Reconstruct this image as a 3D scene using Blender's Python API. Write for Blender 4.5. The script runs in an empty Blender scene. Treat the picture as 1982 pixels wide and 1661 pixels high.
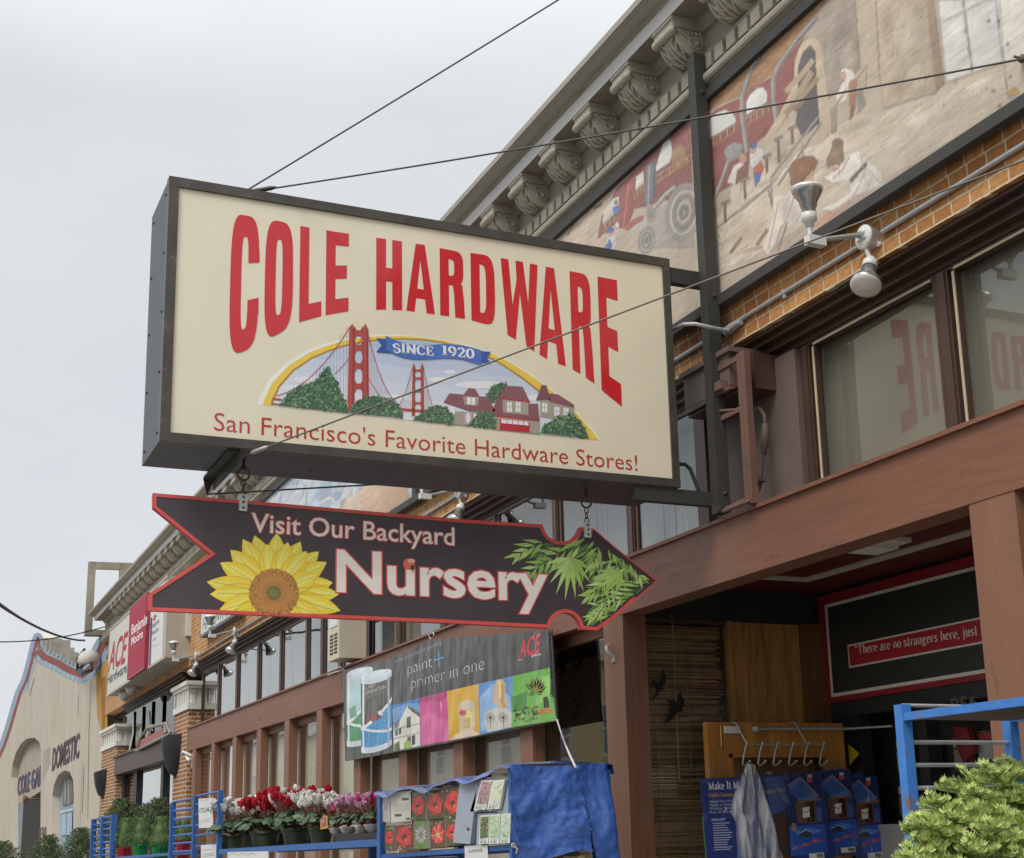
import bpy, math, random
from math import sin, cos, pi, radians, sqrt, atan2
from mathutils import Vector, Matrix
from mathutils.geometry import tessellate_polygon
random.seed(7)
SC = bpy.context.scene
COL = SC.collection
# ------------------------------------------------------------------ camera (solved from the photograph's vanishing points)
CAM = Vector((-4.2, 0.0, 1.6))
FPX, CX, CY = 2706.1, 1041.2, 977.0
YAW, PIT, ROL = radians(24.99), radians(13.18), radians(-1.49)
_f = Vector((sin(YAW)*cos(PIT), cos(YAW)*cos(PIT), sin(PIT)))
_r = Vector((cos(YAW), -sin(YAW), 0))
_u = _r.cross(_f)
RT = _r*cos(ROL) + _u*sin(ROL)
UP = _u*cos(ROL) - _r*sin(ROL)
cd = bpy.data.cameras.new('camera')
cam = bpy.data.objects.new('camera', cd); COL.objects.link(cam)
cam.matrix_world = Matrix(((RT.x, UP.x, -_f.x, CAM.x), (RT.y, UP.y, -_f.y, CAM.y), (RT.z, UP.z, -_f.z, CAM.z), (0, 0, 0, 1)))
cd.sensor_width = 36.0; cd.lens = FPX/1982*36.0
cd.shift_x = (991-CX)/1982; cd.shift_y = (CY-830.5)/1982
cd.clip_end = 2000; cd.clip_start = 0.05
SC.camera = cam
# ------------------------------------------------------------------ overcast daylight
W = bpy.data.worlds.new('World'); SC.world = W; W.use_nodes = True
nt = W.node_tree; nt.nodes.clear()
def wn(t): return nt.nodes.new(t)
SUN_EL, SUN_AZ = radians(52), radians(236)      # azimuth clockwise from +Y: behind the camera, over the street
sky = wn('ShaderNodeTexSky'); sky.sky_type = 'NISHITA'; sky.sun_disc = False
sky.sun_elevation = SUN_EL; sky.sun_rotation = SUN_AZ
tc = wn('ShaderNodeTexCoord'); sep = wn('ShaderNodeSeparateXYZ'); nt.links.new(tc.outputs['Generated'], sep.inputs[0])
mp = wn('ShaderNodeMapping'); mp.inputs['Scale'].default_value = (1.6, 1.6, 4.2); nt.links.new(tc.outputs['Generated'], mp.inputs[0])
nz = wn('ShaderNodeTexNoise'); nz.inputs['Scale'].default_value = 2.3; nz.inputs['Detail'].default_value = 6; nz.inputs['Roughness'].default_value = .55
nt.links.new(mp.outputs[0], nz.inputs[0])
rmp = wn('ShaderNodeValToRGB'); nt.links.new(nz.outputs['Fac'], rmp.inputs[0])
rmp.color_ramp.elements[0].position = .33; rmp.color_ramp.elements[0].color = (6.25, 6.52, 6.85, 1)
rmp.color_ramp.elements[1].position = .68; rmp.color_ramp.elements[1].color = (6.95, 7.1, 7.3, 1)
# an overcast dome is brighter overhead than at the horizon
mr = wn('ShaderNodeMapRange'); mr.inputs[1].default_value = .48; mr.inputs[2].default_value = 1.0
mr.inputs[3].default_value = .84; mr.inputs[4].default_value = 2.5
nt.links.new(sep.outputs['Z'], mr.inputs[0])
mul = wn('ShaderNodeVectorMath'); mul.operation = 'SCALE'
nt.links.new(rmp.outputs[0], mul.inputs[0]); nt.links.new(mr.outputs[0], mul.inputs['Scale'])
mix = wn('ShaderNodeMix'); mix.data_type = 'RGBA'; mix.inputs[0].default_value = .94
nt.links.new(sky.outputs[0], mix.inputs[6]); nt.links.new(mul.outputs[0], mix.inputs[7])
bg = wn('ShaderNodeBackground'); bg.inputs['Strength'].default_value = .1
nt.links.new(mix.outputs[2], bg.inputs[0])
out = wn('ShaderNodeOutputWorld'); nt.links.new(bg.outputs[0], out.inputs[0])
sl = bpy.data.lights.new('sun', 'SUN'); sl.energy = 1.5; sl.angle = radians(25); sl.color = (1, .97, .92)
so = bpy.data.objects.new('sun', sl); COL.objects.link(so)
_sd = Vector((sin(SUN_AZ)*cos(SUN_EL), cos(SUN_AZ)*cos(SUN_EL), sin(SUN_EL)))
so.rotation_euler = (-_sd).to_track_quat('-Z', 'Y').to_euler()
so.location = _sd*60
SC.view_settings.view_transform = 'Standard'; SC.view_settings.look = 'None'
SC.view_settings.exposure = 0.43; SC.view_settings.gamma = 1.0
SC.render.engine = 'CYCLES'
try:
    SC.cycles.max_bounces = 8; SC.cycles.transparent_max_bounces = 16
    SC.cycles.caustics_reflective = False; SC.cycles.caustics_refractive = False
except Exception: pass
# ------------------------------------------------------------------ survey: a point of the photograph on a known plane of the place
def ray(u, v):
    return RT*((u-CX)/FPX) - UP*((v-CY)/FPX) + _f
def ax(u, v, x=0.0):
    d = ray(u, v); return CAM + d*((x-CAM.x)/d.x)
def ay(u, v, y):
    d = ray(u, v); return CAM + d*((y-CAM.y)/d.y)
def az(u, v, z):
    d = ray(u, v); return CAM + d*((z-CAM.z)/d.z)
def apl(u, v, p, n):
    d = ray(u, v); return CAM + d*((Vector(p)-CAM).dot(n)/d.dot(n))
def zoom(s, ox, oy):
    return lambda x, y: (ox+x/s, oy+y/s)
Z1 = zoom(2.678, 260, 320); Z2 = zoom(2.7234, 800, 400); ZA = zoom(1.9243, 270, 900)
Z4 = zoom(3.4596, 850, 0); Z5 = zoom(2.906, 1300, 0); Z6 = zoom(2.517, 1280, 340)
ZB = zoom(2.369, 1150, 960); ZL = zoom(2.7643, 0, 1060); ZM = zoom(3.322, 180, 1060)
ZN = zoom(3.3033, 640, 1180); ZF = zoom(3.146, 150, 1430); ZD = zoom(2.9062, 1300, 1340)
# ------------------------------------------------------------------ colours and materials
def lin(c):
    c /= 255.0
    return c/12.92 if c <= .04045 else ((c+.055)/1.055)**2.4
def rgb(h, k=1.0):
    if isinstance(h, str): h = tuple(int(h[i:i+2], 16) for i in (0, 2, 4))
    return tuple(min(.85, lin(x)*k) for x in h) + (1.0,)
MATS = {}
def mat(name, h, rough=.6, metal=0.0, var=.12, scale=6.0, bump=0.0, bscale=60.0, k=1.0, stretch=(1, 1, 1), spec=.5, dirt=None, coat=0.0, alpha=1.0, trans=0.0):
    if name in MATS: return MATS[name]
    m = bpy.data.materials.new(name); m.use_nodes = True; MATS[name] = m
    t = m.node_tree; b = t.nodes['Principled BSDF']
    b.inputs['Roughness'].default_value = rough; b.inputs['Metallic'].default_value = metal
    b.inputs['Specular IOR Level'].default_value = spec; b.inputs['Coat Weight'].default_value = coat
    b.inputs['Alpha'].default_value = alpha; b.inputs['Transmission Weight'].default_value = trans
    c = rgb(h, k)
    tx = t.nodes.new('ShaderNodeTexCoord'); mpn = t.nodes.new('ShaderNodeMapping'); mpn.inputs['Scale'].default_value = stretch
    t.links.new(tx.outputs['Object'], mpn.inputs[0])
    n = t.nodes.new('ShaderNodeTexNoise'); n.inputs['Scale'].default_value = scale; n.inputs['Detail'].default_value = 7; n.inputs['Roughness'].default_value = .62
    t.links.new(mpn.outputs[0], n.inputs[0])
    r = t.nodes.new('ShaderNodeValToRGB'); t.links.new(n.outputs['Fac'], r.inputs[0])
    r.color_ramp.elements[0].position = .3; r.color_ramp.elements[1].position = .7
    r.color_ramp.elements[0].color = tuple(x*(1-var) for x in c[:3])+(1,)
    r.color_ramp.elements[1].color = tuple(min(.9, x*(1+var)) for x in c[:3])+(1,)
    last = r.outputs[0]
    if dirt:
        n2 = t.nodes.new('ShaderNodeTexNoise'); n2.inputs['Scale'].default_value = dirt[1]; n2.inputs['Detail'].default_value = 9; n2.inputs['Roughness'].default_value = .7
        t.links.new(mpn.outputs[0], n2.inputs[0])
        r2 = t.nodes.new('ShaderNodeValToRGB'); t.links.new(n2.outputs['Fac'], r2.inputs[0])
        r2.color_ramp.elements[0].position = dirt[2]; r2.color_ramp.elements[1].position = dirt[2]+dirt[3]
        mx = t.nodes.new('ShaderNodeMix'); mx.data_type = 'RGBA'
        t.links.new(r2.outputs[0], mx.inputs[0]); t.links.new(last, mx.inputs[6]); mx.inputs[7].default_value = rgb(dirt[0])
        last = mx.outputs[2]
    t.links.new(last, b.inputs['Base Color'])
    if bump:
        n3 = t.nodes.new('ShaderNodeTexNoise'); n3.inputs['Scale'].default_value = bscale; n3.inputs['Detail'].default_value = 5
        t.links.new(mpn.outputs[0], n3.inputs[0])
        bp = t.nodes.new('ShaderNodeBump'); bp.inputs['Strength'].default_value = bump; bp.inputs['Distance'].default_value = .01
        t.links.new(n3.outputs['Fac'], bp.inputs['Height']); t.links.new(bp.outputs[0], b.inputs['Normal'])
    return m
def brick_mat(name, c1, c2, mortar, bw, bh, ms=.008, off=.5, bump=.5):
    m = bpy.data.materials.new(name); m.use_nodes = True; MATS[name] = m
    t = m.node_tree; b = t.nodes['Principled BSDF']; b.inputs['Roughness'].default_value = .85
    g = t.nodes.new('ShaderNodeNewGeometry'); s = t.nodes.new('ShaderNodeSeparateXYZ'); t.links.new(g.outputs['Position'], s.inputs[0])
    a = t.nodes.new('ShaderNodeMath'); a.operation = 'ADD'; t.links.new(s.outputs['X'], a.inputs[0]); t.links.new(s.outputs['Y'], a.inputs[1])
    cb = t.nodes.new('ShaderNodeCombineXYZ'); t.links.new(a.outputs[0], cb.inputs[0]); t.links.new(s.outputs['Z'], cb.inputs[1])
    nn = t.nodes.new('ShaderNodeTexNoise'); nn.inputs['Scale'].default_value = 9; t.links.new(cb.outputs[0], nn.inputs[0])
    vm = t.nodes.new('ShaderNodeVectorMath'); vm.operation = 'MULTIPLY_ADD'; t.links.new(nn.outputs['Color'], vm.inputs[0]); vm.inputs[1].default_value = (.014, .014, 0); t.links.new(cb.outputs[0], vm.inputs[2])
    bt = t.nodes.new('ShaderNodeTexBrick'); t.links.new(vm.outputs[0], bt.inputs[0])
    bt.inputs['Color1'].default_value = rgb(c1); bt.inputs['Color2'].default_value = rgb(c2); bt.inputs['Mortar'].default_value = rgb(mortar)
    bt.inputs['Scale'].default_value = 1.0; bt.inputs['Mortar Size'].default_value = ms; bt.inputs['Mortar Smooth'].default_value = .15
    bt.inputs['Brick Width'].default_value = bw; bt.inputs['Row Height'].default_value = bh; bt.offset = off; bt.inputs['Bias'].default_value = -.1
    n = t.nodes.new('ShaderNodeTexNoise'); n.inputs['Scale'].default_value = 28; n.inputs['Detail'].default_value = 6; n.inputs['Roughness'].default_value = .7; t.links.new(cb.outputs[0], n.inputs[0])
    r = t.nodes.new('ShaderNodeValToRGB'); t.links.new(n.outputs['Fac'], r.inputs[0]); r.color_ramp.elements[0].position = .3; r.color_ramp.elements[0].color = (.6, .55, .5, 1); r.color_ramp.elements[1].position = .62; r.color_ramp.elements[1].color = (1.1, 1.08, 1.05, 1)
    mx = t.nodes.new('ShaderNodeMix'); mx.data_type = 'RGBA'; mx.blend_type = 'MULTIPLY'; mx.inputs[0].default_value = .8
    t.links.new(bt.outputs['Color'], mx.inputs[6]); t.links.new(r.outputs[0], mx.inputs[7]); t.links.new(mx.outputs[2], b.inputs['Base Color'])
    sb = t.nodes.new('ShaderNodeMath'); sb.operation = 'MULTIPLY_ADD'; t.links.new(bt.outputs['Fac'], sb.inputs[0]); sb.inputs[1].default_value = -1.0
    sc2 = t.nodes.new('ShaderNodeMath'); sc2.operation = 'MULTIPLY'; t.links.new(n.outputs['Fac'], sc2.inputs[0]); sc2.inputs[1].default_value = .5; t.links.new(sc2.outputs[0], sb.inputs[2])
    bp = t.nodes.new('ShaderNodeBump'); bp.inputs['Strength'].default_value = bump; bp.inputs['Distance'].default_value = .012
    t.links.new(sb.outputs[0], bp.inputs['Height']); t.links.new(bp.outputs[0], b.inputs['Normal'])
    return m
def fresnel(t):
    """thin pane: the same reflectance from both sides"""
    fr = t.nodes.new('ShaderNodeFresnel'); ge = t.nodes.new('ShaderNodeNewGeometry'); m = t.nodes.new('ShaderNodeMath'); m.operation = 'MULTIPLY_ADD'
    t.links.new(ge.outputs['Backfacing'], m.inputs[0]); m.inputs[1].default_value = 1/1.5-1.5; m.inputs[2].default_value = 1.5; t.links.new(m.outputs[0], fr.inputs[0]); return fr
def glass_mat(name, tint='f2f5f3', rough=.02, gain=1.9, base=.0):
    m = bpy.data.materials.new(name); m.use_nodes = True; MATS[name] = m
    t = m.node_tree; t.nodes.clear()
    o = t.nodes.new('ShaderNodeOutputMaterial'); mx = t.nodes.new('ShaderNodeMixShader')
    tr = t.nodes.new('ShaderNodeBsdfTransparent'); tr.inputs[0].default_value = rgb(tint, 1.2)
    gl = t.nodes.new('ShaderNodeBsdfGlossy'); gl.inputs['Roughness'].default_value = rough; gl.inputs[0].default_value = (.95, .97, .96, 1)
    fr = fresnel(t)
    ma = t.nodes.new('ShaderNodeMath'); ma.operation = 'MULTIPLY_ADD'; ma.use_clamp = True; ma.inputs[1].default_value = gain; ma.inputs[2].default_value = base
    t.links.new(fr.outputs[0], ma.inputs[0]); t.links.new(ma.outputs[0], mx.inputs[0])
    tx = t.nodes.new('ShaderNodeTexCoord'); n = t.nodes.new('ShaderNodeTexNoise'); n.inputs['Scale'].default_value = 1.3; n.inputs['Detail'].default_value = 1
    t.links.new(tx.outputs['Object'], n.inputs[0]); bp = t.nodes.new('ShaderNodeBump'); bp.inputs['Strength'].default_value = .05; bp.inputs['Distance'].default_value = .05
    t.links.new(n.outputs['Fac'], bp.inputs['Height']); t.links.new(bp.outputs[0], gl.inputs['Normal'])
    t.links.new(tr.outputs[0], mx.inputs[1]); t.links.new(gl.outputs[0], mx.inputs[2]); t.links.new(mx.outputs[0], o.inputs[0])
    return m
def art_mat(name, rough=.5, var=.06, scale=30, coat=0.0, spec=.5, bump=0.0, bscale=80, stretch=(1, 1, 1), k=1.0, bd=.01):
    """printed or painted surface: the colour of each patch of paint sits in the attribute Col"""
    if name in MATS: return MATS[name]
    m = bpy.data.materials.new(name); m.use_nodes = True; MATS[name] = m
    t = m.node_tree; b = t.nodes['Principled BSDF']; b.inputs['Roughness'].default_value = rough
    b.inputs['Coat Weight'].default_value = coat; b.inputs['Coat Roughness'].default_value = .06; b.inputs['Specular IOR Level'].default_value = spec
    a = t.nodes.new('ShaderNodeAttribute'); a.attribute_name = 'Col'
    tx = t.nodes.new('ShaderNodeTexCoord'); mpn = t.nodes.new('ShaderNodeMapping'); mpn.inputs['Scale'].default_value = stretch; t.links.new(tx.outputs['Object'], mpn.inputs[0])
    n = t.nodes.new('ShaderNodeTexNoise'); n.inputs['Scale'].default_value = scale; n.inputs['Detail'].default_value = 7; n.inputs['Roughness'].default_value = .65; t.links.new(mpn.outputs[0], n.inputs[0])
    r = t.nodes.new('ShaderNodeMapRange'); r.inputs[1].default_value = .3; r.inputs[2].default_value = .7; r.inputs[3].default_value = k*(1-var); r.inputs[4].default_value = k*(1+var); t.links.new(n.outputs['Fac'], r.inputs[0])
    vm = t.nodes.new('ShaderNodeVectorMath'); vm.operation = 'SCALE'; t.links.new(a.outputs['Color'], vm.inputs[0]); t.links.new(r.outputs[0], vm.inputs['Scale'])
    t.links.new(vm.outputs[0], b.inputs['Base Color'])
    if bump:
        n3 = t.nodes.new('ShaderNodeTexNoise'); n3.inputs['Scale'].default_value = bscale; n3.inputs['Detail'].default_value = 4 if bd < .02 else 1; t.links.new(mpn.outputs[0], n3.inputs[0])
        bp = t.nodes.new('ShaderNodeBump'); bp.inputs['Strength'].default_value = bump; bp.inputs['Distance'].default_value = bd
        t.links.new(n3.outputs['Fac'], bp.inputs['Height']); t.links.new(bp.outputs[0], b.inputs['Normal'])
    return m
# ------------------------------------------------------------------ object helpers
ORG = {}
def thing(name, label, cat, loc, group=None):
    o = bpy.data.objects.new(name, None); COL.objects.link(o); o.location = loc
    o.empty_display_size = .1
    o['label'] = label; o['category'] = cat
    if group: o['group'] = group
    ORG[o.name] = Vector(loc); return o
def tag(o, label, cat, group=None):
    o['label'] = label; o['category'] = cat
    if group: o['group'] = group
    return o
class MB:
    def __init__(s): s.v = []; s.f = []; s.c = []; s.sm = []; s.mi = []
    def face(s, pts, c=None, smooth=False, mi=0):
        i = len(s.v); s.v += [Vector(p) for p in pts]; s.f.append(list(range(i, i+len(pts)))); s.c.append(c); s.sm.append(smooth); s.mi.append(mi)
    def mesh(s, vs, fs, c=None, smooth=False, mi=0):
        i = len(s.v); s.v += [Vector(p) for p in vs]
        for f in fs: s.f.append([j+i for j in f]); s.c.append(c); s.sm.append(smooth); s.mi.append(mi)
    def box(s, x0, x1, y0, y1, z0, z1, c=None, mi=0):
        v = [(x, y, z) for x in (x0, x1) for y in (y0, y1) for z in (z0, z1)]
        s.mesh(v, [(0, 1, 3, 2), (4, 6, 7, 5), (0, 4, 5, 1), (2, 3, 7, 6), (0, 2, 6, 4), (1, 5, 7, 3)], c, mi=mi)
    def obox(s, o, a, b, d, c=None, mi=0):
        o, a, b, d = map(Vector, (o, a, b, d))
        v = [o+a*i+b*j+d*k for i in (0, 1) for j in (0, 1) for k in (0, 1)]
        s.mesh(v, [(0, 1, 3, 2), (4, 6, 7, 5), (0, 4, 5, 1), (2, 3, 7, 6), (0, 2, 6, 4), (1, 5, 7, 3)], c, mi=mi)
    def prism(s, pts, d, c=None, mi=0):
        """closed outline (3-D points in one plane) pushed along d"""
        pts = [Vector(p) for p in pts]; d = Vector(d); n = len(pts)
        tri = tessellate_polygon([pts])
        s.mesh(pts+[p+d for p in pts], [tuple(t) for t in tri]+[tuple(i+n for i in reversed(t)) for t in tri]+[(i, (i+1) % n, (i+1) % n+n, i+n) for i in range(n)], c, mi=mi)
    def tube(s, path, r, n=8, c=None, caps=True, mi=0):
        path = [Vector(p) for p in path]; rs = r if isinstance(r, (list, tuple)) else [r]*len(path)
        vs = []; prev = None
        for i, p in enumerate(path):
            d = (path[min(i+1, len(path)-1)]-path[max(i-1, 0)]).normalized()
            if prev is None:
                a = d.cross(Vector((0, 0, 1)) if abs(d.z) < .9 else Vector((1, 0, 0))).normalized()
            else:
                a = (prev-d*prev.dot(d)); a = a.normalized() if a.length > 1e-6 else d.orthogonal().normalized()
            prev = a; b = d.cross(a)
            vs += [p+(a*cos(2*pi*k/n)+b*sin(2*pi*k/n))*rs[i] for k in range(n)]
        m = len(path)
        fs = [(i*n+k, i*n+(k+1) % n, (i+1)*n+(k+1) % n, (i+1)*n+k) for i in range(m-1) for k in range(n)]
        s.mesh(vs, fs, c, True, mi)
        if caps:
            s.mesh(vs[:n], [tuple(range(n))], c, mi=mi); s.mesh(vs[-n:], [tuple(range(n))], c, mi=mi)
    def lathe(s, o, d, prof, n=20, c=None, mi=0):
        """prof: (radius, distance along d)"""
        o = Vector(o); d = Vector(d).normalized(); a = d.orthogonal().normalized(); b = d.cross(a)
        vs = [o+d*h+(a*cos(2*pi*k/n)+b*sin(2*pi*k/n))*r for r, h in prof for k in range(n)]
        fs = [(i*n+k, i*n+(k+1) % n, (i+1)*n+(k+1) % n, (i+1)*n+k) for i in range(len(prof)-1) for k in range(n)]
        s.mesh(vs, fs, c, True, mi)
    def loft(s, rings, c=None, smooth=True, close=True, mi=0):
        n = len(rings[0]); vs = [Vector(p) for r in rings for p in r]
        e = n if close else n-1
        s.mesh(vs, [(i*n+k, i*n+(k+1) % n, (i+1)*n+(k+1) % n, (i+1)*n+k) for i in range(len(rings)-1) for k in range(e)], c, smooth, mi)
    def sweep(s, prof, y0, y1, c=None, mi=0, cap=True):
        """profile in (x, z) run along y"""
        n = len(prof); a = [Vector((x, y0, z)) for x, z in prof]; b = [Vector((x, y1, z)) for x, z in prof]
        s.mesh(a+b, [(i, i+1, i+1+n, i+n) for i in range(n-1)], c, mi=mi)
    def build(s, name, m, parent=None, kind=None, base=None):
        me = bpy.data.meshes.new(name)
        if parent is not None:
            org = ORG[parent.name]
        elif base is not None: org = Vector(base)
        else:
            xs = [p.x for p in s.v]; ys = [p.y for p in s.v]; zs = [p.z for p in s.v]
            org = Vector(((min(xs)+max(xs))/2, (min(ys)+max(ys))/2, min(zs)))
        me.from_pydata([tuple(p-org) for p in s.v], [], s.f)
        for mm in (m if isinstance(m, (list, tuple)) else [m]): me.materials.append(mm)
        me.polygons.foreach_set('use_smooth', s.sm)
        me.polygons.foreach_set('material_index', s.mi)
        if any(c is not None for c in s.c):
            at_ = me.color_attributes.new('Col', 'FLOAT_COLOR', 'CORNER'); buf = []
            for f, c in zip(s.f, s.c): buf += list(c or (.5, .5, .5, 1))*len(f)
            at_.data.foreach_set('color', buf)
        me.update()
        o = bpy.data.objects.new(name, me); COL.objects.link(o)
        if parent is not None: o.parent = parent
        else: o.location = org
        ORG[o.name] = org
        if kind: o['kind'] = kind
        return o
def copy_tree(o, delta, label=None, parent=None):
    c = o.copy(); COL.objects.link(c)
    if parent is not None: c.parent = parent
    else:
        c.location = o.location + Vector(delta)
        if label: c['label'] = label
    for ch in list(o.children): copy_tree(ch, delta, None, c)
    return c
_TXT = {}
def text_mesh(body, off=0.0, shear=0.0, res=3):
    k = (body, off, shear)
    if k in _TXT: return _TXT[k]
    cu = bpy.data.curves.new('t', 'FONT'); cu.body = body; cu.offset = off; cu.shear = shear; cu.resolution_u = res; cu.size = 1
    ob = bpy.data.objects.new('t', cu); me = ob.to_mesh()
    r = ([tuple(v.co) for v in me.vertices], [tuple(p.vertices) for p in me.polygons])
    ob.to_mesh_clear(); bpy.data.objects.remove(ob); bpy.data.curves.remove(cu)
    # neighbouring glyphs may touch: number the islands so that they can lie a hair apart
    par = list(range(len(r[0])))
    def find(i):
        while par[i] != i: par[i] = par[par[i]]; i = par[i]
        return i
    for f in r[1]:
        for j in f[1:]: par[find(j)] = find(f[0])
    x0 = {}
    for i, v in enumerate(r[0]): q = find(i); x0[q] = min(x0.get(q, 1e9), v[0])
    order = {q: n for n, q in enumerate(sorted(x0, key=x0.get))}
    r = (r[0], r[1], [order[find(i)] % 4 for i in range(len(r[0]))])
    _TXT[k] = r; return r
class Art(MB):
    """flat artwork on a plane: patches of paint in thin layers. P maps photograph points onto the plane, n is the way it faces"""
    def __init__(s, P, n, step=.0008): super().__init__(); s.P = P; s.n = Vector(n).normalized(); s.L = 0; s.step = step; s.col = {}
    def lay(s, p): return Vector(p)+s.n*(s.L*s.step)
    def poly(s, pts, col, L=None, z=None, k=1.0):
        if L is not None: s.L = L
        q = [s.lay(s.P(*(z(*p) if z else p))) for p in pts]
        s.poly3(q, rgb(col, k))
    def poly3(s, q, c):
        for t in tessellate_polygon([q]):
            p = [q[i] for i in t]
            if (p[1]-p[0]).cross(p[2]-p[0]).dot(s.n) < 0: p.reverse()
            s.face(p, c)
    def line(s, pts, w, col, L=None, z=None, k=1.0):
        """stroke of width w (photograph pixels)"""
        if z: pts = [z(*p) for p in pts]
        if L is not None: s.L = L
        c = rgb(col, k); n = len(pts); l = []; r = []
        for i in range(n):
            a = pts[max(i-1, 0)]; b = pts[min(i+1, n-1)]; dx, dy = b[0]-a[0], b[1]-a[1]; d = sqrt(dx*dx+dy*dy) or 1
            ww = (w[i] if isinstance(w, (list, tuple)) else w)/2
            l.append((pts[i][0]-dy/d*ww, pts[i][1]+dx/d*ww)); r.append((pts[i][0]+dy/d*ww, pts[i][1]-dx/d*ww))
        for i in range(n-1):
            s.poly3([s.lay(s.P(*p)) for p in (l[i], l[i+1], r[i+1], r[i])], c)
    def disc(s, cx, cy, rx, ry, col, L=None, z=None, n=20, a0=0, a1=2*pi, k=1.0):
        s.poly([(cx+rx*cos(a0+(a1-a0)*i/n), cy+ry*sin(a0+(a1-a0)*i/n)) for i in range(n+(0 if a1-a0 > 6.28 else 1))], col, L, z, k)
    def text(s, body, b0, b1, t0, col, L=None, off=0.0, shear=0.0, z=None, cap=None, k=1.0, ref=None):
        """baseline from b0 to b1 (ends of the ink), cap height up to t0 above b0"""
        if z: b0, b1, t0 = z(*b0), z(*b1), z(*t0)
        if L is not None: s.L = L
        A, B, T = s.P(*b0), s.P(*b1), s.P(*t0)
        v0 = text_mesh(body, 0.0, shear)[0]; v, f, isl = text_mesh(body, off, shear)
        if not v0: return
        x0 = min(p[0] for p in v0); x1 = max(p[0] for p in v0)
        h = cap or .69
        ex = (B-A)/(x1-x0); up = T-A
        e = ex.normalized(); up = (up-e*up.dot(e))/h
        pts = [s.lay(A+ex*(p[0]-x0)+up*p[1])+s.n*(s.step*.17*k_) for p, k_ in zip(v, isl)]; c = rgb(col, k)
        fl = []
        for t in f:
            p = [pts[i] for i in t]
            fl.append(t if (p[1]-p[0]).cross(p[2]-p[0]).dot(s.n) >= 0 else tuple(reversed(t)))
        s.mesh(pts, fl, c)
# ================================================================== materials of the place
M = {}
M['brick'] = brick_mat('orange_brick', 'c79158', 'a26a38', 'd6c8aa', .1235, .0655, .0048, .12)
M['pbrick'] = brick_mat('pier_brick', 'a97443', '80512c', 'd3c7b2', .215, .066, .0075, .5)
M['brown'] = mat('brown_paint', '7f5541', .5, var=.14, scale=3, bump=.4, bscale=22, stretch=(1, .18, 1), dirt=('4f3327', 11, .60, .14))
M['brown2'] = mat('pillar_paint', '845c47', .5, var=.14, scale=3, bump=.4, bscale=30, stretch=(1, 1, .15), dirt=('573a2c', 8, .60, .14))
M['trim'] = mat('dark_brown_trim', '4a362b', .45, var=.2, scale=9, bump=.3, bscale=40, stretch=(1, .3, .6), dirt=('7d675c', 38, .68, .1))
M['panelbrown'] = mat('mauve_brown_panel', '6c5c55', .6, var=.1, scale=4, bump=.15, dirt=('4e3f3b', 6, .6, .25))
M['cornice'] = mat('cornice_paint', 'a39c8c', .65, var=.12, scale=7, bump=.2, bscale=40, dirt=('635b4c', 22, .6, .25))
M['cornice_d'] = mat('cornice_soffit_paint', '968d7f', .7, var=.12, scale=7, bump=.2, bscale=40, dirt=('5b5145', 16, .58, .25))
M['crown'] = mat('gutter_paint', 'a5a091', .55, var=.12, scale=5, bump=.15, stretch=(1, .2, 1), dirt=('5c574c', 18, .6, .25))
M['fascia'] = mat('fascia_paint', 'dededa', .5, var=.06, scale=5, stretch=(1, .3, 1), dirt=('8a877d', 30, .66, .2))
M['black'] = mat('black_metal', '383733', .62, metal=.0, var=.12, scale=8, bump=.1, dirt=('5e574c', 25, .66, .15))
M['blackpaint'] = mat('black_paint', '202222', .45, var=.15, scale=10)
M['steel'] = mat('galvanised', 'a9abaa', .42, metal=.25, var=.12, scale=14, dirt=('6f6a61', 40, .66, .15))
M['white'] = mat('white_paint', 'dcdbd4', .5, var=.05, scale=10, dirt=('a59f90', 30, .66, .2))
M['glass'] = glass_mat('window_glass')
M['dimglass'] = glass_mat('dim_glass', 'e6e8e0', .03, .8, .01)
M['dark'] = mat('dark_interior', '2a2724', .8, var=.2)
M['wood'] = mat('varnished_wood', 'b47c3e', .35, var=.25, scale=5, stretch=(6, 6, .5), bump=.1, dirt=('5a3818', 9, .6, .3))
M['rust'] = mat('rusty_iron', '6d5346', .7, var=.2, scale=20)
# ================================================================== ground
g = MB(); g.face([(-400, -300, -.16), (400, -300, -.16), (400, 700, -.16), (-400, 700, -.16)]); g.build('ground', mat('earth', '6b665c', .9), kind='structure')
g = MB(); g.face([(-16.3, -200, -.152), (-4.6, -200, -.152), (-4.6, 400, -.152), (-16.3, 400, -.152)]); g.build('road', mat('asphalt', '4a4a4b', .9, var=.15, scale=3), kind='structure')
g = MB(); g.box(-4.6, 6, -60, 160, -.155, 0); g.build('pavement', mat('concrete_paving', '8f8b83', .85, var=.1, scale=2), kind='structure')
g = MB(); g.box(-20.5, -16.3, -60, 260, -.155, -.01); g.build('far_pavement', mat('concrete_paving', '8f8b83', .85), kind='structure')
# ================================================================== the shop building
BX = .08                                     # face of the brickwork
YE = 32.2
bl = thing('shop_building', 'long orange brick shop front with grey bracketed cornice and brown timber ground floor', 'shop building', (0, 14, 0))
b = MB()
b.box(BX, 7, -8, 31.75, 4.31, 6.43)          # upper wall
b.box(.9, 7, -8, 31.75, 6.43, 6.9)
b.build('brick_wall', M['brick'], bl)
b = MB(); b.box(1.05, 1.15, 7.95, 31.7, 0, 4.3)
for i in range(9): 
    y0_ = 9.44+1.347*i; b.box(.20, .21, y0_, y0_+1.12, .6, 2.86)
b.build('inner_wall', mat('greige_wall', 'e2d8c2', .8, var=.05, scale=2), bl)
b = MB(); b.box(.3, 1.05, 7.95, 31.7, 4.2, 4.3); b.box(.26, 1.05, 8.0, 31.7, 3.0, 3.26); b.box(1.05, 7, 31.4, 31.75, 0, 4.31); b.box(6.6, 7, -8, 31.7, 0, 4.3); b.build('inner_floor', M['dark'], bl)
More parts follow.
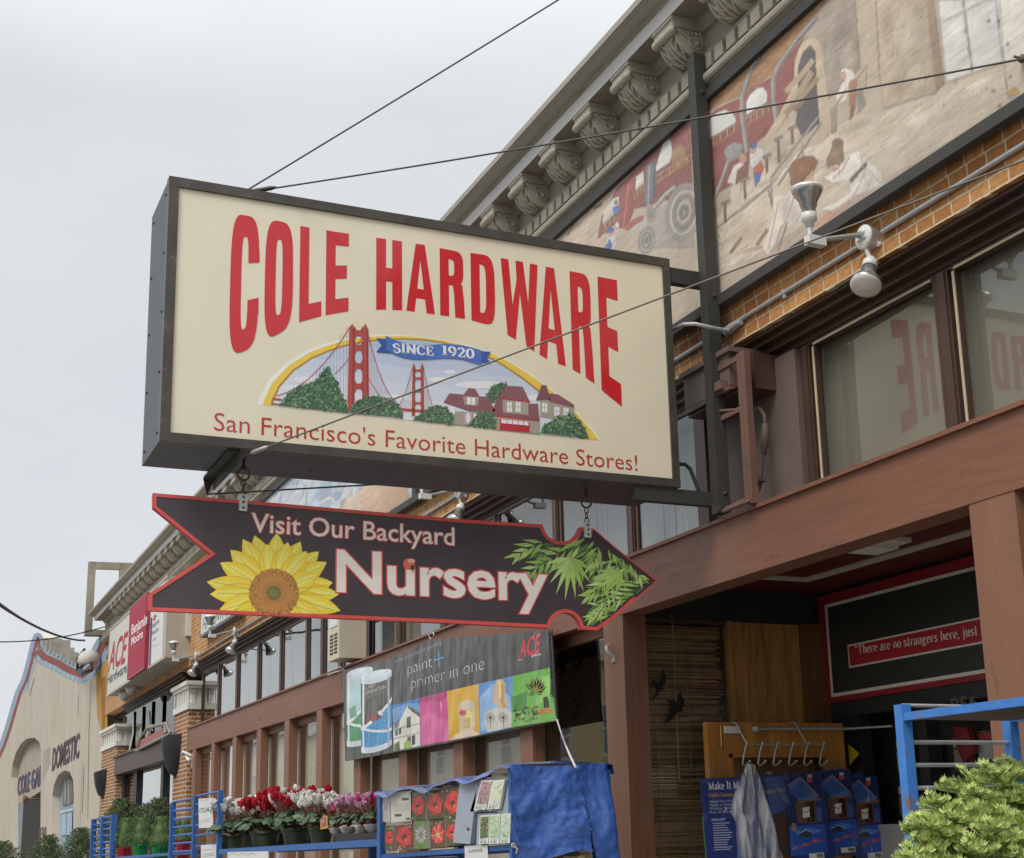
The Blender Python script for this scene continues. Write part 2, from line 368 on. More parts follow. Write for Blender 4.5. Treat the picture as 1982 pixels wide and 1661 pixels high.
# brick piers with white capitals
def pier(y0, y1, cz):
    p = MB(); p.box(BX-.03, .5, y0, y1, 0, cz); o = p.build('brick_pier', M['pbrick'], bl)
    c = MB(); c.box(BX-.06, .52, y0-.03, y1+.03, cz+.003, cz+.10)
    c.box(BX-.10, .54, y0-.08, y1+.08, cz+.38, cz+.44); c.box(BX-.07, .53, y0-.05, y1+.05, cz+.33, cz+.38)
    c.box(BX-.02, .5, y0+.03, y1-.03, cz+.10, cz+.33)
    n = 7
    for i in range(n):
        yy = y0+.06+(y1-y0-.12)*i/(n-1); c.box(BX-.045, .03, yy-.035, yy+.035, cz+.11, cz+.32)
    for i in range(4):
        xx = .12+.1*i; c.box(xx-.03, xx+.03, y0+.005, y0+.06, cz+.11, cz+.32)
    k = c.build('capital', mat('capital_white', 'dedbd0', .6, var=.06, dirt=('8c8270', 14, .6, .2)), o)
    return o
ORG_P = pier(22.17, 23.34, 3.60)
pier(29.6, 31.72, 3.52)
b = MB(); b.box(BX, .5, -2.2, -1.0, 0, 4.31); b.build('brick_pier', M['pbrick'], bl)
# cornice
b = MB()
prof = [(BX, 5.93), (.035, 5.95)] + [(.01-.028*cos(a), 6.005+.035*sin(a)) for a in [i*pi/6-pi/2 for i in range(7)]] + [(.03, 6.045), (.03, 6.058)]
b.sweep(prof, -8, YE)
b.sweep([(.06, 6.056), (.06, 6.165), (.035, 6.170), (.02, 6.19), (.045, 6.205), (.05, 6.215), (BX-.004, 6.225), (BX-.004, 6.37), (.05, 6.375), (.045, 6.395), (.015, 6.42), (.01, 6.441)], -8, YE)
y = 4.58
while y < YE-.15:
    b.box(.012, .06, y, y+.092, 6.070, 6.160); y += .1305
b.build('cornice', M['cornice'], bl)
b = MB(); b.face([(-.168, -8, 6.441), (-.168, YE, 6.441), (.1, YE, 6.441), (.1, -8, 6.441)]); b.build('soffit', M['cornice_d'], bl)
b = MB(); b.sweep([(-.168, 6.4415), (-.17, 6.441), (-.176, 6.535), (-.168, 6.54)], -8, YE+.06); b.build('fascia', M['fascia'], bl)
b = MB(); pr = [(-.174, 6.531), (-.184, 6.532), (-.186, 6.543), (-.197, 6.545), (-.203, 6.553), (-.218, 6.548), (-.236, 6.549), (-.254, 6.557), (-.268, 6.567), (-.281, 6.569), (-.284, 6.577), (-.298, 6.579), (-.301, 6.62), (.0, 6.66), (.4, 6.9)]
b.sweep(pr, -8, YE+.12)
n = len(pr); b.mesh([(x, YE+.12, z) for x, z in pr]+[(.4, YE+.12, 6.53)], [tuple(range(n+1))])
b.build('crown_gutter', M['crown'], bl)
b = MB(); b.box(BX-.02, .6, 31.75, YE, 5.93, 6.9); b.build('cornice_return', M['cornice'], bl)
# one scrolled bracket, then its copies
def bracket(y0):
    w = .205; k = MB()
    k.box(-.155, .078, y0-.012, y0+w+.012, 6.378, 6.42); k.box(-.165, .079, y0-.02, y0+w+.02, 6.42, 6.4405)
    # side scroll outline (x, z)
    out = []
    def arc(cx, cz, r, a0, a1, n=10): return [(cx+r*cos(radians(a0+(a1-a0)*i/n)), cz+r*sin(radians(a0+(a1-a0)*i/n))) for i in range(n+1)]
    low = [(-.125, 6.345), (-.118, 6.305), (-.104, 6.265), (-.082, 6.225), (-.052, 6.190), (-.015, 6.166), (.025, 6.155), (.06, 6.16), (.078, 6.175)]; low = [(x, 6.378-(6.378-z)*.74) for x, z in low]
    top = [(.078, 6.378), (-.125, 6.378)]
    o = top[::-1]; o = [(-.125, 6.378), (.078, 6.378)] + low[::-1]
    k.prism([(x, y0, z) for x, z in o], (0, w, 0))
    # rolled front scroll with turned ends
    k.lathe((-.150, y0-.018, 6.352), (0, 1, 0), [(.006, -.004), (.017, -.002), (.017, .004), (.026, .006), (.029, .018), (.029, .07), (.024, .08), (.031, .10), (.031, .14), (.024, .16), (.029, .17), (.029, .222), (.026, .235), (.017, .237), (.006, .241)], 14)
    k.tube([(-.13, y0+.02, 6.372), (-.13, y0+w-.02, 6.372)], .014, 8)
    # side volutes and S band
    for yy, s in ((y0, -1), (y0+w, 1)):
        sp = [(.022+(.062-.0052*i)*cos(.62*i+2.6), yy+s*.004, 6.292+(.056-.0047*i)*sin(.62*i+2.6)) for i in range(12)]
        k.tube([(-.132, yy+s*.004, 6.362), (-.105, yy+s*.004, 6.355), (-.075, yy+s*.004, 6.338)]+sp, .0085, 6)
        k.lathe((.022, yy, 6.292), (0, s, 0), [(.017, 0), (.017, .012), (.008, .018), (.001, .019)], 10)
        for i in range(4): k.lathe((-.04+.028*i, yy, 6.352+.004*i), (0, s, 0), [(.014, 0), (.014, .008), (.005, .014), (.001, .014)], 8)
    # carved leaf on the curved face: ribs, lobes and edge beads
    n = len(low)
    for e in (.012, w-.012): k.tube([(x, y0+e, z-.003) for x, z in low[:-1]], .011, 6)
    for j, (e, sg) in enumerate(((.5, 0), (.3, -1), (.7, 1))):
        k.tube([(low[i][0]-.004, y0+w*(.5+(e-.5)*(.35+.65*min(1, i/4))), low[i][1]-.004) for i in range(0, n-2)], [.015, .013, .014, .013, .012, .010, .006][:n-2], 6)
    rr = random.Random(3)
    for i in range(1, n-2):
        for sg in (-1, 1):
            x, z = low[i]; cy = y0+w*.5
            if i % 2: continue
            x2, z2 = low[max(0, i-2)]; k.tube([(x-.001, cy+sg*.012, z-.001), ((x+x2)/2-.012, cy+sg*.045, (z+z2)/2-.008), (x2-.006, cy+sg*.074, z2-.004)], [.006, .013, .005], 6)
            k.lathe((x2-.008, cy+sg*.072, z2-.006), (-.6, 0, -.8), [(.010, -.004), (.008, .004), (.001, .006)], 8)
    return k.build('bracket', mat('bracket_paint', 'b8b1a1', .65, var=.1, scale=9, bump=.2, bscale=50, dirt=('756c5b', 26, .6, .2)), bl)
br0 = bracket(6.565-4*.5635)
for i in range(1, 46):
    c = br0.copy(); COL.objects.link(c); c.location.y += .5635*i
# ------------------------------------------------------------------ transom windows above the beam
b = MB()
def head(y0, y1):
    for x0, z0, z1 in ((.11, 4.287, 4.312), (.155, 4.262, 4.287), (.145, 4.254, 4.262), (.20, 4.222, 4.254), (.19, 4.214, 4.222), (.24, 4.185, 4.214), (.25, 4.165, 4.185)): b.box(x0, .42, y0, y1, z0, z1)
head(-1.0, 22.17); head(23.34, 29.6)
b.build('window_head', M['trim'], bl)
b = MB()
for i in range(170):
    yy = -.5+i*.118+random.uniform(-.03, .03)
    if random.random() < .4: b.box(BX-.001-random.random()*.003, .11, yy, yy+random.uniform(.02, .09), 4.308-random.uniform(0, .004), 4.312)
b.build('mortar_edge', mat('old_mortar', 'b8ab90', .9, var=.2, scale=40), bl)
mull = [(4.80, 4.925), (2.9, 3.02), (.9, 1.02), (5.925, 6.04), (7.978, 8.093), (9.145, 9.26), (10.31, 10.407), (11.466, 11.644), (12.671, 12.852), (13.607, 13.83), (14.62, 14.8), (15.331, 15.5), (16.001, 16.136), (17.197, 17.351), (18.372, 18.546), (19.609, 19.804), (20.838, 21.019), (22.05, 22.17)]
mull = sorted(mull); edges = [-1.0]+[e for m_ in mull for e in m_]
GX = .25
opal = mat('pale_grey_board', 'a9b0b1', .6, var=.04, scale=2)
olive = mat('olive_grey_blind', '94917f', .8, var=.08, scale=1.5)
pale = mat('pale_blind', 'b4b6b0', .8, var=.06, scale=2)
wf0 = None
for i in range(0, len(edges)-1, 2):
    y0, y1 = edges[i], edges[i+1]
    if y1-y0 < .3: continue
    if abs(y0-6.04) < .02 or abs(y0-13.83) < .02 or abs(y0-14.8) < .02: pass
    w = MB()
    w.box(.238, .27, y0-.001, y0+.018, 3.297, 4.166); w.box(.238, .27, y1-.02, y1+.001, 3.297, 4.166)
    w.box(.235, .272, y0, y1, 4.145, 4.165); w.box(.235, .272, y0, y1, 3.297, 3.315)
    wo = w.build('window', M['trim'], bl)
    if 6.0 < y0 < 6.1:
        w = MB(); w.box(.20, .24, 6.04, 6.93, 3.297, 4.166); w.build('blind_panel', M['panelbrown'], wo)
        w = MB(); w.box(.15, .30, 6.93, 7.05, 3.297, 4.166); w.build('mullion', M['trim'], wo); y0 = 7.05
    gx = GX+.03 if y0 < 7 else GX; sk = .034 if y0 < 7 else 0
    w = MB(); w.face([(gx+sk, y1, 3.31), (gx, y0, 3.31), (gx, y0, 4.16), (gx+sk, y1, 4.16)]); w.build('pane', M['glass'], wo)
    w = MB(); d = .33 if 7 < y0 < 11.4 else (.075 if y0 < 7 else .45)
    w.face([(GX+d, y1+.05, 3.26), (GX+d, y0-.05, 3.26), (GX+d, y0-.05, 4.2), (GX+d, y1+.05, 4.2)])
    w.build('window_backing', opal if 7 < y0 < 11.4 else (olive if y0 < 7 else pale), wo)
    if y0 < 6.9:
        w = MB(); w.box(.232, .237, y1-.016, y1-.001, 3.32, 4.14); w.box(.229, .234, y0+.02, y1-.02, 4.146, 4.158)
        w.build('putty_line', mat('old_putty', 'bfb295', .7, var=.1), wo)
    if 7 < y0 < 9.0:
        P = lambda t, z: (GX+d-.004, y0+(y1-y0)*t, z)
        w = MB()
        path = [(.10, 4.2), (.10, 4.0), (.12, 3.97), (.88, 3.97), (.9, 3.95), (.9, 3.47), (.88, 3.45), (.12, 3.45), (.10, 3.47), (.10, 3.97)]
        w.tube([P(t, z) for t, z in path[1:]], .007, 6); w.build('white_border', M['white'], wo)
b = MB()
for m0, m1 in mull:
    b = MB(); m0 += .25*(m1-m0); b.box(.238, .29, m0+.003, m1-.003, 3.297, 4.166); b.box(.230, .238, m0+.02, m1-.02, 3.297, 4.166); b.build('mullion', M['trim'], bl)
# ------------------------------------------------------------------ beam and pillars
b = MB(); b.box(0, .165, -6, 7.36, 2.94, 3.275); b.box(.001, .164, 7.363, 21.97, 2.94, 3.274)
b.build('beam', M['brown'], bl)
b = MB()
for i in range(26):
    yy = 2.6+i*.74+random.uniform(-.1, .1)
    for zz in (3.02, 3.2): b.lathe((.001, yy+random.uniform(-.02, .02), zz+random.uniform(-.02, .02)), (-1, 0, 0), [(.006, 0), (.0055, .0015), (.001, .002)], 8)
for dy in (-.04, .04):
    for zz in (2.99, 3.08, 3.16, 3.23): b.lathe((.001, 7.36+dy, zz), (-1, 0, 0), [(.006, 0), (.0055, .0015), (.001, .002)], 8)
b.build('nail_heads', M['rust'], bl).name = 'nail_head'
b = MB(); b.box(-.022, .31, -6, 22.0, 3.2755, 3.296); b.build('sill_ledge', M['brown'], bl)
pil = [(4.31, 4.585), (7.76, 8.05)] + [(9.215+1.347*i, 9.43+1.347*i) for i in range(10)]
pil[1] = (7.79, 8.06)
for k_, (y0, y1) in enumerate(pil):
    p = MB(); dd = .17 if y0 < 8.5 else .105
    p.box(.004, dd, y0, y1, 0, 2.9395); p.build('timber_pillar', M['brown2'], bl)
# windows between the pillars
for i in range(1, len(pil)-0):
    y0 = pil[i][1]; y1 = pil[i+1][0] if i+1 < len(pil) else 22.17
    if y1-y0 < .2: continue
    w = MB(); w.box(.10, .16, y0, y1, 2.86, 2.935); w.box(.10, .16, y0, y1, .5, .6); w.box(.01, .2, y0, y1, 0, .5)
    wo = w.build('shop_window', M['brown2'], bl)
    w = MB(); w.face([(.115, y1, .6), (.115, y0, .6), (.115, y0, 2.86), (.115, y1, 2.86)]); w.build('pane', M['glass'], wo)
# dark tool handles and boxes standing inside the far windows
rr = random.Random(5)
# ------------------------------------------------------------------ left bay between the two brick piers
b = MB()
b.box(.02, .2, 23.34, 29.6, 2.93, 3.26); b.box(-.02, .22, 23.34, 29.6, 3.26, 3.30)
b.build('bay_beam', M['trim'], bl)
ym = [ax(u, 1380, .25).y for u in (243, 261, 279, 297, 318, 342)]
for i in range(len(ym)-1):
    w = MB(); y1, y0 = ym[i], ym[i+1]
    w.box(.225, .28, y0-.05, y0+.05, 3.3, 4.13); w.box(.225, .28, y1-.05, y1+.045, 3.301, 4.129)
    wo = w.build('window', M['trim'], bl)
    w = MB(); w.face([(GX, y1, 3.31), (GX, y0, 3.31), (GX, y0, 4.16), (GX, y1, 4.16)]); w.build('pane', M['dimglass'], wo)
    w = MB(); w.box(.5, .52, y0, y1, 3.3, 4.15); w.build('window_backing', mat('dim_blind', '4a4b4a', .8), wo)
yb = [ax(u, 1560, .25).y for u in (236, 264, 270, 317, 322, 345)]
w = MB()
for i in (1, 3): w.box(.18, .3, yb[i+1], yb[i], 0, 2.93)
w.box(.18, .3, 23.36, 23.6, 0, 2.93); w.box(.18, .3, 29.3, 29.58, 0, 2.93)
wo = w.build('shop_window', M['blackpaint'], bl)
w = MB(); w.face([(.24, 29.5, .3), (.24, 23.4, .3), (.24, 23.4, 2.93), (.24, 29.5, 2.93)]); w.build('pane', M['glass'], wo)
w = MB(); cl = []
for i in range(13):
    t = i/12; yy = yb[2]+(yb[3]-yb[2])*t
    cl.append([(.42+.03*sin(i*1.9), yy, 2.90), (.42+.04*sin(i*1.9+.5), yy, 2.5), (.42+.03*sin(i*1.3), yy, 2.14+.02*sin(i*2))])
w.loft(cl, close=False); w.build('canvas_curtain', mat('canvas', '8d8168', .9, var=.12, scale=8), wo)
# ------------------------------------------------------------------ entrance recess
AY = 7.9; AX = 1.6
b = MB()
b.box(.6, .9, AY-.0, AY+.12, 2.945, 3.16); b.box(.165, AX+.1, AY+.001, AY+.12, 2.94, 3.155)
b.box(AX, AX+.1, -2, AY, 2.30, 2.40); b.box(AX, AX+.1, -2, AY, 3.09, 3.2)
b.build('recess_wall', mat('green_black_paint', '252b29', .5, var=.2), bl)
b = MB(); b.box(.165, AX+.1, -2, AY+.1, 3.161, 3.2); b.build('recess_ceiling', mat('oxblood_paint', '5a1f1c', .5, var=.1), bl)
b = MB(); b.box(1.13, 1.21, -2, 7.45, 3.148, 3.162); b.box(.17, 1.13, 7.37, 7.45, 3.148, 3.162); b.build('ceiling_trim', mat('cream_trim', 'c8bfa8', .5, var=.05), bl)
b = MB()
for i in range(4):
    x0 = .86+.1425*i; b.box(x0, x0+.140, AY+.004*(i % 2), AY+.03, 0, 2.938)
b.box(.84, .87, AY-.03, AY+.03, 0, 2.94)
q_ = MB(); q_.box(1.43, 1.598, AY-.07, AY+.03, 0, 2.94); q_.build('corner_post', mat('dark_wood_post', '6a4a28', .5, var=.3, scale=5, stretch=(7, 7, .5)), bl)  # corner post in a darker brown than the boards beside it
b.build('wood_panelling', mat('pine_boards', 'ad8048', .4, var=.35, scale=4, stretch=(7, 7, .6), bump=.1, dirt=('3c2710', 5, .55, .3)), bl)
w = MB(); w.box(.17, .20, AY-.03, AY+.02, .3, 2.94); w.box(.2, .84, AY-.02, AY+.02, 2.915, 2.94)
wo = w.build('display_window', M['trim'], bl)
w = MB(); w.face([(.2, AY, .3), (.84, AY, .3), (.84, AY, 2.915), (.2, AY, 2.915)]); w.build('pane', M['dimglass'], wo)
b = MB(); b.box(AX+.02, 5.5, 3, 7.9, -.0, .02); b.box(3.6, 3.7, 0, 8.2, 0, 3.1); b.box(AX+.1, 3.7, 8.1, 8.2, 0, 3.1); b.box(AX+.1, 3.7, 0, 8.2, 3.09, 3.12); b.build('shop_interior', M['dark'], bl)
b = MB(); b.box(AX, AX+.1, 7.1, 7.9, 0, .0+2.30) if False else b.box(AX+.0, AX+.1, -2, 5.0, 0, 2.3); b.box(AX-.02, AX+.09, 6.86, 6.95, 0, 2.3); b.box(AX, AX+.1, 7.55, 7.9, 0, 2.3); b.build('door_frame', M['blackpaint'], bl)
# the number over the door
a = Art(lambda u, v: ax(u, v, AX), (-1, 0, 0)); a.text('956', (1842, 1379), (1893, 1372), (1841, 1352), '5c5a55', L=2, off=.03, cap=.7)
a.build('house_number', art_mat('dull_numerals', .4), bl)
# ================================================================== the projecting sign
YS = 6.55
tl, trr, brr, bll = ay(327, 340.5, YS), ay(1294, 502, YS), ay(1318, 943, YS), ay(312, 851, YS)
XL, XR, ZT, ZB_ = (tl.x+bll.x)/2, (trr.x+brr.x)/2, (tl.z+trr.z)/2, (brr.z+bll.z)/2
sg = thing('projecting_sign', 'large cream box sign with arched red shop name over a bridge picture on post', 'sign', (XR, 6.6, ZB_))
cabm = mat('sign_sheet_metal', '3c4045', .42, metal=.25, var=.14, scale=4, bump=.12, bscale=14, dirt=('55504a', 20, .66, .15))
b = MB(); b.box(XL, XR, YS+.014, YS+.515, ZB_, ZT)
for i in range(5):
    zz = ZB_+.06+(ZT-ZB_-.12)*i/4
    for yy in (YS+.09, YS+.45): b.lathe((XL, yy, zz), (-1, 0, 0), [(.009, 0), (.009, .004), (.001, .006)], 8)
for i in range(6): b.lathe((XL+.4+i*.42, YS+.28+.04*(i % 2), ZB_), (0, 0, -1), [(.008, 0), (.007, .004), (.001, .005)], 8)
b.build('cabinet', cabm, sg)
fm = mat('bronze_frame', '4f4b45', .4, metal=.3, var=.2, scale=6, bump=.1, dirt=('83725e', 12, .6, .2))
fw = .047
b = MB()
b.box(XL-.003, XR+.003, YS, YS+.06, ZT-fw, ZT+.003); b.box(XL-.003, XR+.003, YS, YS+.06, ZB_-.003, ZB_+fw-.004)
b.box(XL-.002, XL+fw, YS+.001, YS+.059, ZB_+fw-.004, ZT-fw); b.box(XR-fw+.004, XR+.002, YS+.001, YS+.059, ZB_+fw-.004, ZT-fw)
b.build('face_frame', fm, sg)
YP = YS+.013
def PS(u, v): return ay(u, v, YP)
sign_art = art_mat('sign_face', .35, k=1.04, var=.025, scale=3, coat=.75, spec=.4)
a = Art(PS, (0, -1, 0), .0006)
c_ = rgb('e6dcc2')
a.poly3([Vector((XL+fw-.006, YP, ZB_+fw-.008)), Vector((XR-fw+.008, YP, ZB_+fw-.008)), Vector((XR-fw+.008, YP, ZT-fw+.004)), Vector((XL+fw-.006, YP, ZT-fw+.004))], c_)
a.build('face_panel', sign_art, sg)
# --- arched block lettering, one letter at a time between a top and a bottom curve
def curve(pts):
    q = [PS(*p) for p in pts]; return sorted((p.x, p.z) for p in q)
TOPC = curve([(440, 408), (475, 417), (540, 428), (590, 439), (650, 449), (755, 464), (820, 474), (875, 485), (935, 493), (1000, 505), (1070, 519), (1130, 530), (1165, 537), (1200, 544), (1215, 546)])
BOTC = curve([(440, 690), (470, 681), (505, 664), (540, 645.5), (578, 624.5), (622, 612), (675, 602.5), (740, 599.5), (780, 600.5), (850, 610), (900, 617), (945, 629), (990, 653), (1030, 678), (1063, 698), (1100, 711), (1125, 725), (1150, 742), (1166, 757), (1202, 786), (1216, 797)])
def interp(c, x):
    if x <= c[0][0]: return c[0][1]
    for (x0, y0), (x1, y1) in zip(c, c[1:]):
        if x <= x1: return y0+(y1-y0)*(x-x0)/(x1-x0)
    return c[-1][1]
def ring(cx, cy, rx, ry, ix, iy, a0, a1, n=26, e=.55):
    """band between two superellipses, as quads"""
    q = []
    def sp(r1, r2, t):
        c, s = cos(t), sin(t); return (cx+r1*math.copysign(abs(c)**e, c), cy+r2*math.copysign(abs(s)**e, s))
    for i in range(n):
        t0 = a0+(a1-a0)*i/n; t1 = a0+(a1-a0)*(i+1)/n
        q.append([sp(rx, ry, t0), sp(rx, ry, t1), sp(ix, iy, t1), sp(ix, iy, t0)])
    return q
R4 = lambda x0, x1, y0, y1: [(x0, y0), (x1, y0), (x1, y1), (x0, y1)]
def vs(x0, x1, y0, y1, n=6): return [R4(x0+(x1-x0)*i/n, x0+(x1-x0)*(i+1)/n, y0, y1) for i in range(n)]
GL = {
 'H': vs(0, .38, 0, 1)+vs(.62, 1, 0, 1)+vs(.38, .62, .40, .59),
 'L': vs(0, .42, 0, 1)+vs(.42, 1, 0, .17),
 'E': vs(0, .42, 0, 1)+vs(.42, 1, 0, .175)+vs(.42, .92, .42, .585)+vs(.42, 1, .835, 1),
 'O': ring(.5, .5, .5, .5, .12, .335, 0, 2*pi, 48),
 'C': ring(.5, .5, .5, .5, .12, .34, .22, 2*pi-.26, 44)+[[(.615, .645), (1, .645), (1, .73), (.615, .79)], [(.615, .365), (1, .365), (1, .24), (.615, .2)]],
 'A': [[(.0, 0), (.29, 0), (.345, .2), (.06, .2)], [(.06, .2), (.345, .2), (.5, .76), (.34, 1)], [(.34, 1), (.5, .76), (.5, 1)], [(.5, .76), (.66, 1), (.5, 1)], [(.94, .2), (.66, 1), (.5, .76), (.655, .2)], [(1, 0), (.94, .2), (.655, .2), (.71, 0)], R4(.33, .67, .2, .34)],
 'D': vs(0, .37, 0, 1)+ring(.42, .5, .58, .5, .21, .35, -pi/2, pi/2, 24)+[R4(.37, .43, 0, .15), R4(.37, .43, .85, 1)],
 'R': vs(0, .37, 0, 1)+ring(.42, .735, .56, .265, .18, .125, -pi/2, pi/2, 18)+[R4(.37, .43, .47, .61), R4(.37, .43, .86, 1), [(.52, .5), (.92, .5), (.98, .30), (.58, .36)], [(.58, .36), (.98, .30), (1.02, 0), (.62, 0)]],
 'W': [[(0, 1), (.21, 1), (.36, 0), (.145, 0)], [(.145, 0), (.36, 0), (.56, .86), (.5, 1)], [(.40, 1), (.60, 1), (.60, .84), (.43, .62)], [(.64, 0), (.85, 0), (.60, 1), (.44, .86)], [(.64, 0), (.85, 0), (1, 1), (.79, 1)]],
}
a = Art(PS, (0, -1, 0), .0004); a.L = 2
red = rgb('cb1f29')
def block(ch, l, r):
    x0 = PS(*l).x; x1 = PS(*r).x; a.L = 2
    for q in GL[ch]:
        dq = []
        for i in range(len(q)):
            p, p2 = q[i], q[(i+1) % len(q)]; n = max(1, int(abs(p2[0]-p[0])*10))
            for j in range(n): dq.append((p[0]+(p2[0]-p[0])*j/n, p[1]+(p2[1]-p[1])*j/n))
        pts = []
        for gx, gy in dq:
            x = x0+(x1-x0)*gx; zb = interp(BOTC, x); zt = interp(TOPC, x)
            pts.append(a.lay((x, YP, zb+(zt-zb)*gy)))
        a.L += .1; a.poly3(pts, red)
for ch, l, r in (('C', (445, 560), (502, 500)), ('O', (512.5, 540), (567, 530)), ('L', (579.5, 560), (621.8, 600)), ('E', (630.5, 560), (674.5, 560)),
                 ('H', (728, 540), (778, 540)), ('A', (786.5, 600), (841.5, 605)), ('R', (851.5, 560), (898.5, 600)), ('D', (911.5, 560), (957.5, 560)),
                 ('W', (969, 510), (1040.5, 520)), ('A', (1044, 690), (1095, 712)), ('R', (1104.5, 600), (1149, 735)), ('E', (1160.5, 650), (1198, 650))):
    block(ch, l, r)
a.build('shop_name', sign_art, sg)
a = Art(PS, (0, -1, 0), .0006)
a.text("San Francisco's Favorite Hardware Stores!", (413.5, 833), (1234, 911.5), (414, 798.5), 'b83a38', L=2, off=-.004, cap=.682)
a.build('slogan', sign_art, sg)
# --- the picture under the lettering
a = Art(PS, (0, -1, 0), .0005)
oc = [(498, 783), (502.7, 768), (521.4, 734.5), (555, 700.9), (596, 676.6), (633.4, 663.5), (670.7, 654.2), (708, 649.3), (745.4, 647.8), (782.8, 648.6), (820, 651.6), (857.5, 657.2), (894.8, 665.4), (925, 673.5), (957.9, 684.6), (983.6, 697.4), (1020.3, 719.4), (1057, 745), (1093.7, 774.5), (1123, 803.9), (1148.8, 833.3), (1161.7, 852.4)]
def inset(f):
    n = len(oc); r = []
    for i, p in enumerate(oc):
        t = i/(n-1); w = f(t); cx, cy = 829, 840
        if i in (0, n-1): r.append((p[0]+(w if i == 0 else -w), p[1]+w*.07*(1 if i == 0 else -1))); continue
        q0, q1 = oc[i-1], oc[i+1]; dx, dy = q1[0]-q0[0], q1[1]-q0[1]; d = sqrt(dx*dx+dy*dy)
        r.append((p[0]-dy/d*w, p[1]+dx/d*w))
    return r
e_ = lambda t: abs(2*t-1)
o1 = inset(lambda t: 9*e_(t)**1.5*(1 if t < .5 else .15)+2); o2 = inset(lambda t: 22*e_(t)**1.3+4.5); o3 = inset(lambda t: 24*e_(t)**1.3+7.5)
def band(p, q, col, L):
    a.L = L; c = rgb(col)
    for i in range(len(p)-1): a.poly3([a.lay(PS(*x)) for x in (p[i], p[i+1], q[i+1], q[i])], c)
a.poly(oc, 'f0ede2', 1)
band(o1, o2, 'ecc94f', 2); band(o2, o3, 'b08a40', 2)
# sky of the picture in soft printed bands
for k_ in range(6):
    f_ = k_/6.0
    a.L = 2+0.1*k_
    inn = [(x, max(y, 655+(835-655)*f_+ (x-829)*.1)) for x, y in o3]
    a.poly(inn, ['b4c2dc', 'bfcbe0', 'cad3e3', 'd3d9e5', 'dbdee4', 'e2e2e2'][k_])
for cx, cy, rx, ry in ((600, 735, 34, 6), (575, 750, 30, 5), (850, 735, 22, 5), (870, 720, 12, 4), (930, 745, 50, 7), (1040, 770, 30, 6), (760, 770, 40, 6)): a.disc(cx, cy, rx, ry, 'e9e9ea', 3)
br_ = 'b35049'; brd = '8e3f3d'
def tower(xl, xr, w, y0, y1, struts, z, lean=0, top=30):
    a.poly([(xl-w*.5, y0), (xl+w*.5, y0), (xl+w*.62+lean, y1), (xl-w*.62+lean, y1)], br_, 6, z); a.poly([(xr-w*.5, y0), (xr+w*.5, y0), (xr+w*.7, y1), (xr-w*.55, y1)], br_, 6, z)
    for x in (xl, xr): a.poly([(x-w*.5, y0), (x, y0-top), (x+w*.5, y0)], br_, 6, z)
    for s, h in struts:
        a.poly([(xl+w*.4, s), (xr-w*.4, s), (xr-w*.4, s+h), (xl+w*.4, s+h)], br_, 6, z)
        a.poly([(xl+w*.4, s), (xl+w*.4, s-h*.8), (xl+w*.8, s)], br_, 6, z); a.poly([(xr-w*.4, s), (xr-w*.4, s-h*.8), (xr-w*.8, s)], br_, 6, z)
        a.poly([(xl+w*.4, s+h), (xl+w*.4, s+h*1.8), (xl+w*.8, s+h)], br_, 6, z); a.poly([(xr-w*.4, s+h), (xr-w*.4, s+h*1.8), (xr-w*.8, s+h)], br_, 6, z)
    a.line([(xl+w*.25, y0), (xl+w*.3+lean, y1)], w*.09, brd, 7, z); a.line([(xr+w*.3, y0), (xr+w*.4, y1)], w*.09, brd, 7, z)
tower(1128, 1196, 30, 850, 1280, ((856, 30), (932, 30), (1026, 30), (1132, 28)), Z1, -6)
tower(1448, 1491, 14, 1045, 1300, ((1058, 12), (1100, 12), (1165, 12), (1228, 12)), Z1, -3, 20)
def cable(p0, p1, sag, w, z, hang=0, n=14, yb=1240):
    pts = []
    for i in range(n+1):
        t = i/n; pts.append((p0[0]+(p1[0]-p0[0])*t, p0[1]+(p1[1]-p0[1])*t+sag*4*t*(1-t)))
    a.line([z(*p) for p in pts], w, br_, 5)
    if hang:
        for i in range(1, hang):
            t = i/hang; j = int(t*n); x, y = pts[j]; x = p0[0]+(p1[0]-p0[0])*t
            a.line([z(x, y), z(x, yb)], .5, 'a98a90', 4.5)
cable((1118, 835), (735, 1195), 70, 1.5, Z1, 22); cable((1186, 880), (1035, 1085), 20, 1.2, Z1, 0); cable((1205, 850), (1335, 1205), 50, 1.4, Z1, 16); cable((1206, 1090), (1300, 1235), 8, 1.2, Z1)
cable((1440, 1052), (1368, 1250), 25, 1.0, Z1, 8, 10, 1265); cable((1499, 1052), (1545, 1245), 22, 1.0, Z1, 7, 10, 1265)
a.poly([(715, 1205), (765, 1212), (765, 1222), (715, 1216)], br_, 6, Z1); a.poly([(712, 1232), (760, 1238), (760, 1245), (712, 1240)], br_, 6, Z1)
a.poly([(1365, 1258), (1520, 1270), (1520, 1284), (1365, 1272)], br_, 6, Z1)
rt = random.Random(11)
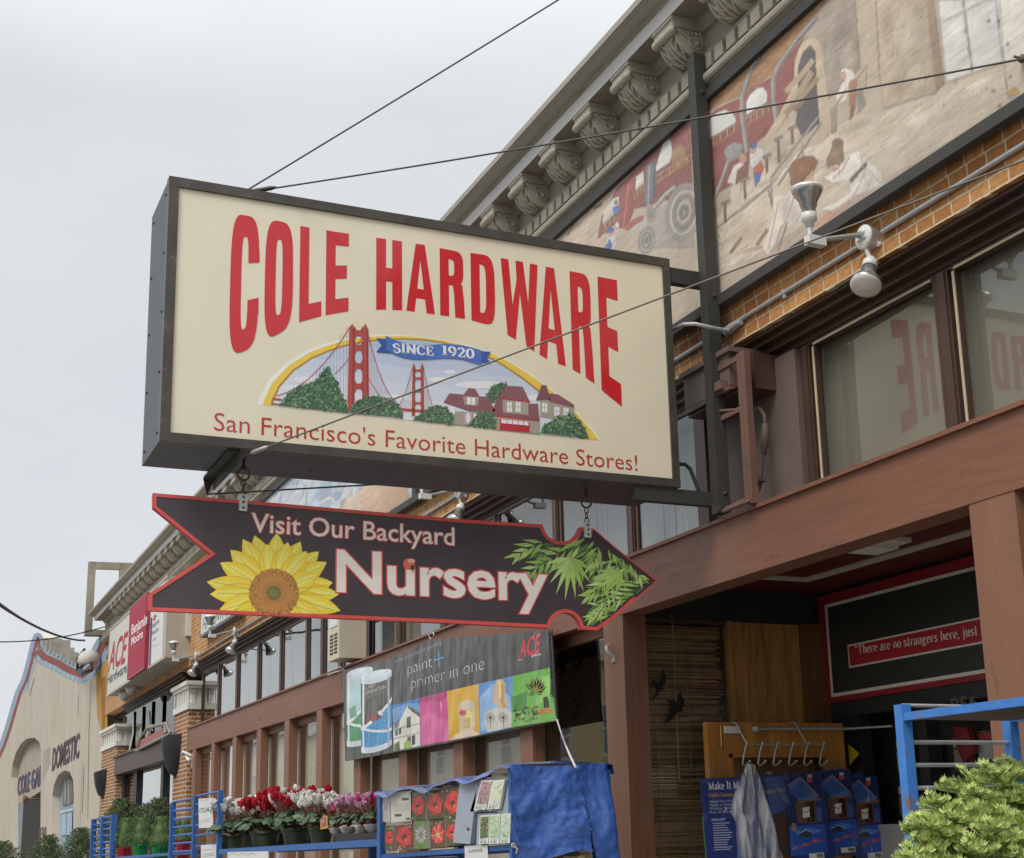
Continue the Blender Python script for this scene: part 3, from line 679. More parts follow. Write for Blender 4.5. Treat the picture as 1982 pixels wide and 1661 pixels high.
def bush(pts, z, n, L=8, s=9, base='4c6a52'):
    """a printed tree: solid patch with many small leaf shapes on it"""
    a.poly(pts, base, L, z)
    xs = [p[0] for p in pts]; ys = [p[1] for p in pts]
    def inside(x, y):
        r = False; j = len(pts)-1
        for i in range(len(pts)):
            if (pts[i][1] > y) != (pts[j][1] > y) and x < (pts[j][0]-pts[i][0])*(y-pts[i][1])/(pts[j][1]-pts[i][1])+pts[i][0]: r = not r
            j = i
        return r
    k = 0
    while k < n:
        x, y = rt.uniform(min(xs)-s*.5, max(xs)+s*.5), rt.uniform(min(ys)-s*.5, max(ys))
        if not inside(x, y) and not (inside(x+s*.7, y) or inside(x-s*.7, y) or inside(x, y+s*.8)): continue
        k += 1; t = rt.uniform(0, pi); l = s*rt.uniform(.6, 1.2)
        a.poly([(x-l*cos(t), y-l*sin(t)), (x+.45*l*sin(t), y-.45*l*cos(t)), (x+l*cos(t), y+l*sin(t)), (x-.45*l*sin(t), y+.45*l*cos(t))], rt.choice(['5d8163', '73976f', '3d5b48', '87a87c', '48694f', '2f4a3c']), L+.3+rt.random()*.6, z)
# houses
def hp(pts, c, L=7): a.poly(pts, c, L, Z2)
hp([(208, 1080), (395, 1085), (400, 1165), (212, 1150)], 'a99c93', 6.2); hp([(157, 1035), (190, 985), (395, 1005), (432, 1080), (300, 1080), (165, 1035)], '8b5a62', 7)
hp([(260, 1000), (345, 1005), (340, 1050), (268, 1045)], 'a99c93', 7.2); hp([(258, 1000), (290, 957), (325, 962), (348, 1002)], '8b5a62', 7.4); hp([(282, 1005), (326, 1009), (324, 1048), (282, 1043)], 'eceaec', 7.6); hp([(302, 1005), (305, 1005), (305, 1047), (302, 1047)], '8b8083', 7.8)
hp([(193, 1055), (218, 1057), (217, 1095), (193, 1092)], 'eceaec', 7.2); hp([(265, 1082), (310, 1085), (308, 1150), (268, 1147)], 'b9aeb0', 7.3); a.disc(287, 1115, 11, 28, 'e6e2e6', 7.6, Z2); hp([(318, 1090), (350, 1092), (348, 1128), (318, 1125)], 'eceaec', 7.6)
hp([(470, 1010), (605, 1025), (605, 1100), (470, 1085)], 'a9a290', 6.4); hp([(450, 1000), (485, 945), (575, 950), (614, 1032), (450, 1010)], '8b5a62', 7); hp([(450, 1006), (614, 1026), (614, 1034), (450, 1014)], 'a93a45', 7.3)
for x in (492, 538): hp([(x, 1030), (x+26, 1032), (x+26, 1085), (x, 1082)], 'eceaec', 7.4); hp([(x+12, 1030), (x+14, 1030), (x+14, 1084), (x+12, 1084)], '8b8083', 7.6); hp([(x, 1055), (x+26, 1057), (x+26, 1059), (x, 1057)], '8b8083', 7.6)
hp([(430, 1075), (665, 1100), (665, 1200), (430, 1175)], 'a9a290', 6.6); hp([(412, 1085), (440, 1015), (470, 1015), (470, 1085), (605, 1100), (605, 1040), (655, 1040), (664, 1130), (412, 1100)], '8b5a62', 7); hp([(412, 1098), (664, 1126), (664, 1134), (412, 1106)], 'a93a45', 7.3)
hp([(455, 1120), (612, 1135), (612, 1192), (455, 1178)], 'b8323f', 7.2); hp([(462, 1122), (606, 1136), (606, 1155), (462, 1142)], 'e6e4ee', 7.4)
for i in range(1, 5): hp([(462+i*29, 1122), (465+i*29, 1122), (465+i*29, 1158), (462+i*29, 1158)], 'b8323f', 7.6)
hp([(668, 1020), (722, 1020), (722, 1115), (668, 1108)], 'a9a290', 6.6); hp([(645, 1022), (675, 942), (700, 942), (722, 1022)], '7d5059', 7); hp([(715, 985), (760, 990), (845, 1045), (845, 1062), (715, 1030)], '8b5a62', 7); hp([(715, 1028), (845, 1056), (850, 1130), (715, 1115)], 'a9a290', 6.5)
for x, y in ((678, 1035), (742, 1055), (790, 1060)): hp([(x, y), (x+27, y+3), (x+27, y+52), (x, y+48)], 'eceaec', 7.4); hp([(x+12, y), (x+14, y), (x+14, y+50), (x+12, y+50)], '8b8083', 7.6); hp([(x, y+22), (x+27, y+25), (x+27, y+27), (x, y+24)], '8b8083', 7.6)
for i in range(9): hp([(175+i*22, 1000+i*6), (190+i*22, 1001+i*6), (190+i*22, 1003+i*6), (175+i*22, 1002+i*6)], '6f4850', 7.5)
bush([(750, 1245), (790, 1190), (830, 1160), (880, 1140), (940, 1120), (975, 1075), (1000, 1045), (1025, 1085), (1050, 1135), (1090, 1225), (1112, 1285)], Z1, 420, 8.2, 10)
bush([(1120, 1285), (1140, 1235), (1200, 1200), (1270, 1200), (1330, 1215), (1370, 1245), (1392, 1310)], Z1, 240, 8.2, 10)
bush([(1440, 1320), (1470, 1300), (1540, 1250), (1610, 1255), (1655, 1305), (1650, 1345)], Z1, 170, 8.2, 9)
bush([(385, 1000), (410, 950), (450, 932), (495, 936), (460, 990), (430, 1030), (400, 1035)], Z2, 80, 6.1, 9)
bush([(288, 1155), (345, 1085), (400, 1080), (430, 1100), (425, 1172)], Z2, 150, 8.2, 9)
bush([(670, 1195), (690, 1150), (760, 1115), (830, 1095), (880, 1130), (925, 1222)], Z2, 260, 8.2, 10)
# ribbon with the year
a.poly([(1252, 897), (1330, 905), (1330, 975), (1252, 970), (1283, 932)], '39569f', 9, Z1); a.poly([(1770, 962), (1847, 968), (1825, 1000), (1848, 1028), (1770, 1020)], '39569f', 9, Z1)
tp = [(1303, 885), (1350, 908), (1400, 925), (1450, 933), (1500, 935), (1550, 932), (1600, 928), (1650, 929), (1700, 935), (1750, 946), (1797, 960)]; bt_ = [(1797, 1038), (1750, 1022), (1700, 1008), (1650, 1002), (1600, 1001), (1550, 1005), (1500, 1008), (1450, 1007), (1400, 1000), (1350, 983), (1303, 957)]
a.poly(tp+bt_, '4a72bd', 9.4, Z1)
# a little roman face drawn with a broad nib, for the ribbon and the quotation board
def arcp(cx, cy, rx, ry, a0, a1, n=12): return [(cx+rx*cos(radians(a0+(a1-a0)*i/n)), cy+ry*sin(radians(a0+(a1-a0)*i/n))) for i in range(n+1)]
SF = {
 'S': (.62, [arcp(.31, .74, .22, .22, 20, 270)+arcp(.31, .26, .24, .24, 90, -160)], [(.52, .68, .52, .98), (.08, .03, .08, .3)]),
 'I': (.36, [[(.18, 0), (.18, 1)]], [(.02, 0, .34, 0), (.02, .97, .34, .97)]),
 'N': (.82, [[(.15, 0), (.15, 1)], [(.15, 1), (.68, 0)], [(.68, 0), (.68, 1)]], [(0, 0, .28, 0), (0, .97, .2, .97), (.56, .97, .82, .97)]),
 'C': (.72, [arcp(.38, .5, .3, .48, 45, 315)], [(.62, .66, .62, .98), (.62, .04, .62, .28)]),
 'E': (.66, [[(.16, 0), (.16, 1)], [(.1, .97), (.58, .97)], [(.16, .5), (.42, .5)], [(.1, .02), (.6, .02)]], [(0, 0, .3, 0), (0, .97, .3, .97), (.57, .74, .57, .98), (.6, .02, .6, .28), (.42, .38, .42, .62)]),
 '1': (.42, [[(.22, 0), (.22, 1)], [(.22, .98), (.06, .85)]], [(.04, 0, .4, 0)]),
 '9': (.62, [arcp(.3, .67, .22, .31, 0, 360), arcp(.22, .6, .30, .58, 0, -80)], []),
 '2': (.6, [arcp(.29, .72, .2, .26, 170, -20)+[(.1, .06)], [(.06, .05), (.54, .05)]], [(.54, .05, .54, .24)]),
 '0': (.64, [arcp(.31, .5, .24, .48, 0, 360)], []),
 'T': (.7, [[(.35, 0), (.35, 1)], [(.03, .97), (.67, .97)]], [(.18, 0, .52, 0), (.05, .72, .05, .98), (.65, .72, .65, .98)]),
 'h': (.6, [[(.14, 0), (.14, 1)], arcp(.31, .42, .17, .23, 175, 0)+[(.48, 0)]], [(.02, 0, .27, 0), (.36, 0, .6, 0), (.02, .97, .14, .97)]),
 'e': (.5, [arcp(.25, .33, .2, .32, 0, 315), [(.06, .36), (.45, .36)]], []),
 'r': (.45, [[(.14, 0), (.14, .66)], arcp(.29, .44, .15, .2, 170, 60)], [(.02, 0, .3, 0), (.02, .64, .14, .64), (.4, .5, .4, .64)]),
 'a': (.5, [arcp(.23, .48, .16, .16, 150, 0)+[(.39, .05), (.48, .03)], arcp(.22, .18, .16, .17, 60, 300)], []),
 'n': (.6, [[(.14, 0), (.14, .66)], arcp(.31, .42, .17, .23, 175, 0)+[(.48, 0)]], [(.02, 0, .27, 0), (.36, 0, .6, 0), (.02, .64, .14, .64)]),
 'o': (.52, [arcp(.26, .33, .2, .32, 0, 360)], []),
 's': (.44, [arcp(.21, .49, .14, .15, 20, 270)+arcp(.21, .17, .15, .16, 90, -160)], []),
 't': (.36, [[(.16, .9), (.16, .12)]+arcp(.25, .12, .09, .1, 180, 320), [(.02, .64), (.33, .64)]], []),
 'g': (.52, [arcp(.22, .46, .15, .18, 0, 360), arcp(.24, -.1, .2, .14, 0, 360), [(.2, .28), (.1, .16), (.3, .05)]], [(.34, .62, .5, .62)]),
 'i': (.3, [[(.14, 0), (.14, .66)], [(.14, .84), (.14, .96)]], [(.02, 0, .27, 0), (.02, .64, .14, .64)]),
 'j': (.3, [[(.17, .66), (.17, -.1)]+arcp(.07, -.1, .1, .14, 0, -120), [(.17, .84), (.17, .96)]], [(.05, .64, .17, .64)]),
 'u': (.6, [[(.14, .66), (.14, .2)]+arcp(.28, .2, .14, .18, 180, 330), [(.46, .66), (.46, 0)]], [(.02, .64, .14, .64), (.34, .64, .46, .64), (.46, 0, .58, 0)]),
 'l': (.3, [[(.14, 0), (.14, 1)]], [(.02, 0, .27, 0), (.02, .97, .14, .97)]),
 'f': (.38, [[(.15, 0), (.15, .8)]+arcp(.27, .8, .12, .18, 180, 40), [(.02, .64), (.34, .64)]], [(.02, 0, .3, 0)]),
 'd': (.58, [arcp(.24, .33, .18, .32, 0, 360), [(.44, 1), (.44, 0)]], [(.32, .97, .44, .97), (.44, 0, .56, 0)]),
 ',': (.26, [[(.12, .08), (.12, 0), (.05, -.16)]], []), ' ': (.28, [], []),
 '"': (.42, [arcp(.12, .84, .06, .07, 0, 360, 8), [(.07, .88), (.15, 1.0)], arcp(.3, .84, .06, .07, 0, 360, 8), [(.25, .88), (.33, 1.0)]], []),
}
def serif(a, body, b0, b1, t0, col, L, z=None, thick=.17, thin=.07):
    if z: b0, b1, t0 = z(*b0), z(*b1), z(*t0)
    A, B, T = a.P(*b0), a.P(*b1), a.P(*t0); a.L = L; c = rgb(col)
    tot = sum(SF[ch][0]+.06 for ch in body)-.06
    ex = (B-A)/tot; e = ex.normalized(); up = T-A; up = up-e*up.dot(e); x = 0
    def put(q): a.poly3([a.lay(A+ex*(x+p[0])+up*p[1]) for p in q], c)
    for ch in body:
        w, st, se = SF[ch]
        for s in st:
            n = len(s); l = []; r = []
            for i in range(n):
                p, q = s[max(i-1, 0)], s[min(i+1, n-1)]; dx, dy = q[0]-p[0], q[1]-p[1]; d = sqrt(dx*dx+dy*dy) or 1
                diag = 1.0 if (dx*dy <= 0 or abs(dx) < .3*abs(dy)) else .55
                h = (thin+(thick-thin)*abs(dy)/d*diag)/2
                l.append((s[i][0]-dy/d*h, s[i][1]+dx/d*h)); r.append((s[i][0]+dy/d*h, s[i][1]-dx/d*h))
            for i in range(n-1): put([l[i], l[i+1], r[i+1], r[i]])
        for x0, y0, x1, y1 in se:
            if abs(y1-y0) < .01: put([(x0, y0), (x1, y0), (x1, y0+thin*.9), (x0, y0+thin*.9)])
            else: put([(x0-thin*.5, y0), (x0+thin*.5, y0), (x0+thin*.5, y1), (x0-thin*.5, y1)])
        x += w+.06
serif(a, 'SINCE', (1340, 972), (1552, 989), (1342, 924), 'f2f1ea', 9.8, Z1, .2, .09)
serif(a, '1920', (1592, 984), (1762, 1004), (1592, 935), 'f2f1ea', 9.8, Z1, .2, .09)
a.build('bridge_picture', sign_art, sg)
# --- post, arms, conduit and brackets of the sign
b = MB(); b.box(-.062, 0, 6.468, 6.56, 3.315, 6.165); b.box(-.075, .004, 6.462, 6.49, 3.318, 6.163)
for z in (3.42, 3.9, 4.6, 5.9): b.lathe((-.03, 6.462, z), (0, -1, 0), [(.012, 0), (.012, .008), (.001, .010)], 6)
b.build('post', M['black'], sg)
for z0, z1 in ((3.372, 3.42), (ay(1340, 548, 6.6).z-.03, ay(1340, 548, 6.6).z+.03)):
    b = MB(); b.box(-.55 if z0 < 3.5 else XR-.02, .0, 6.567, 6.62, z0, z1); b.box((-.55 if z0 < 3.5 else XR-.02)+.002, .002, 6.563, 6.567, z0-.002, z1+.03); b.build('arm', M['black'], sg)
gp = [ax(1410, 640, .02), ax(1385, 636, -.06), ay(1345, 627, 6.42), ay(1322, 628, 6.5), ay(1309, 636, 6.62), Vector((XR, 6.75, ay(1308, 650, 6.7).z))]
b = MB(); b.tube(gp, .012, 8); q = ax(1420, 632, .05); b.tube([q+Vector((0, .09, -.012)), q+Vector((0, .05, -.006)), q, q+Vector((0, -.08, .0))], [.018, .028, .026, .016], 10)
b.build('conduit', M['steel'], sg)
b = MB(); p0 = ay(1316, 900, 6.75); p0.x = XR
b.tube([p0, ay(1326, 899, 6.75), ay(1336, 908, 6.72), ay(1344, 928, 6.7), ay(1352, 950, 6.68)], .012, 8); b.box(XR, XR+.035, 6.68, 6.80, ay(1320, 925, 6.7).z, ay(1320, 900, 6.7).z); b.build('conduit_loop', M['black'], sg)
b = MB(); A = ay(462, 875, 6.62)
b.box(A.x-.06, A.x, YS+.04, YS+.62, ZB_-.012, ZB_-.0005); b.box(A.x-.008, A.x, YS+.04, YS+.62, ZB_-.07, ZB_-.002); b.prism([(A.x-.06, YS+.62, ZB_-.012), (A.x, YS+.62, ZB_-.012), (A.x-.03, YS+.66, ZB_-.09)], (0, .008, 0))
b.build('mounting_strap', M['black'], sg)
b = MB(); A2 = ay(470, 364, 6.7); b.prism([(A2.x-.03, 6.7, ZT), (A2.x+.03, 6.7, ZT), (A2.x+.005, 6.7, ZT+.06), (A2.x-.01, 6.7, ZT+.06)], (0, .012, 0)); b.build('wire_lug', M['black'], sg)
# ================================================================== guy wires
wire = mat('wire_rope', '4b4842', .5, metal=.3, var=.1)
def wirething(name, label, pts, r, m=wire, group=None, cat='wire'):
    b = MB(); b.tube(pts, r, 6); o = b.build(name, m); return tag(o, label, cat, group)
def sagline(a_, b_, sag, n=12): return [a_.lerp(b_, i/n)-Vector((0, 0, sag*4*(i/n)*(1-i/n))) for i in range(n+1)]
T0 = Vector((A2.x, 6.706, ZT+.05))
wirething('guy_wire', 'thin dark guy wire rising from sign top across open sky to roof edge', sagline(T0, ax(1437, -223, -.3), .01), .0045, group='guy wires of the sign')
w2 = wirething('guy_wire', 'thin guy wire from sign top crossing brackets and mural painting', sagline(T0, ax(1980, 114, .0), .02), .0045, group='guy wires of the sign')
b = MB(); d = (ax(1980, 114, 0)-T0).normalized(); b.tube([T0+d*.03, T0+d*.05, T0+d*.17, T0+d*.2], [.006, .012, .012, .006], 6); b.build('wire_clamp', wire, w2)
b = MB(); b.lathe(ax(1980, 114, .02), (-1, 0, 0), [(.02, 0), (.02, .01), (.006, .015), (.006, .05), (.001, .05)], 10); b.build('wire_anchor', M['rust'], w2)
L0 = ay(468, 884, 6.60)
w3 = wirething('guy_wire', 'thin guy wire running diagonally in front of the cream sign face to the brick wall', sagline(L0, ax(2060, 281, .06), .0), .0042, mat('pale_wire', '6f6a60', .5, metal=.2), group='guy wires of the sign')
d = (ax(2060, 281, .06)-L0).normalized(); b = MB(); b.tube([L0+d*.05, L0+d*.06, L0+d*.13, L0+d*.15], [.005, .011, .011, .005], 6); b.build('wire_clamp', M['steel'], w3)
wirething('guy_wire', 'dark guy wire stretched under the sign from its strap to the wall', sagline(Vector((A.x-.03, YS+.66, ZB_-.085)), ax(1300, 905, .15), .0), .005, group='guy wires of the sign')
# ================================================================== arrow sign hanging below
YA = 6.8
def PA(u, v): return ay(u, v, YA)
ar = thing('arrow_sign', 'dark arrow shaped board with red edge, sunflower and palm leaves hanging under box sign', 'sign', PA(800, 1215))
ol = [(50, 105), (400, 133), (800, 168), (1200, 203), (1500, 222)] + [(1571+66*cos(t), 226+60*sin(t)) for t in [pi-pi*i/12 for i in range(1, 12)]] + [(1640, 232), (1692, 238), (1760, 297), (1850, 370), (1930, 432), (1850, 500), (1770, 570), (1705, 617), (1642, 612)] + [(1584+57*cos(t), 612-62*sin(t)) for t in [pi*i/12 for i in range(1, 12)]] + [(1526, 608), (1100, 587), (600, 566), (35, 543), (35, 480), (262, 332), (50, 160)]
pts = [PA(*ZA(*p)) for p in ol]
b = MB(); b.prism([p+Vector((0, .004, 0)) for p in pts], (0, .028, 0)); b.build('board', mat('red_edge_paint', 'c84c46', .5, var=.08), ar)
arrow_art = art_mat('arrow_paint', .42, k=1.12, var=.10, scale=9, coat=.25, bump=.12, bscale=30, stretch=(.25, 1, 1))
a = Art(PA, (0, -1, 0), .0007)
a.poly(ol, '453c42', 0, ZA)
a.line([ZA(*p) for p in ol]+[ZA(*ol[0])], 0, 'd2574f', 9)
a.build('board_face', arrow_art, ar)
a = Art(PA, (0, -1, 0), .0007)
# border, kept inside the outline
def edge_band(o, w):
    n = len(o); q = []
    for i in range(n):
        p0, p1, p2 = o[i-1], o[i], o[(i+1) % n]
        d1 = Vector((p1[0]-p0[0], p1[1]-p0[1])).normalized(); d2 = Vector((p2[0]-p1[0], p2[1]-p1[1])).normalized()
        n1 = Vector((-d1.y, d1.x)); n2 = Vector((-d2.y, d2.x)); m_ = n1+n2; m_ = m_/max(.35, m_.dot(n1)) if m_.length > .01 else n1
        q.append((p1[0]+m_.x*w, p1[1]+m_.y*w))
    return q
inn = edge_band(ol, 13)
a.L = 5; n = len(ol)
for i in range(n):
    if 17 <= i <= 22 and i != 17:
        pass
    q = [ol[i], ol[(i+1) % n], inn[(i+1) % n], inn[i]]
    col = 'd5564e'
    if 17 <= i <= 20: q = [ol[i], ol[(i+1) % n], edge_band(ol, 5)[(i+1) % n], edge_band(ol, 5)[i]]
    a.poly(q, col, 5, ZA)
a.build('border', arrow_art, ar)
a = Art(PA, (0, -1, 0), .0007)
for off, col, L in ((.035, 'd5564e', 3), (.008, 'ece4da', 4)): a.text('Visit Our Backyard', (417, 249), (1172, 300), (417, 179), col, L, off, z=ZA)
for off, col, L in ((.044, 'd5564e', 3), (.022, 'ece4da', 4)): a.text('Nursery', (739, 469), (1514, 506), (739, 318), col, L, off, z=ZA)
# ladybird on the lettering
a.disc(1003, 370, 22, 22, 'd87058', 5, ZA); a.disc(1012, 358, 14, 8, 'eda792', 5.3, ZA); a.disc(1016, 383, 8, 10, '4a3a3a', 5.6, ZA); a.line([(1016, 392), (1018, 402)], 2, 'b8574a', 5.6, ZA)
a.build('lettering', arrow_art, ar)
# sunflower
a = Art(PA, (0, -1, 0), .0006); rs = random.Random(4)
cx, cy = 500, 478
def clipb(x, y): return (x, min(y, 543+(x-35)*.042-8))
tips = [(428, 262), (512, 253), (600, 285), (668, 322), (697, 362), (720, 438), (743, 482), (749, 543), (690, 590), (384, 276), (338, 316), (300, 364), (250, 436), (262, 482), (292, 550), (345, 590), (470, 270), (560, 262), (640, 300), (685, 400), (600, 610), (420, 610)]
for i, (tx_, ty) in enumerate(tips):
    th = atan2(ty-cy, tx_-cx); d = sqrt((tx_-cx)**2+(ty-cy)**2)
    if i in (16, 17, 18, 19): d *= .88
    for k_, (c1, wf) in enumerate((('e6c238', 1.0), ('f2d64a', .84), ('f8e46e', .35))):
        q = []
        for s_ in (1, -1):
            for j in range(9):
                t = j/8 if s_ == 1 else 1-j/8
                w = 40*wf*sin(pi*min(1, t*.92+.08))**.8*(1-.15*t)+6*(1-t)
                r = 60+(d-60)*t
                q.append(clipb(cx+r*cos(th)-s_*w*sin(th), cy+r*sin(th)+s_*w*cos(th)))
        a.poly(q, c1, 1+i*.15+k_*.045, ZA)
    a.line([ZA(*clipb(cx+(90)*cos(th), cy+90*sin(th))), ZA(*clipb(cx+(d*.9)*cos(th+.02), cy+d*.9*sin(th+.02)))], .8, 'd9b238', 4.6)
a.poly([clipb(cx+92*cos(2*pi*i/40)*(1+.03*(i % 2)), cy+90*sin(2*pi*i/40)*(1+.03*(i % 2))) for i in range(40)], 'b98545', 5, ZA)
a.poly([clipb(cx+72*cos(2*pi*i/30), cy+70*sin(2*pi*i/30)) for i in range(30)], 'c58a4c', 5.4, ZA)
a.disc(cx, cy, 46, 44, 'b98450', 5.6, ZA); a.disc(cx, cy, 28, 27, '7d7140', 5.8, ZA); a.disc(cx-4, cy-2, 16, 15, '7a8350', 6, ZA)
for i in range(620):
    r = 92*sqrt(rs.random()); t = rs.uniform(0, 2*pi)
    x, y = clipb(cx+r*cos(t), cy+r*sin(t)); s_ = 3.6 if r > 66 else 2.2
    col = rs.choice(['dca85a', '7a5230', 'd6a358', '8a6036']) if r > 66 else (rs.choice(['c98a4c', '96602f', 'd19a5c']) if r > 40 else rs.choice(['8f7a44', '6f7440', 'a5713c']))
    a.poly([(x-s_*cos(t), y-s_*sin(t)), (x+s_*.5*sin(t), y-s_*.5*cos(t)), (x+s_*cos(t), y+s_*sin(t)), (x-s_*.5*sin(t), y+s_*.5*cos(t))], col, 6.3+rs.random()*.5, ZA)
a.build('sunflower', arrow_art, ar)
# palm leaves
a = Art(PA, (0, -1, 0), .0006); rs = random.Random(9)
def inarrow(x, y):
    up_ = 232+(x-1640)*(432-232)/(1930-1640); dn = 432+(1930-x)*(617-432)/(1930-1705)
    if x > 1640 and y < up_+6: return False
    if x > 1700 and y > dn-10: return False
    if sqrt((x-1571)**2+(y-226)**2) < 74: return False
    return 225 < y < 608
def leaflet(x, y, th, l, w, col, L):
    tx_, ty = x+l*cos(th), y+l*sin(th)
    if not inarrow(tx_, ty) or not inarrow(x, y): return
    mx_, my = x+l*.4*cos(th), y+l*.4*sin(th)
    a.poly([(x, y), (mx_-w*sin(th), my+w*cos(th)), (tx_, ty), (mx_+w*sin(th), my-w*cos(th))], col, L, ZA)
    a.poly([(x, y), (mx_-w*.25*sin(th), my+w*.25*cos(th)), (tx_, ty)], 'b9d58a' if rs.random() < .5 else '6f9a4c', L+.15, ZA)
def frond(p0, p1, n, l, L, cols, bend=0, spread=.75):
    for i in range(n):
        t = i/(n-1); x = p0[0]+(p1[0]-p0[0])*t; y = p0[1]+(p1[1]-p0[1])*t+bend*4*t*(1-t); th = atan2(p1[1]-p0[1]+bend*4*(1-2*t), p1[0]-p0[0])
        for s_ in (-1, 1): leaflet(x, y, th+s_*(spread-.35*t)+rs.uniform(-.1, .1), l*(1-.35*t)*rs.uniform(.8, 1.1), l*.075, rs.choice(cols), L+rs.random()*.4)
    leaflet(p1[0], p1[1], atan2(p1[1]-p0[1], p1[0]-p0[0]), l*.6, l*.06, cols[0], L+.4)
lg = ['a9c96c', 'b8d67c', '98bd5e', 'c6de90']; dk = ['4f7340', '62874a', '3f5d33', '7d9f56']
for p0, p1, n, l, bend in (((1690, 260), (1500, 330), 9, 110, -20), ((1700, 290), (1480, 400), 9, 100, -30), ((1760, 330), (1880, 430), 8, 80, -10), ((1900, 440), (1700, 590), 12, 70, 0), ((1680, 300), (1640, 400), 6, 90, 0), ((1800, 380), (1700, 540), 8, 80, 0), ((1850, 470), (1730, 590), 8, 60, 0)): frond(p0, p1, n, l, 2, dk, bend)
for p0, p1, n, l, bend in (((1660, 275), (1420, 330), 10, 105, -25), ((1640, 300), (1455, 400), 8, 95, -10), ((1720, 270), (1690, 360), 6, 90, 0), ((1720, 290), (1860, 410), 9, 85, -15), ((1800, 350), (1680, 480), 8, 95, 15), ((1880, 440), (1690, 560), 10, 75, 0), ((1760, 470), (1690, 590), 6, 60, 0), ((1690, 250), (1760, 330), 6, 70, 0)): frond(p0, p1, n, l, 3, lg, bend)
for th, l in ((2.25, 125), (1.95, 150), (1.7, 165), (1.45, 155), (1.2, 140), (.9, 120), (2.55, 110), (.55, 90), (2.9, 100)): leaflet(1605, 345, th, l, 10, rs.choice(lg), 4+rs.random()*.4)
for th, l in ((2.6, 130), (2.9, 125), (2.3, 120), (3.2, 100), (1.9, 90)): leaflet(1800, 400, th, l, 11, rs.choice(lg), 4.4+rs.random()*.4)
for i in range(90):
    x, y = rs.uniform(1690, 1920), rs.uniform(250, 600); leaflet(x, y, rs.uniform(1.6, 3.4), rs.uniform(25, 55), 5, rs.choice(dk+lg), 2.6+rs.random()*2)
a.build('palm_leaves', arrow_art, ar)
for (x, y) in ((385, 140), (1667, 242)):
    c = PA(*ZA(x, y)); b = MB(); b.box(c.x-.02, c.x+.02, YA-.012, YA+.04, c.z-.045, c.z+.04)
    for dz in (-.028, 0, .026): b.lathe((c.x, YA-.012, c.z+dz), (0, -1, 0), [(.006, 0), (.006, .004), (.001, .004)], 8, mi=1)
    b.build('hanger_clip', [M['white'], M['blackpaint']], ar)
# hooks and chains between the two signs
for k_, ((x, y), lab) in enumerate((((385, 140), 'rusty ring and short chain at the forked tail of the arrow board'), ((1667, 242), 'rusty ring and short chain at the leafy tip of the arrow board'))):
    c = PA(*ZA(x, y)); z0 = c.z+.04; t = thing('hanging_chain', lab, 'chain', (c.x, YA, z0), 'chains carrying the arrow board')
    b = MB(); n = max(3, int((ZB_-z0-.09)/.028)); zz = z0
    for i in range(n):
        ang = pi/2*(i % 2); rr_ = .012; h = (ZB_-.1-z0)/n*.75
        b.tube([(c.x+cos(ang)*rr_*cos(t_), YA+sin(ang)*rr_*cos(t_), zz+h*.6+h*.85*sin(t_)) for t_ in [2*pi*j/10 for j in range(11)]], .0035, 5, caps=False); zz += (ZB_-.1-z0)/n
    b.build('links', M['rust'], t)
    b = MB(); b.tube([(c.x+.03*cos(t_), YA, ZB_-.07+.03*sin(t_)) for t_ in [2*pi*j/14 for j in range(15)]], .006, 6, caps=False); b.lathe((c.x, YA, ZB_-.04), (0, 0, 1), [(.014, 0), (.014, .012), (.007, .015), (.007, .045)], 8); b.build('eye_bolt', M['rust'], t)
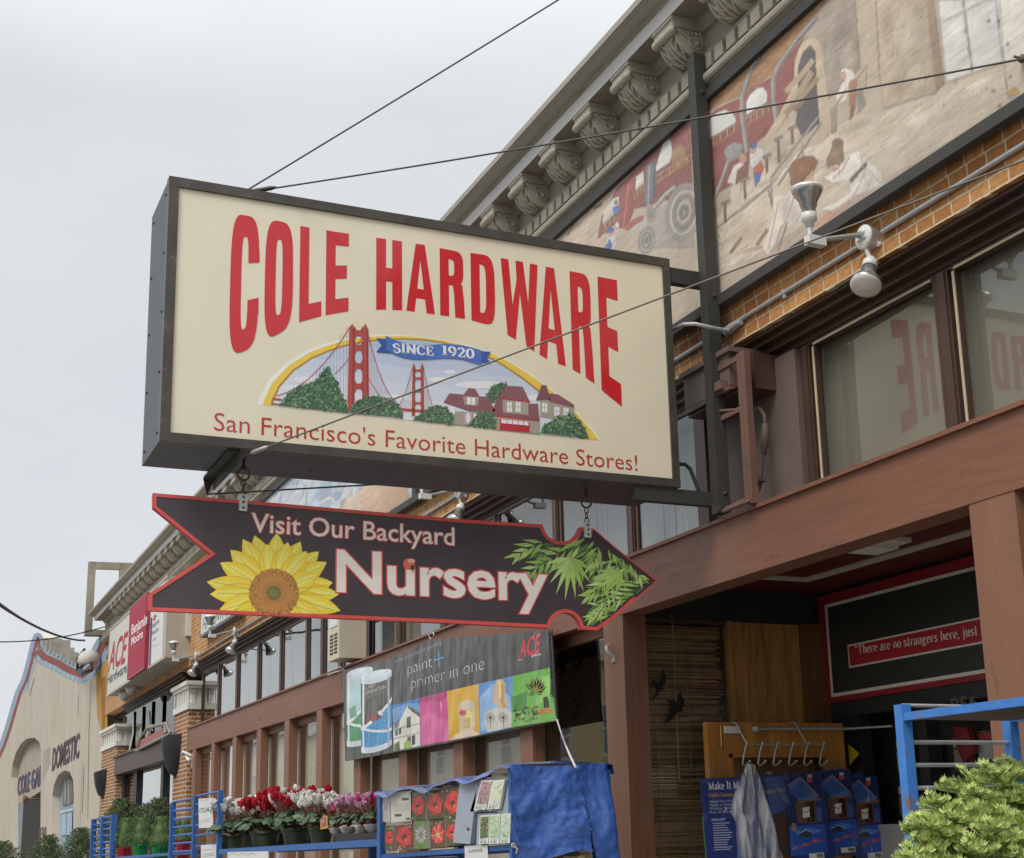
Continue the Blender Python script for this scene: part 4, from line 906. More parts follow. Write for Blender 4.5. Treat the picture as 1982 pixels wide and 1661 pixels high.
# ================================================================== painted mural panels under the cornice
XM = .035
def PM(u, v): return ax(u, v, XM)
mural_art = art_mat('mural_paint', .75, var=.07, scale=4, bump=.12, bscale=24, stretch=(1, 1.2, 5))
def mural_frame(y0, y1, parent):
    b = MB(); b.box(-.006, .05, y0, y1, 4.545, 4.607); b.box(.0, .05, y0, y1, 5.865, 5.928)
    b.box(-.004, .05, y0-.05, y0, 4.545, 5.928); b.box(-.004, .05, y1, y1+.05, 4.545, 5.928)
    return b.build('panel_frame', mat('black_trim', '3a3935', .6, var=.12, scale=6, dirt=('5e5a52', 14, .64, .2)), parent)
import numpy as np
class Paint(Art):
    """a mural laid on stroke by stroke: the strokes are mixed wet into each other on a fine grid of paint cells"""
    def __init__(s, P, n, step=.0008): super().__init__(P, n, step); s.items = []
    def poly3(s, q, c):
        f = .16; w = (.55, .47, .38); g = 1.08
        s.items.append((s.L, [(p.y, p.z) for p in q], tuple((x*(1-f)+y*f)*g for x, y in zip(c[:3], w))))
    def soft(s, cx, cy, rx, ry, c0, c1, L, z=None, n=7, tilt=0.0):
        for k in range(n):
            f = k/(n-1); c = tuple(x+(y-x)*f for x, y in zip(rgb(c0), rgb(c1))); r = 1-.88*f; s.L = L+k*.07
            pts = [(rx*r*cos(2*pi*i/18)*(1+.07*sin(5*i+k)), ry*r*sin(2*pi*i/18)*(1+.07*cos(3*i+k))) for i in range(18)]
            pts = [(cx+x*cos(tilt)-y*sin(tilt), cy+x*sin(tilt)+y*cos(tilt)) for x, y in pts]
            q = [s.lay(s.P(*(z(*p) if z else p))) for p in pts]; s.poly3(q, c)
    def paint(s, name, m, parent, x, y0, y1, z0, z1, cell):
        nx, nz = int((y1-y0)/cell), int((z1-z0)/cell); im = np.zeros((nz, nx, 3)); rg = np.random.default_rng(5)
        for L, q, c in sorted(s.items, key=lambda t: t[0]):
            py = np.array([(p[0]-y0)/cell for p in q]); pz = np.array([(p[1]-z0)/cell for p in q])
            a0, a1 = max(0, int(py.min())-1), min(nx, int(py.max())+2); b0, b1 = max(0, int(pz.min())-1), min(nz, int(pz.max())+2)
            if a1 <= a0 or b1 <= b0: continue
            cov = np.zeros((b1-b0, a1-a0))
            for oy, oz in ((.25, .25), (.75, .25), (.25, .75), (.75, .75)):
                gy, gz = np.meshgrid(np.arange(a0, a1)+oy, np.arange(b0, b1)+oz); ins = np.zeros(gy.shape, bool); j = len(q)-1
                for i in range(len(q)):
                    if pz[i] != pz[j]:
                        ins ^= ((pz[i] > gz) != (pz[j] > gz)) & (gy < (py[j]-py[i])*(gz-pz[i])/(pz[j]-pz[i])+py[i])
                    j = i
                cov += ins*.25
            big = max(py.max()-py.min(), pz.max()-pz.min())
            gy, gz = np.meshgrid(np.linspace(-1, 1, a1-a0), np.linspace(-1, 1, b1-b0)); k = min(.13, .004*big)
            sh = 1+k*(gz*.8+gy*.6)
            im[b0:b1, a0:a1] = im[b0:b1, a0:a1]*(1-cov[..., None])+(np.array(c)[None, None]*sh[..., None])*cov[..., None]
        def noise(sy, sz, oct=3):
            r = np.zeros((nz, nx))
            for o in range(oct):
                gy = max(2, int(nx/(sy/2**o)))+2; gz = max(2, int(nz/(sz/2**o)))+2; g = rg.standard_normal((gz, gy))
                a = np.linspace(0, gy-1.001, nx); b = np.linspace(0, gz-1.001, nz); ia, ib = a.astype(int), b.astype(int); fa, fb = a-ia, b-ib
                fa = fa*fa*(3-2*fa); fb = fb*fb*(3-2*fb)
                r += (g[ib][:, ia]*(1-fa)*(1-fb)[:, None]+g[ib][:, ia+1]*fa*(1-fb)[:, None]+g[ib+1][:, ia]*(1-fa)*fb[:, None]+g[ib+1][:, ia+1]*fa*fb[:, None])*.6**o
            return r
        yy, zz = np.meshgrid(np.arange(nx), np.arange(nz))
        wy, wz = noise(7, 7)*.25, noise(7, 7)*.25
        im = im[np.clip((zz+wz).round().astype(int), 0, nz-1), np.clip((yy+wy).round().astype(int), 0, nx-1)]
        for _ in range(1):
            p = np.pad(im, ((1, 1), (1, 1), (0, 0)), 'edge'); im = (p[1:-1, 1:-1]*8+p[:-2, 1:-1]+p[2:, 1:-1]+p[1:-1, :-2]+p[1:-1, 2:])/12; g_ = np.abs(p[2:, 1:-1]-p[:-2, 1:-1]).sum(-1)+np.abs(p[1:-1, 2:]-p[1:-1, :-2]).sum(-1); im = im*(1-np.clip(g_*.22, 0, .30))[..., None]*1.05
        hs = noise(16, 2.2, 2); hs = hs[np.clip(zz, 0, nz-1), (yy+(zz*1.4).astype(int)) % nx]
        im *= (1+.05*hs+.02*noise(3, 10)+.035*noise(50, 40))[..., None]
        spot = noise(5, 5, 2); im[spot > 2.6] *= .72; im[spot < -2.7] *= 1.12
        co = np.zeros((nz, nx, 3)); co[..., 0] = x; co[..., 1] = y0+(yy+.5)*(y1-y0)/nx; co[..., 2] = z0+(zz+.5)*(z1-z0)/nz
        co[:, 0, 1] = y0; co[:, -1, 1] = y1; co[0, :, 2] = z0; co[-1, :, 2] = z1
        org = ORG[parent.name]; co -= np.array(org)
        me = bpy.data.meshes.new(name); ids = np.arange(nx*nz).reshape(nz, nx)
        q = np.stack([ids[:-1, 1:], ids[:-1, :-1], ids[1:, :-1], ids[1:, 1:]], -1).reshape(-1, 4)
        me.vertices.add(nx*nz); me.vertices.foreach_set('co', co.reshape(-1)); me.loops.add(q.size); me.loops.foreach_set('vertex_index', q.reshape(-1).astype(np.int32)); me.polygons.add(len(q)); me.polygons.foreach_set('loop_start', np.arange(0, q.size, 4, dtype=np.int32))
        me.update(calc_edges=True); at_ = me.color_attributes.new('Col', 'FLOAT_COLOR', 'POINT'); at_.data.foreach_set('color', np.concatenate([np.clip(im, 0, .85), np.ones((nz, nx, 1))], -1).astype(np.float32).reshape(-1))
        me.materials.append(m); o = bpy.data.objects.new(name, me); COL.objects.link(o); o.parent = parent; ORG[o.name] = org; return o
mu = thing('mural', 'beige painted mural of workers, brick arches and machinery in black frame above windows', 'mural', (0, 6, 4.55))
mural_frame(-4, 11.62, mu)
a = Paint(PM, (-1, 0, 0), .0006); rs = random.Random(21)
Y = lambda y, z: Vector((XM, y, z))
def rect3(y0, y1, z0, z1, col, L): a.L = L; a.poly3([a.lay(Y(y1, z0)), a.lay(Y(y0, z0)), a.lay(Y(y0, z1)), a.lay(Y(y1, z1))], rgb(col))
rect3(-4, 11.62, 4.607, 5.865, 'b9a996', 0)
a.L = 0
# ground streaks and plaster blotches painted by hand
def streaks(pts, n, cols, L, l=60, w=3, th=-.55, z=Z5, jit=.12):
    xs = [p[0] for p in pts]; ys = [p[1] for p in pts]; k = 0; t_ = 0
    while k < n and t_ < n*12:
        t_ += 1; x, y = rs.uniform(min(xs), max(xs)), rs.uniform(min(ys), max(ys)); r = False; j = len(pts)-1
        for i in range(len(pts)):
            if (pts[i][1] > y) != (pts[j][1] > y) and x < (pts[j][0]-pts[i][0])*(y-pts[i][1])/(pts[j][1]-pts[i][1])+pts[i][0]: r = not r
            j = i
        if not r: continue
        k += 1; t = th+rs.uniform(-jit, jit); ll = l*rs.uniform(.4, 1.2); ww = min(w, 3.2)*rs.uniform(.25, .8)
        a.poly([(x-ll*cos(t), y-ll*sin(t)), (x-ww*sin(t), y+ww*cos(t)), (x+ll*cos(t), y+ll*sin(t)), (x+ww*sin(t), y-ww*cos(t))], rs.choice(cols), L+rs.random()*.5, z)
def mp_(pts, c, L=2, z=Z5): a.poly(pts, c, L, z)
floor = [(230, 1560), (230, 1250), (560, 900), (850, 800), (1200, 620), (1540, 480), (1870, 350), (1985, 330), (1985, 530), (1400, 890), (700, 1290), (320, 1530)]
mp_(floor, 'c6b8a5', 1)
streaks(floor, 420, ['b3a28d', 'd3c7b6', 'a8967f', 'cdbfac', 'beac97'], 1.2, 90, 4)
mp_([(190, 575), (460, 300), (640, 150), (830, 0), (880, 0), (800, 120), (700, 240), (590, 400), (430, 520), (300, 575), (200, 625)], 'a87d55', 2)
streaks([(190, 575), (640, 150), (830, 0), (880, 0), (700, 240), (590, 400), (430, 520), (200, 625)], 200, ['7d5836', 'c39a6b', '8f6640', 'b58a5d', '6a4a30'], 2.3, 42, 2.2, -.35, jit=.35)
mp_([(192, 660), (300, 590), (400, 545), (500, 470), (570, 430), (640, 330), (760, 190), (715, 270), (690, 340), (685, 500), (600, 680), (560, 740), (440, 830), (430, 990), (250, 1090), (205, 1140)], '8d4a4c', 2)
streaks([(192, 660), (400, 545), (570, 430), (700, 300), (685, 500), (560, 740), (430, 850), (205, 1130)], 130, ['a3605c', '7a3d42', '96565a'], 2.3, 30, 2.5, -.5)
def arch(cx, cy, w, h, col, L, z=Z5, slope=-.55):
    mp_([(cx-w, cy+slope*-w), (cx-w, cy-h*.55-slope*w*.2)] + [(cx-w*cos(t), cy-h*.55-h*.45*sin(t)+slope*-w*cos(t)*.6) for t in [pi*i/12 for i in range(1, 12)]] + [(cx+w, cy-h*.55+slope*w*.5), (cx+w, cy+slope*w)], col, L, z)
mp_([(192, 790), (192, 720), (215, 670), (250, 635), (300, 615), (345, 632), (362, 668), (362, 700)], 'e3e1db', 3); a.line([Z5(192, 718), Z5(215, 662), Z5(255, 622), Z5(305, 600), Z5(350, 620), Z5(375, 665)], 6, 'a5585a', 2.8)
mp_([(420, 650), (420, 580), (440, 530), (480, 495), (515, 488), (540, 520), (538, 575)], 'e3e1db', 3); a.line([Z5(410, 600), Z5(430, 525), Z5(475, 478), Z5(520, 470), Z5(550, 505), Z5(553, 560)], 5, 'a5585a', 2.8)
for p0, p1 in (((195, 800), (372, 690)), ((415, 668), (560, 575))):
    a.line([Z5(*p0), Z5(*p1)], 3.6, 'a07f57', 3.4); a.line([Z5(p0[0], p0[1]+40), Z5(p1[0], p1[1]+40)], 4.5, '95704a', 3.4)
    for i in range(10):
        t = i/9; x = p0[0]+(p1[0]-p0[0])*t; y = p0[1]+(p1[1]-p0[1])*t; a.line([Z5(x, y), Z5(x, y+40)], 1.6, '8a6743' if i % 2 else 'd6cdbb', 3.6)
for pts, w in (([(510, 285), (440, 410), (400, 540), (396, 640), (410, 740), (425, 860)], 11), ([(815, 95), (700, 230), (600, 370), (572, 450), (575, 560), (592, 690)], 11)):
    a.line([Z5(*p) for p in pts], w, '8f8782', 4); a.line([Z5(p[0]-6, p[1]) for p in pts], w*.3, 'b2aaa2', 4.4); a.line([Z5(p[0]+12, p[1]) for p in pts], w*.18, '6d6663', 4.4)
mp_([(840, 40), (880, 0), (1035, 0), (1060, 380), (1000, 470), (880, 560), (850, 250), (800, 205), (740, 245), (790, 120)], 'a09487', 2.6)
streaks([(840, 40), (1035, 0), (1060, 380), (900, 540), (850, 250)], 90, ['8c8074', 'b3a799', '958a7e'], 2.8, 50, 4, -.6, jit=.5)
mp_([(690, 600), (690, 380), (720, 270), (765, 215), (810, 215), (842, 260), (850, 420), (890, 760), (850, 790), (820, 470), (812, 290), (780, 255), (740, 290), (712, 370), (710, 580)], 'c4b096', 4)
mp_([(712, 560), (712, 380), (740, 295), (780, 258), (808, 292), (815, 470), (832, 700), (740, 770), (700, 700)], '4b4a51', 3.8)
streaks([(712, 560), (712, 380), (780, 258), (815, 470), (832, 700), (740, 770)], 30, ['37373f', '5f5d62'], 3.9, 25, 4, -.8)
for i, (p0, p1, w) in enumerate((((800, 330), (640, 520), 14), ((790, 400), (560, 760), 16), ((700, 500), (530, 800), 18), ((820, 440), (640, 640), 12), ((740, 560), (690, 620), 10))): a.line([Z5(*p0), Z5((p0[0]+p1[0])/2+8, (p0[1]+p1[1])/2), Z5(*p1)], w*.8, ('b39f85', 'a48f75', 'bda98e', '9b866b', '7d6c59')[i], 4.5+i*.1)
for p0, p1, w, c in (((830, 650), (560, 1000), 5, '8f8982'), ((845, 690), (600, 1040), 3, '77726d'), ((820, 700), (540, 1060), 2.5, 'a9a29a'), ((600, 1000), (400, 1180), 3, 'a39a90'), ((560, 1040), (260, 1280), 3, '8d8072')): a.line([Z5(*p0), Z5(*p1)], w, c, 4.9)
mp_([(1150, 0), (1430, 0), (1490, 520), (1195, 610), (1170, 430)], 'b5a590', 3); mp_([(1430, 0), (1475, 0), (1535, 470), (1490, 520)], '957e68', 3.2)
streaks([(1160, 0), (1425, 0), (1480, 510), (1200, 600)], 130, ['a4937d', 'c6b8a4', 'b0a08b', 'cbbfae', '998873'], 3.4, 60, 12, -1.0, jit=.6)
a.line([Z5(1150, 0), Z5(1170, 430), Z5(1195, 610), Z5(1490, 520)], 2, '8d7a66', 3.9); a.line([Z5(1060, 380), Z5(1030, 0)], 1.8, '857a70', 3.9); a.line([Z5(1100, 440), Z5(1175, 430)], 1.2, '9d8f80', 3.9)
mp_([(1500, 0), (1845, -10), (1872, 345), (1545, 465)], 'cfcdc8', 3.2)
streaks([(1500, 0), (1845, 0), (1870, 330), (1545, 455)], 70, ['c2c1be', 'd9d8d4', 'bab8b4'], 3.4, 60, 6, -.7)
a.line([Z5(1640, 0), Z5(1692, 405)], 3, '8d8780', 4); a.line([Z5(1503, 135), Z5(1800, -12)], 1.8, '97918a', 4); a.line([Z5(1545, 468), Z5(1872, 352)], 3.5, 'a3907c', 4)
mp_([(1848, -10), (2400, -160), (2400, 100), (1990, 320), (1872, 345)], 'cfc9be', 3.2); streaks([(1850, 0), (2300, -120), (2300, 100), (1880, 340)], 60, ['bfb7a9', 'd8d3c9', 'b4aa9a'], 3.5, 60, 8, -.7)
a.line([Z5(1820, -10), Z5(1895, 560)], 1.6, '6f675e', 5); mp_([(1890, 520), (1930, 490), (1960, 520), (1900, 560)], 'b5833f', 5); mp_([(1895, 545), (1925, 530), (1935, 545), (1900, 560)], '8a8ca0', 5.2)
for x, y in ((1785, 118), (1890, 248), (1905, 432), (1812, 512), (1845, 595), (530, 288)): a.disc(x, y, 8, 9, '55504a', 6, Z5, 10); a.disc(x+1, y, 4, 5, '8d877d', 6.2, Z5, 8)
for cx, cy, rx, ry, c in ((1330, 200, 90, 190, 'cabdab'), (1260, 480, 60, 90, 'a3927d'), (1400, 430, 70, 80, 'c6b9a6'), (1210, 120, 45, 120, '9c8b77'), (1390, 60, 40, 70, '9e8d78')): a.soft(cx, cy, rx, ry, 'b5a590', c, 3.05, Z5)
for cx, cy, rx, ry, c in ((960, 150, 70, 130, '8b8176'), (1000, 330, 50, 110, 'b5aa9c'), (900, 330, 35, 120, 'b0a597')): a.soft(cx, cy, rx, ry, 'a09487', c, 2.65, Z5)
for cx, cy, rx, ry, c, ti in ((1000, 720, 160, 45, 'ac9b86', -.5), (1450, 640, 220, 60, 'd3c8b8', -.5), (700, 1000, 160, 50, 'a8967f', -.6), (420, 1300, 140, 60, 'a9967f', -.5), (1250, 800, 200, 50, 'cfc3b3', -.55), (350, 1480, 120, 40, 'd0c4b2', -.5), (880, 1000, 130, 60, 'b09f8a', -.6), (1750, 480, 160, 40, 'd3cabb', -.5), (620, 880, 90, 40, '93826d', -.7)): a.soft(cx, cy, rx, ry, 'c6b8a5', c, 1.05, Z5, 7, ti)
for cx, cy, rx, ry, c in ((1610, 180, 60, 130, 'dcdad6'), (1760, 120, 60, 120, 'bcbab6'), (1640, 350, 50, 60, 'c2c0bc')): a.soft(cx, cy, rx, ry, 'cfcdc8', c, 3.25, Z5)
# painted figures and tools
def fig(pts, c, L): a.poly(pts, c, L, Z5)
fig([(950, 400), (975, 378), (1000, 385), (1030, 405), (1035, 470), (995, 465), (960, 440)], 'd9d1c6', 5); a.disc(962, 425, 18, 22, 'c79f86', 5.4, Z5); fig([(945, 405), (970, 380), (998, 388), (985, 412)], 'e6e1d8', 5.6)
fig([(960, 460), (1000, 450), (990, 560), (930, 590), (925, 540)], 'd8cfc2', 5.2); fig([(1000, 460), (1040, 440), (1035, 590), (1000, 600)], 'a5745a', 5.3); fig([(1010, 590), (1035, 590), (1020, 660), (1000, 680)], '7d5c48', 5.3); fig([(1040, 520), (1075, 500), (1095, 590), (1050, 640)], '8b857a', 5.2)
a.line([Z5(1030, 460), Z5(1100, 370)], 3, '9c8b76', 5.5); a.line([Z5(1060, 385), Z5(1100, 372), Z5(1090, 500)], 2, '9c8b76', 5.5); a.line([Z5(915, 610), Z5(985, 500)], 2, '8d7b66', 5.5); fig([(890, 610), (930, 605), (930, 740), (900, 755)], '8f8577', 4.9)
fig([(440, 860), (470, 830), (515, 830), (520, 900), (480, 960), (440, 940)], 'cfcac4', 5); a.disc(462, 845, 15, 18, 'c69a80', 5.4, Z5); fig([(440, 835), (460, 800), (482, 805), (475, 832)], '4a64a5', 5.6); fig([(458, 950), (505, 900), (520, 950), (500, 990), (462, 980)], 'b5633a', 5.4); fig([(462, 975), (505, 970), (495, 1020), (470, 1045)], '3f62ad', 5.6)
fig([(300, 830), (350, 800), (400, 810), (390, 880), (330, 910), (300, 880)], '93948f', 5); streaks([(300, 830), (350, 800), (400, 810), (390, 880), (330, 910)], 14, ['6f706d', 'b1b1ab'], 5.2, 25, 5, .8); a.line([Z5(320, 900), Z5(240, 1120)], 6, 'aaa59e', 5); a.line([Z5(328, 905), Z5(255, 1110)], 2, '7d7872', 5.3)
fig([(350, 930), (400, 900), (420, 960), (370, 1040), (310, 1030)], 'd5cdc3', 5.3); a.disc(402, 890, 22, 28, 'bd9077', 5.5, Z5); fig([(370, 960), (425, 915), (425, 985), (360, 1040)], '7c5347', 5.6); fig([(330, 1060), (385, 1010), (390, 1130), (340, 1180)], 'cbc1b3', 5.1)
fig([(662, 960), (680, 910), (740, 880), (800, 880), (825, 910), (800, 960), (770, 1040), (720, 1050), (670, 1040)], '7b5138', 5.6); streaks([(662, 960), (740, 880), (815, 890), (790, 970), (740, 1045), (675, 1030)], 50, ['5d3a28', '96674a', '6e4630'], 5.8, 18, 5, -.9, jit=.8)
fig([(750, 1000), (795, 950), (800, 1010), (770, 1060), (730, 1055)], 'c79f88', 5.9); fig([(600, 1130), (690, 1060), (800, 1040), (830, 1100), (790, 1200), (700, 1260), (640, 1290), (540, 1440), (510, 1400), (560, 1250)], 'cfc6ba', 5.3); streaks([(610, 1140), (700, 1080), (790, 1080), (710, 1230), (570, 1380)], 60, ['c3b9ac', 'd9d1c6', 'c9beb1'], 5.5, 18, 4, -1.2)
for i in range(8): a.disc(660-i*4, 1110+i*18, 3, 3, '6e5d50', 6, Z5, 6)
fig([(905, 820), (930, 795), (965, 800), (965, 850), (970, 900), (930, 945), (880, 950), (870, 900), (890, 860)], '7d6552', 5.6); a.disc(935, 805, 32, 24, '725b49', 5.8, Z5); fig([(880, 940), (935, 920), (950, 945), (905, 965)], 'c7a48e', 5.9)
fig([(850, 1000), (960, 930), (1000, 860), (1060, 840), (1090, 900), (1180, 960), (1190, 1040), (1100, 1080), (1010, 1110), (1000, 1020), (900, 1030)], 'd5cec3', 5.4); streaks([(880, 1000), (1000, 890), (1060, 880), (1150, 970), (1090, 1050), (1020, 1080)], 50, ['c9c0b6', 'ded8cf', 'c3b9ad'], 5.6, 16, 4, 1.1); fig([(1000, 1010), (1095, 910), (1100, 930), (1010, 1030)], '5a5049', 6)
fig([(800, 1250), (860, 1190), (940, 1200), (1000, 1120), (1010, 1140), (930, 1230), (870, 1250), (830, 1280)], 'b98f7b', 5.6); fig([(840, 1180), (1010, 1080), (1020, 1120), (900, 1190)], 'd8d0c5', 5.5)
for cx, cy, rx, ry, c0, c1 in ((640, 1180, 60, 100, 'cfc6ba', 'b5aa9c'), (720, 1130, 50, 60, 'cfc6ba', 'e0dad0'), (1090, 1000, 60, 70, 'd5cec3', 'bbb1a5'), (1040, 900, 40, 45, 'd5cec3', 'e6e1d9'), (740, 950, 45, 45, '7b5138', '9a6b4c'), (925, 880, 30, 38, '7d6552', '947a66')): a.soft(cx, cy, rx, ry, c0, c1, 5.9, Z5, 6, -.6)
for pts, c, w in (([(1000, 880), (960, 960), (900, 1010)], 'a89d90', 1.6), ([(1060, 850), (1080, 940), (1180, 1030)], 'a89d90', 1.4), ([(1020, 1100), (1060, 1040), (1090, 960)], 'a89d90', 1.4), ([(1100, 1075), (1120, 1010), (1130, 950)], 'aca194', 1.2), ([(700, 1070), (660, 1200), (600, 1330)], 'a89d90', 1.6), ([(800, 1060), (760, 1150), (700, 1250)], 'a89d90', 1.5), ([(600, 1140), (575, 1260), (545, 1400)], 'a89d90', 1.4), ([(670, 1060), (620, 1180)], 'e2dcd3', 1.6), ([(790, 975), (797, 985), (790, 992)], '8a5f4c', 1.4), ([(905, 945), (915, 952), (928, 950)], '8a5f4c', 1.4), ([(955, 430), (952, 440)], '7d5a4a', 1.4), ([(458, 848), (455, 853)], '7d5a4a', 1.2), ([(396, 890), (392, 897)], '7d5a4a', 1.4)): a.line([Z5(*p) for p in pts], w, c, 6.5)
def hammer(x, y, h, th, c1='6f5541', c2='7a736c'):
    a.line([Z5(x, y), Z5(x+h*.15*th, y+h)], 4.5, c1, 6); a.line([Z5(x-22, y+10), Z5(x, y-2), Z5(x+26, y-12)], 5, c2, 6.2)
for x, y, h in ((300, 1140, 110), (412, 1010, 110), (600, 780, 130), (678, 720, 90), (535, 880, 90)): hammer(x, y, h, .2)
for p0, p1, w, c in (((395, 1335), (330, 1425), 5, '8b6a50'), ((540, 1290), (480, 1380), 6, '8b6a50'), ((400, 1420), (510, 1390), 7, 'b1967c'), ((620, 1270), (575, 1420), 4, 'a39a90'), ((650, 1250), (600, 1410), 3, '857c73'), ((560, 1010), (565, 1160), 3, '8a8178'), ((565, 1160), (540, 1050), 2, '77706a'), ((735, 810), (740, 880), 3, '8d857c'), ((240, 1480), (510, 1400), 2, 'd8cfc3')): a.line([Z5(*p0), Z5(*p1)], w, c, 6)
# cracked, weathered corner behind the post
streaks([(235, 1280), (330, 1230), (345, 1330), (300, 1420), (235, 1430)], 45, ['6b5b4a', '584a3d', '8d7a66'], 6.4, 10, 2, .6, jit=1.5)
# --- left part of the painting, seen beyond the post
def q4(pts, c, L=2): a.poly(pts, c, L, Z4)
left = [(760, 1600), (900, 1440), (1200, 1160), (1700, 760), (1710, 1661), (1400, 1661), (1050, 1700)]
q4(left, 'bcab98', 1); streaks(left, 160, ['a99884', 'cbbdab', 'b3a28d', 'c4b5a2'], 1.3, 70, 4, -.75, Z4)
q4([(1540, 900), (1680, 780), (1700, 1300), (1560, 1330), (1300, 1400), (1060, 1600), (1090, 1450), (1200, 1250), (1330, 1130)], '8d5150', 2); streaks([(1540, 900), (1680, 780), (1690, 1250), (1300, 1380), (1330, 1130)], 60, ['a5675f', '7a4246', '9a5a5a'], 2.3, 35, 3, -.7, Z4)
q4([(1440, 1160), (1500, 950), (1550, 920), (1565, 1020), (1545, 1090)], 'dddad4', 3); q4([(1300, 1290), (1310, 1190), (1370, 1140), (1375, 1230)], 'dddad4', 3); q4([(1095, 1500), (1100, 1420), (1160, 1330), (1205, 1310), (1210, 1400)], 'd3cfc8', 3)
a.line([Z4(1540, 930), Z4(1600, 870), Z4(1650, 900), Z4(1670, 1000)], 8, '9b5a58', 3.2); q4([(1560, 1010), (1620, 960), (1650, 990), (1650, 1080), (1560, 1150)], '9c7d5b', 3)
for p0, p1 in (((1455, 1180), (1690, 1030)), ((1300, 1295), (1380, 1225)), ((1100, 1510), (1215, 1395))):
    a.line([Z4(*p0), Z4(*p1)], 3.5, 'a5855c', 3.5); a.line([Z4(p0[0], p0[1]+40), Z4(p1[0], p1[1]+42)], 5, '9a7650', 3.5)
    for i in range(9): t = i/8; a.line([Z4(p0[0]+(p1[0]-p0[0])*t, p0[1]+(p1[1]-p0[1])*t), Z4(p0[0]+(p1[0]-p0[0])*t, p0[1]+(p1[1]-p0[1])*t+40)], 1.4, 'cfc4ae' if i % 2 else '856440', 3.7)
q4([(1372, 1390), (1390, 1110), (1450, 1075), (1455, 1310), (1440, 1340)], '73757f', 4); a.line([Z4(1400, 1380), Z4(1408, 1110)], 4, '9a9ba1', 4.3); a.line([Z4(1440, 1330), Z4(1442, 1085)], 4, '595b66', 4.3)
q4([(1190, 1520), (1215, 1330), (1290, 1200), (1320, 1190), (1300, 1420), (1260, 1530)], '9a5553', 4); a.line([Z4(1235, 1520), Z4(1270, 1230)], 4, 'b8746c', 4.3); q4([(1235, 1525), (1300, 1470), (1370, 1440), (1370, 1480), (1260, 1545)], 'a8605a', 4.2)
def wheel(cx, cy, r, sl=-.35):
    for k_, (f, c, w) in enumerate(((1, '8f8a86', 12), (.82, 'b9b3ac', 5), (.6, '7d7874', 9), (.38, 'a8a29b', 6), (.2, '6d6865', 7))):
        a.line([Z4(cx+r*.62*f*cos(t), cy+r*f*sin(t)+sl*r*.62*f*cos(t)) for t in [2*pi*i/26 for i in range(27)]], w*r/190, c, 5+k_*.2)
    for i in range(6): t = 2*pi*i/6+.3; a.line([Z4(cx, cy), Z4(cx+r*.62*cos(t), cy+r*sin(t)+sl*r*.62*cos(t))], 3*r/190, '98928c', 5.1)
q4([(1300, 1661), (1420, 1400), (1560, 1330), (1710, 1250), (1710, 1661)], 'a49c93', 4); streaks([(1300, 1661), (1420, 1400), (1560, 1330), (1700, 1260), (1705, 1650)], 60, ['878079', 'bbb3a9', '938b83'], 4.3, 40, 5, -.8, Z4)
wheel(1640, 1420, 175); wheel(1390, 1610, 80); wheel(1420, 1430, 50)
a.line([Z4(1440, 1400), Z4(1520, 1300), Z4(1585, 1250)], 9, 'b0aaa4', 6); a.line([Z4(1445, 1405), Z4(1525, 1308), Z4(1585, 1262)], 2.5, '77716c', 6.2); q4([(1280, 1530), (1370, 1470), (1400, 1440), (1390, 1490), (1300, 1550)], 'c2bcb5', 6)
q4([(1110, 1640), (1130, 1580), (1180, 1570), (1190, 1640), (1150, 1690)], 'd2cfcc', 6); q4([(1110, 1650), (1140, 1600), (1160, 1640), (1140, 1700), (1115, 1690)], '5273b4', 6.3); a.disc(1145, 1560, 22, 24, 'c8a48d', 6.2, Z4); q4([(1115, 1560), (1130, 1520), (1175, 1530), (1165, 1555)], '4a68ac', 6.4)
a.disc(1185, 1355, 12, 15, 'b5745e', 6, Z4); q4([(1165, 1390), (1215, 1370), (1212, 1420), (1170, 1440)], '6a7fae', 6); a.disc(1193, 1505, 15, 20, 'd9d5cf', 6, Z4); a.line([Z4(1040, 1395), Z4(1060, 1385), Z4(1090, 1365)], 3, '5b5148', 6)
a.line([Z4(860, 1580), Z4(900, 1500), Z4(935, 1460)], 1.5, '7d6f62', 6)
# painting continues past the right edge of the view
rect3(-4, 2.8, 4.607, 5.865, 'c0b19e', .8)
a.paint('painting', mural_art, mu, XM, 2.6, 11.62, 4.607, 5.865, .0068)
b = MB(); b.box(XM-.001, XM+.01, -4, 2.6, 4.607, 5.865, rgb('c0b19e')); b.build('plain_panel', mural_art, mu)
m2 = thing('mural', 'pale blue skyline mural with spire in black frame, left of the workers mural', 'mural', (0, 14.5, 4.55))
mural_frame(11.72, 17.55, m2)
a = Paint(PM, (-1, 0, 0), .0006)
rect3(11.72, 17.55, 4.607, 5.865, 'b3bfca', 0)
a.L = 1; rs = random.Random(2)
for i in range(60):
    y, z = rs.uniform(12, 17.3), rs.uniform(5.0, 5.8); w, h = rs.uniform(.2, .6), rs.uniform(.05, .14); a.L = 1+rs.random()*.6
    a.poly3([a.lay(Y(y+w*cos(t)*.9, z+h*sin(t))) for t in [2*pi*k/12 for k in range(12)]], rgb(rs.choice(['a3b3c4', 'c6cdd2', 'd2d4d4', '9badc2', 'bcc6ce'])))
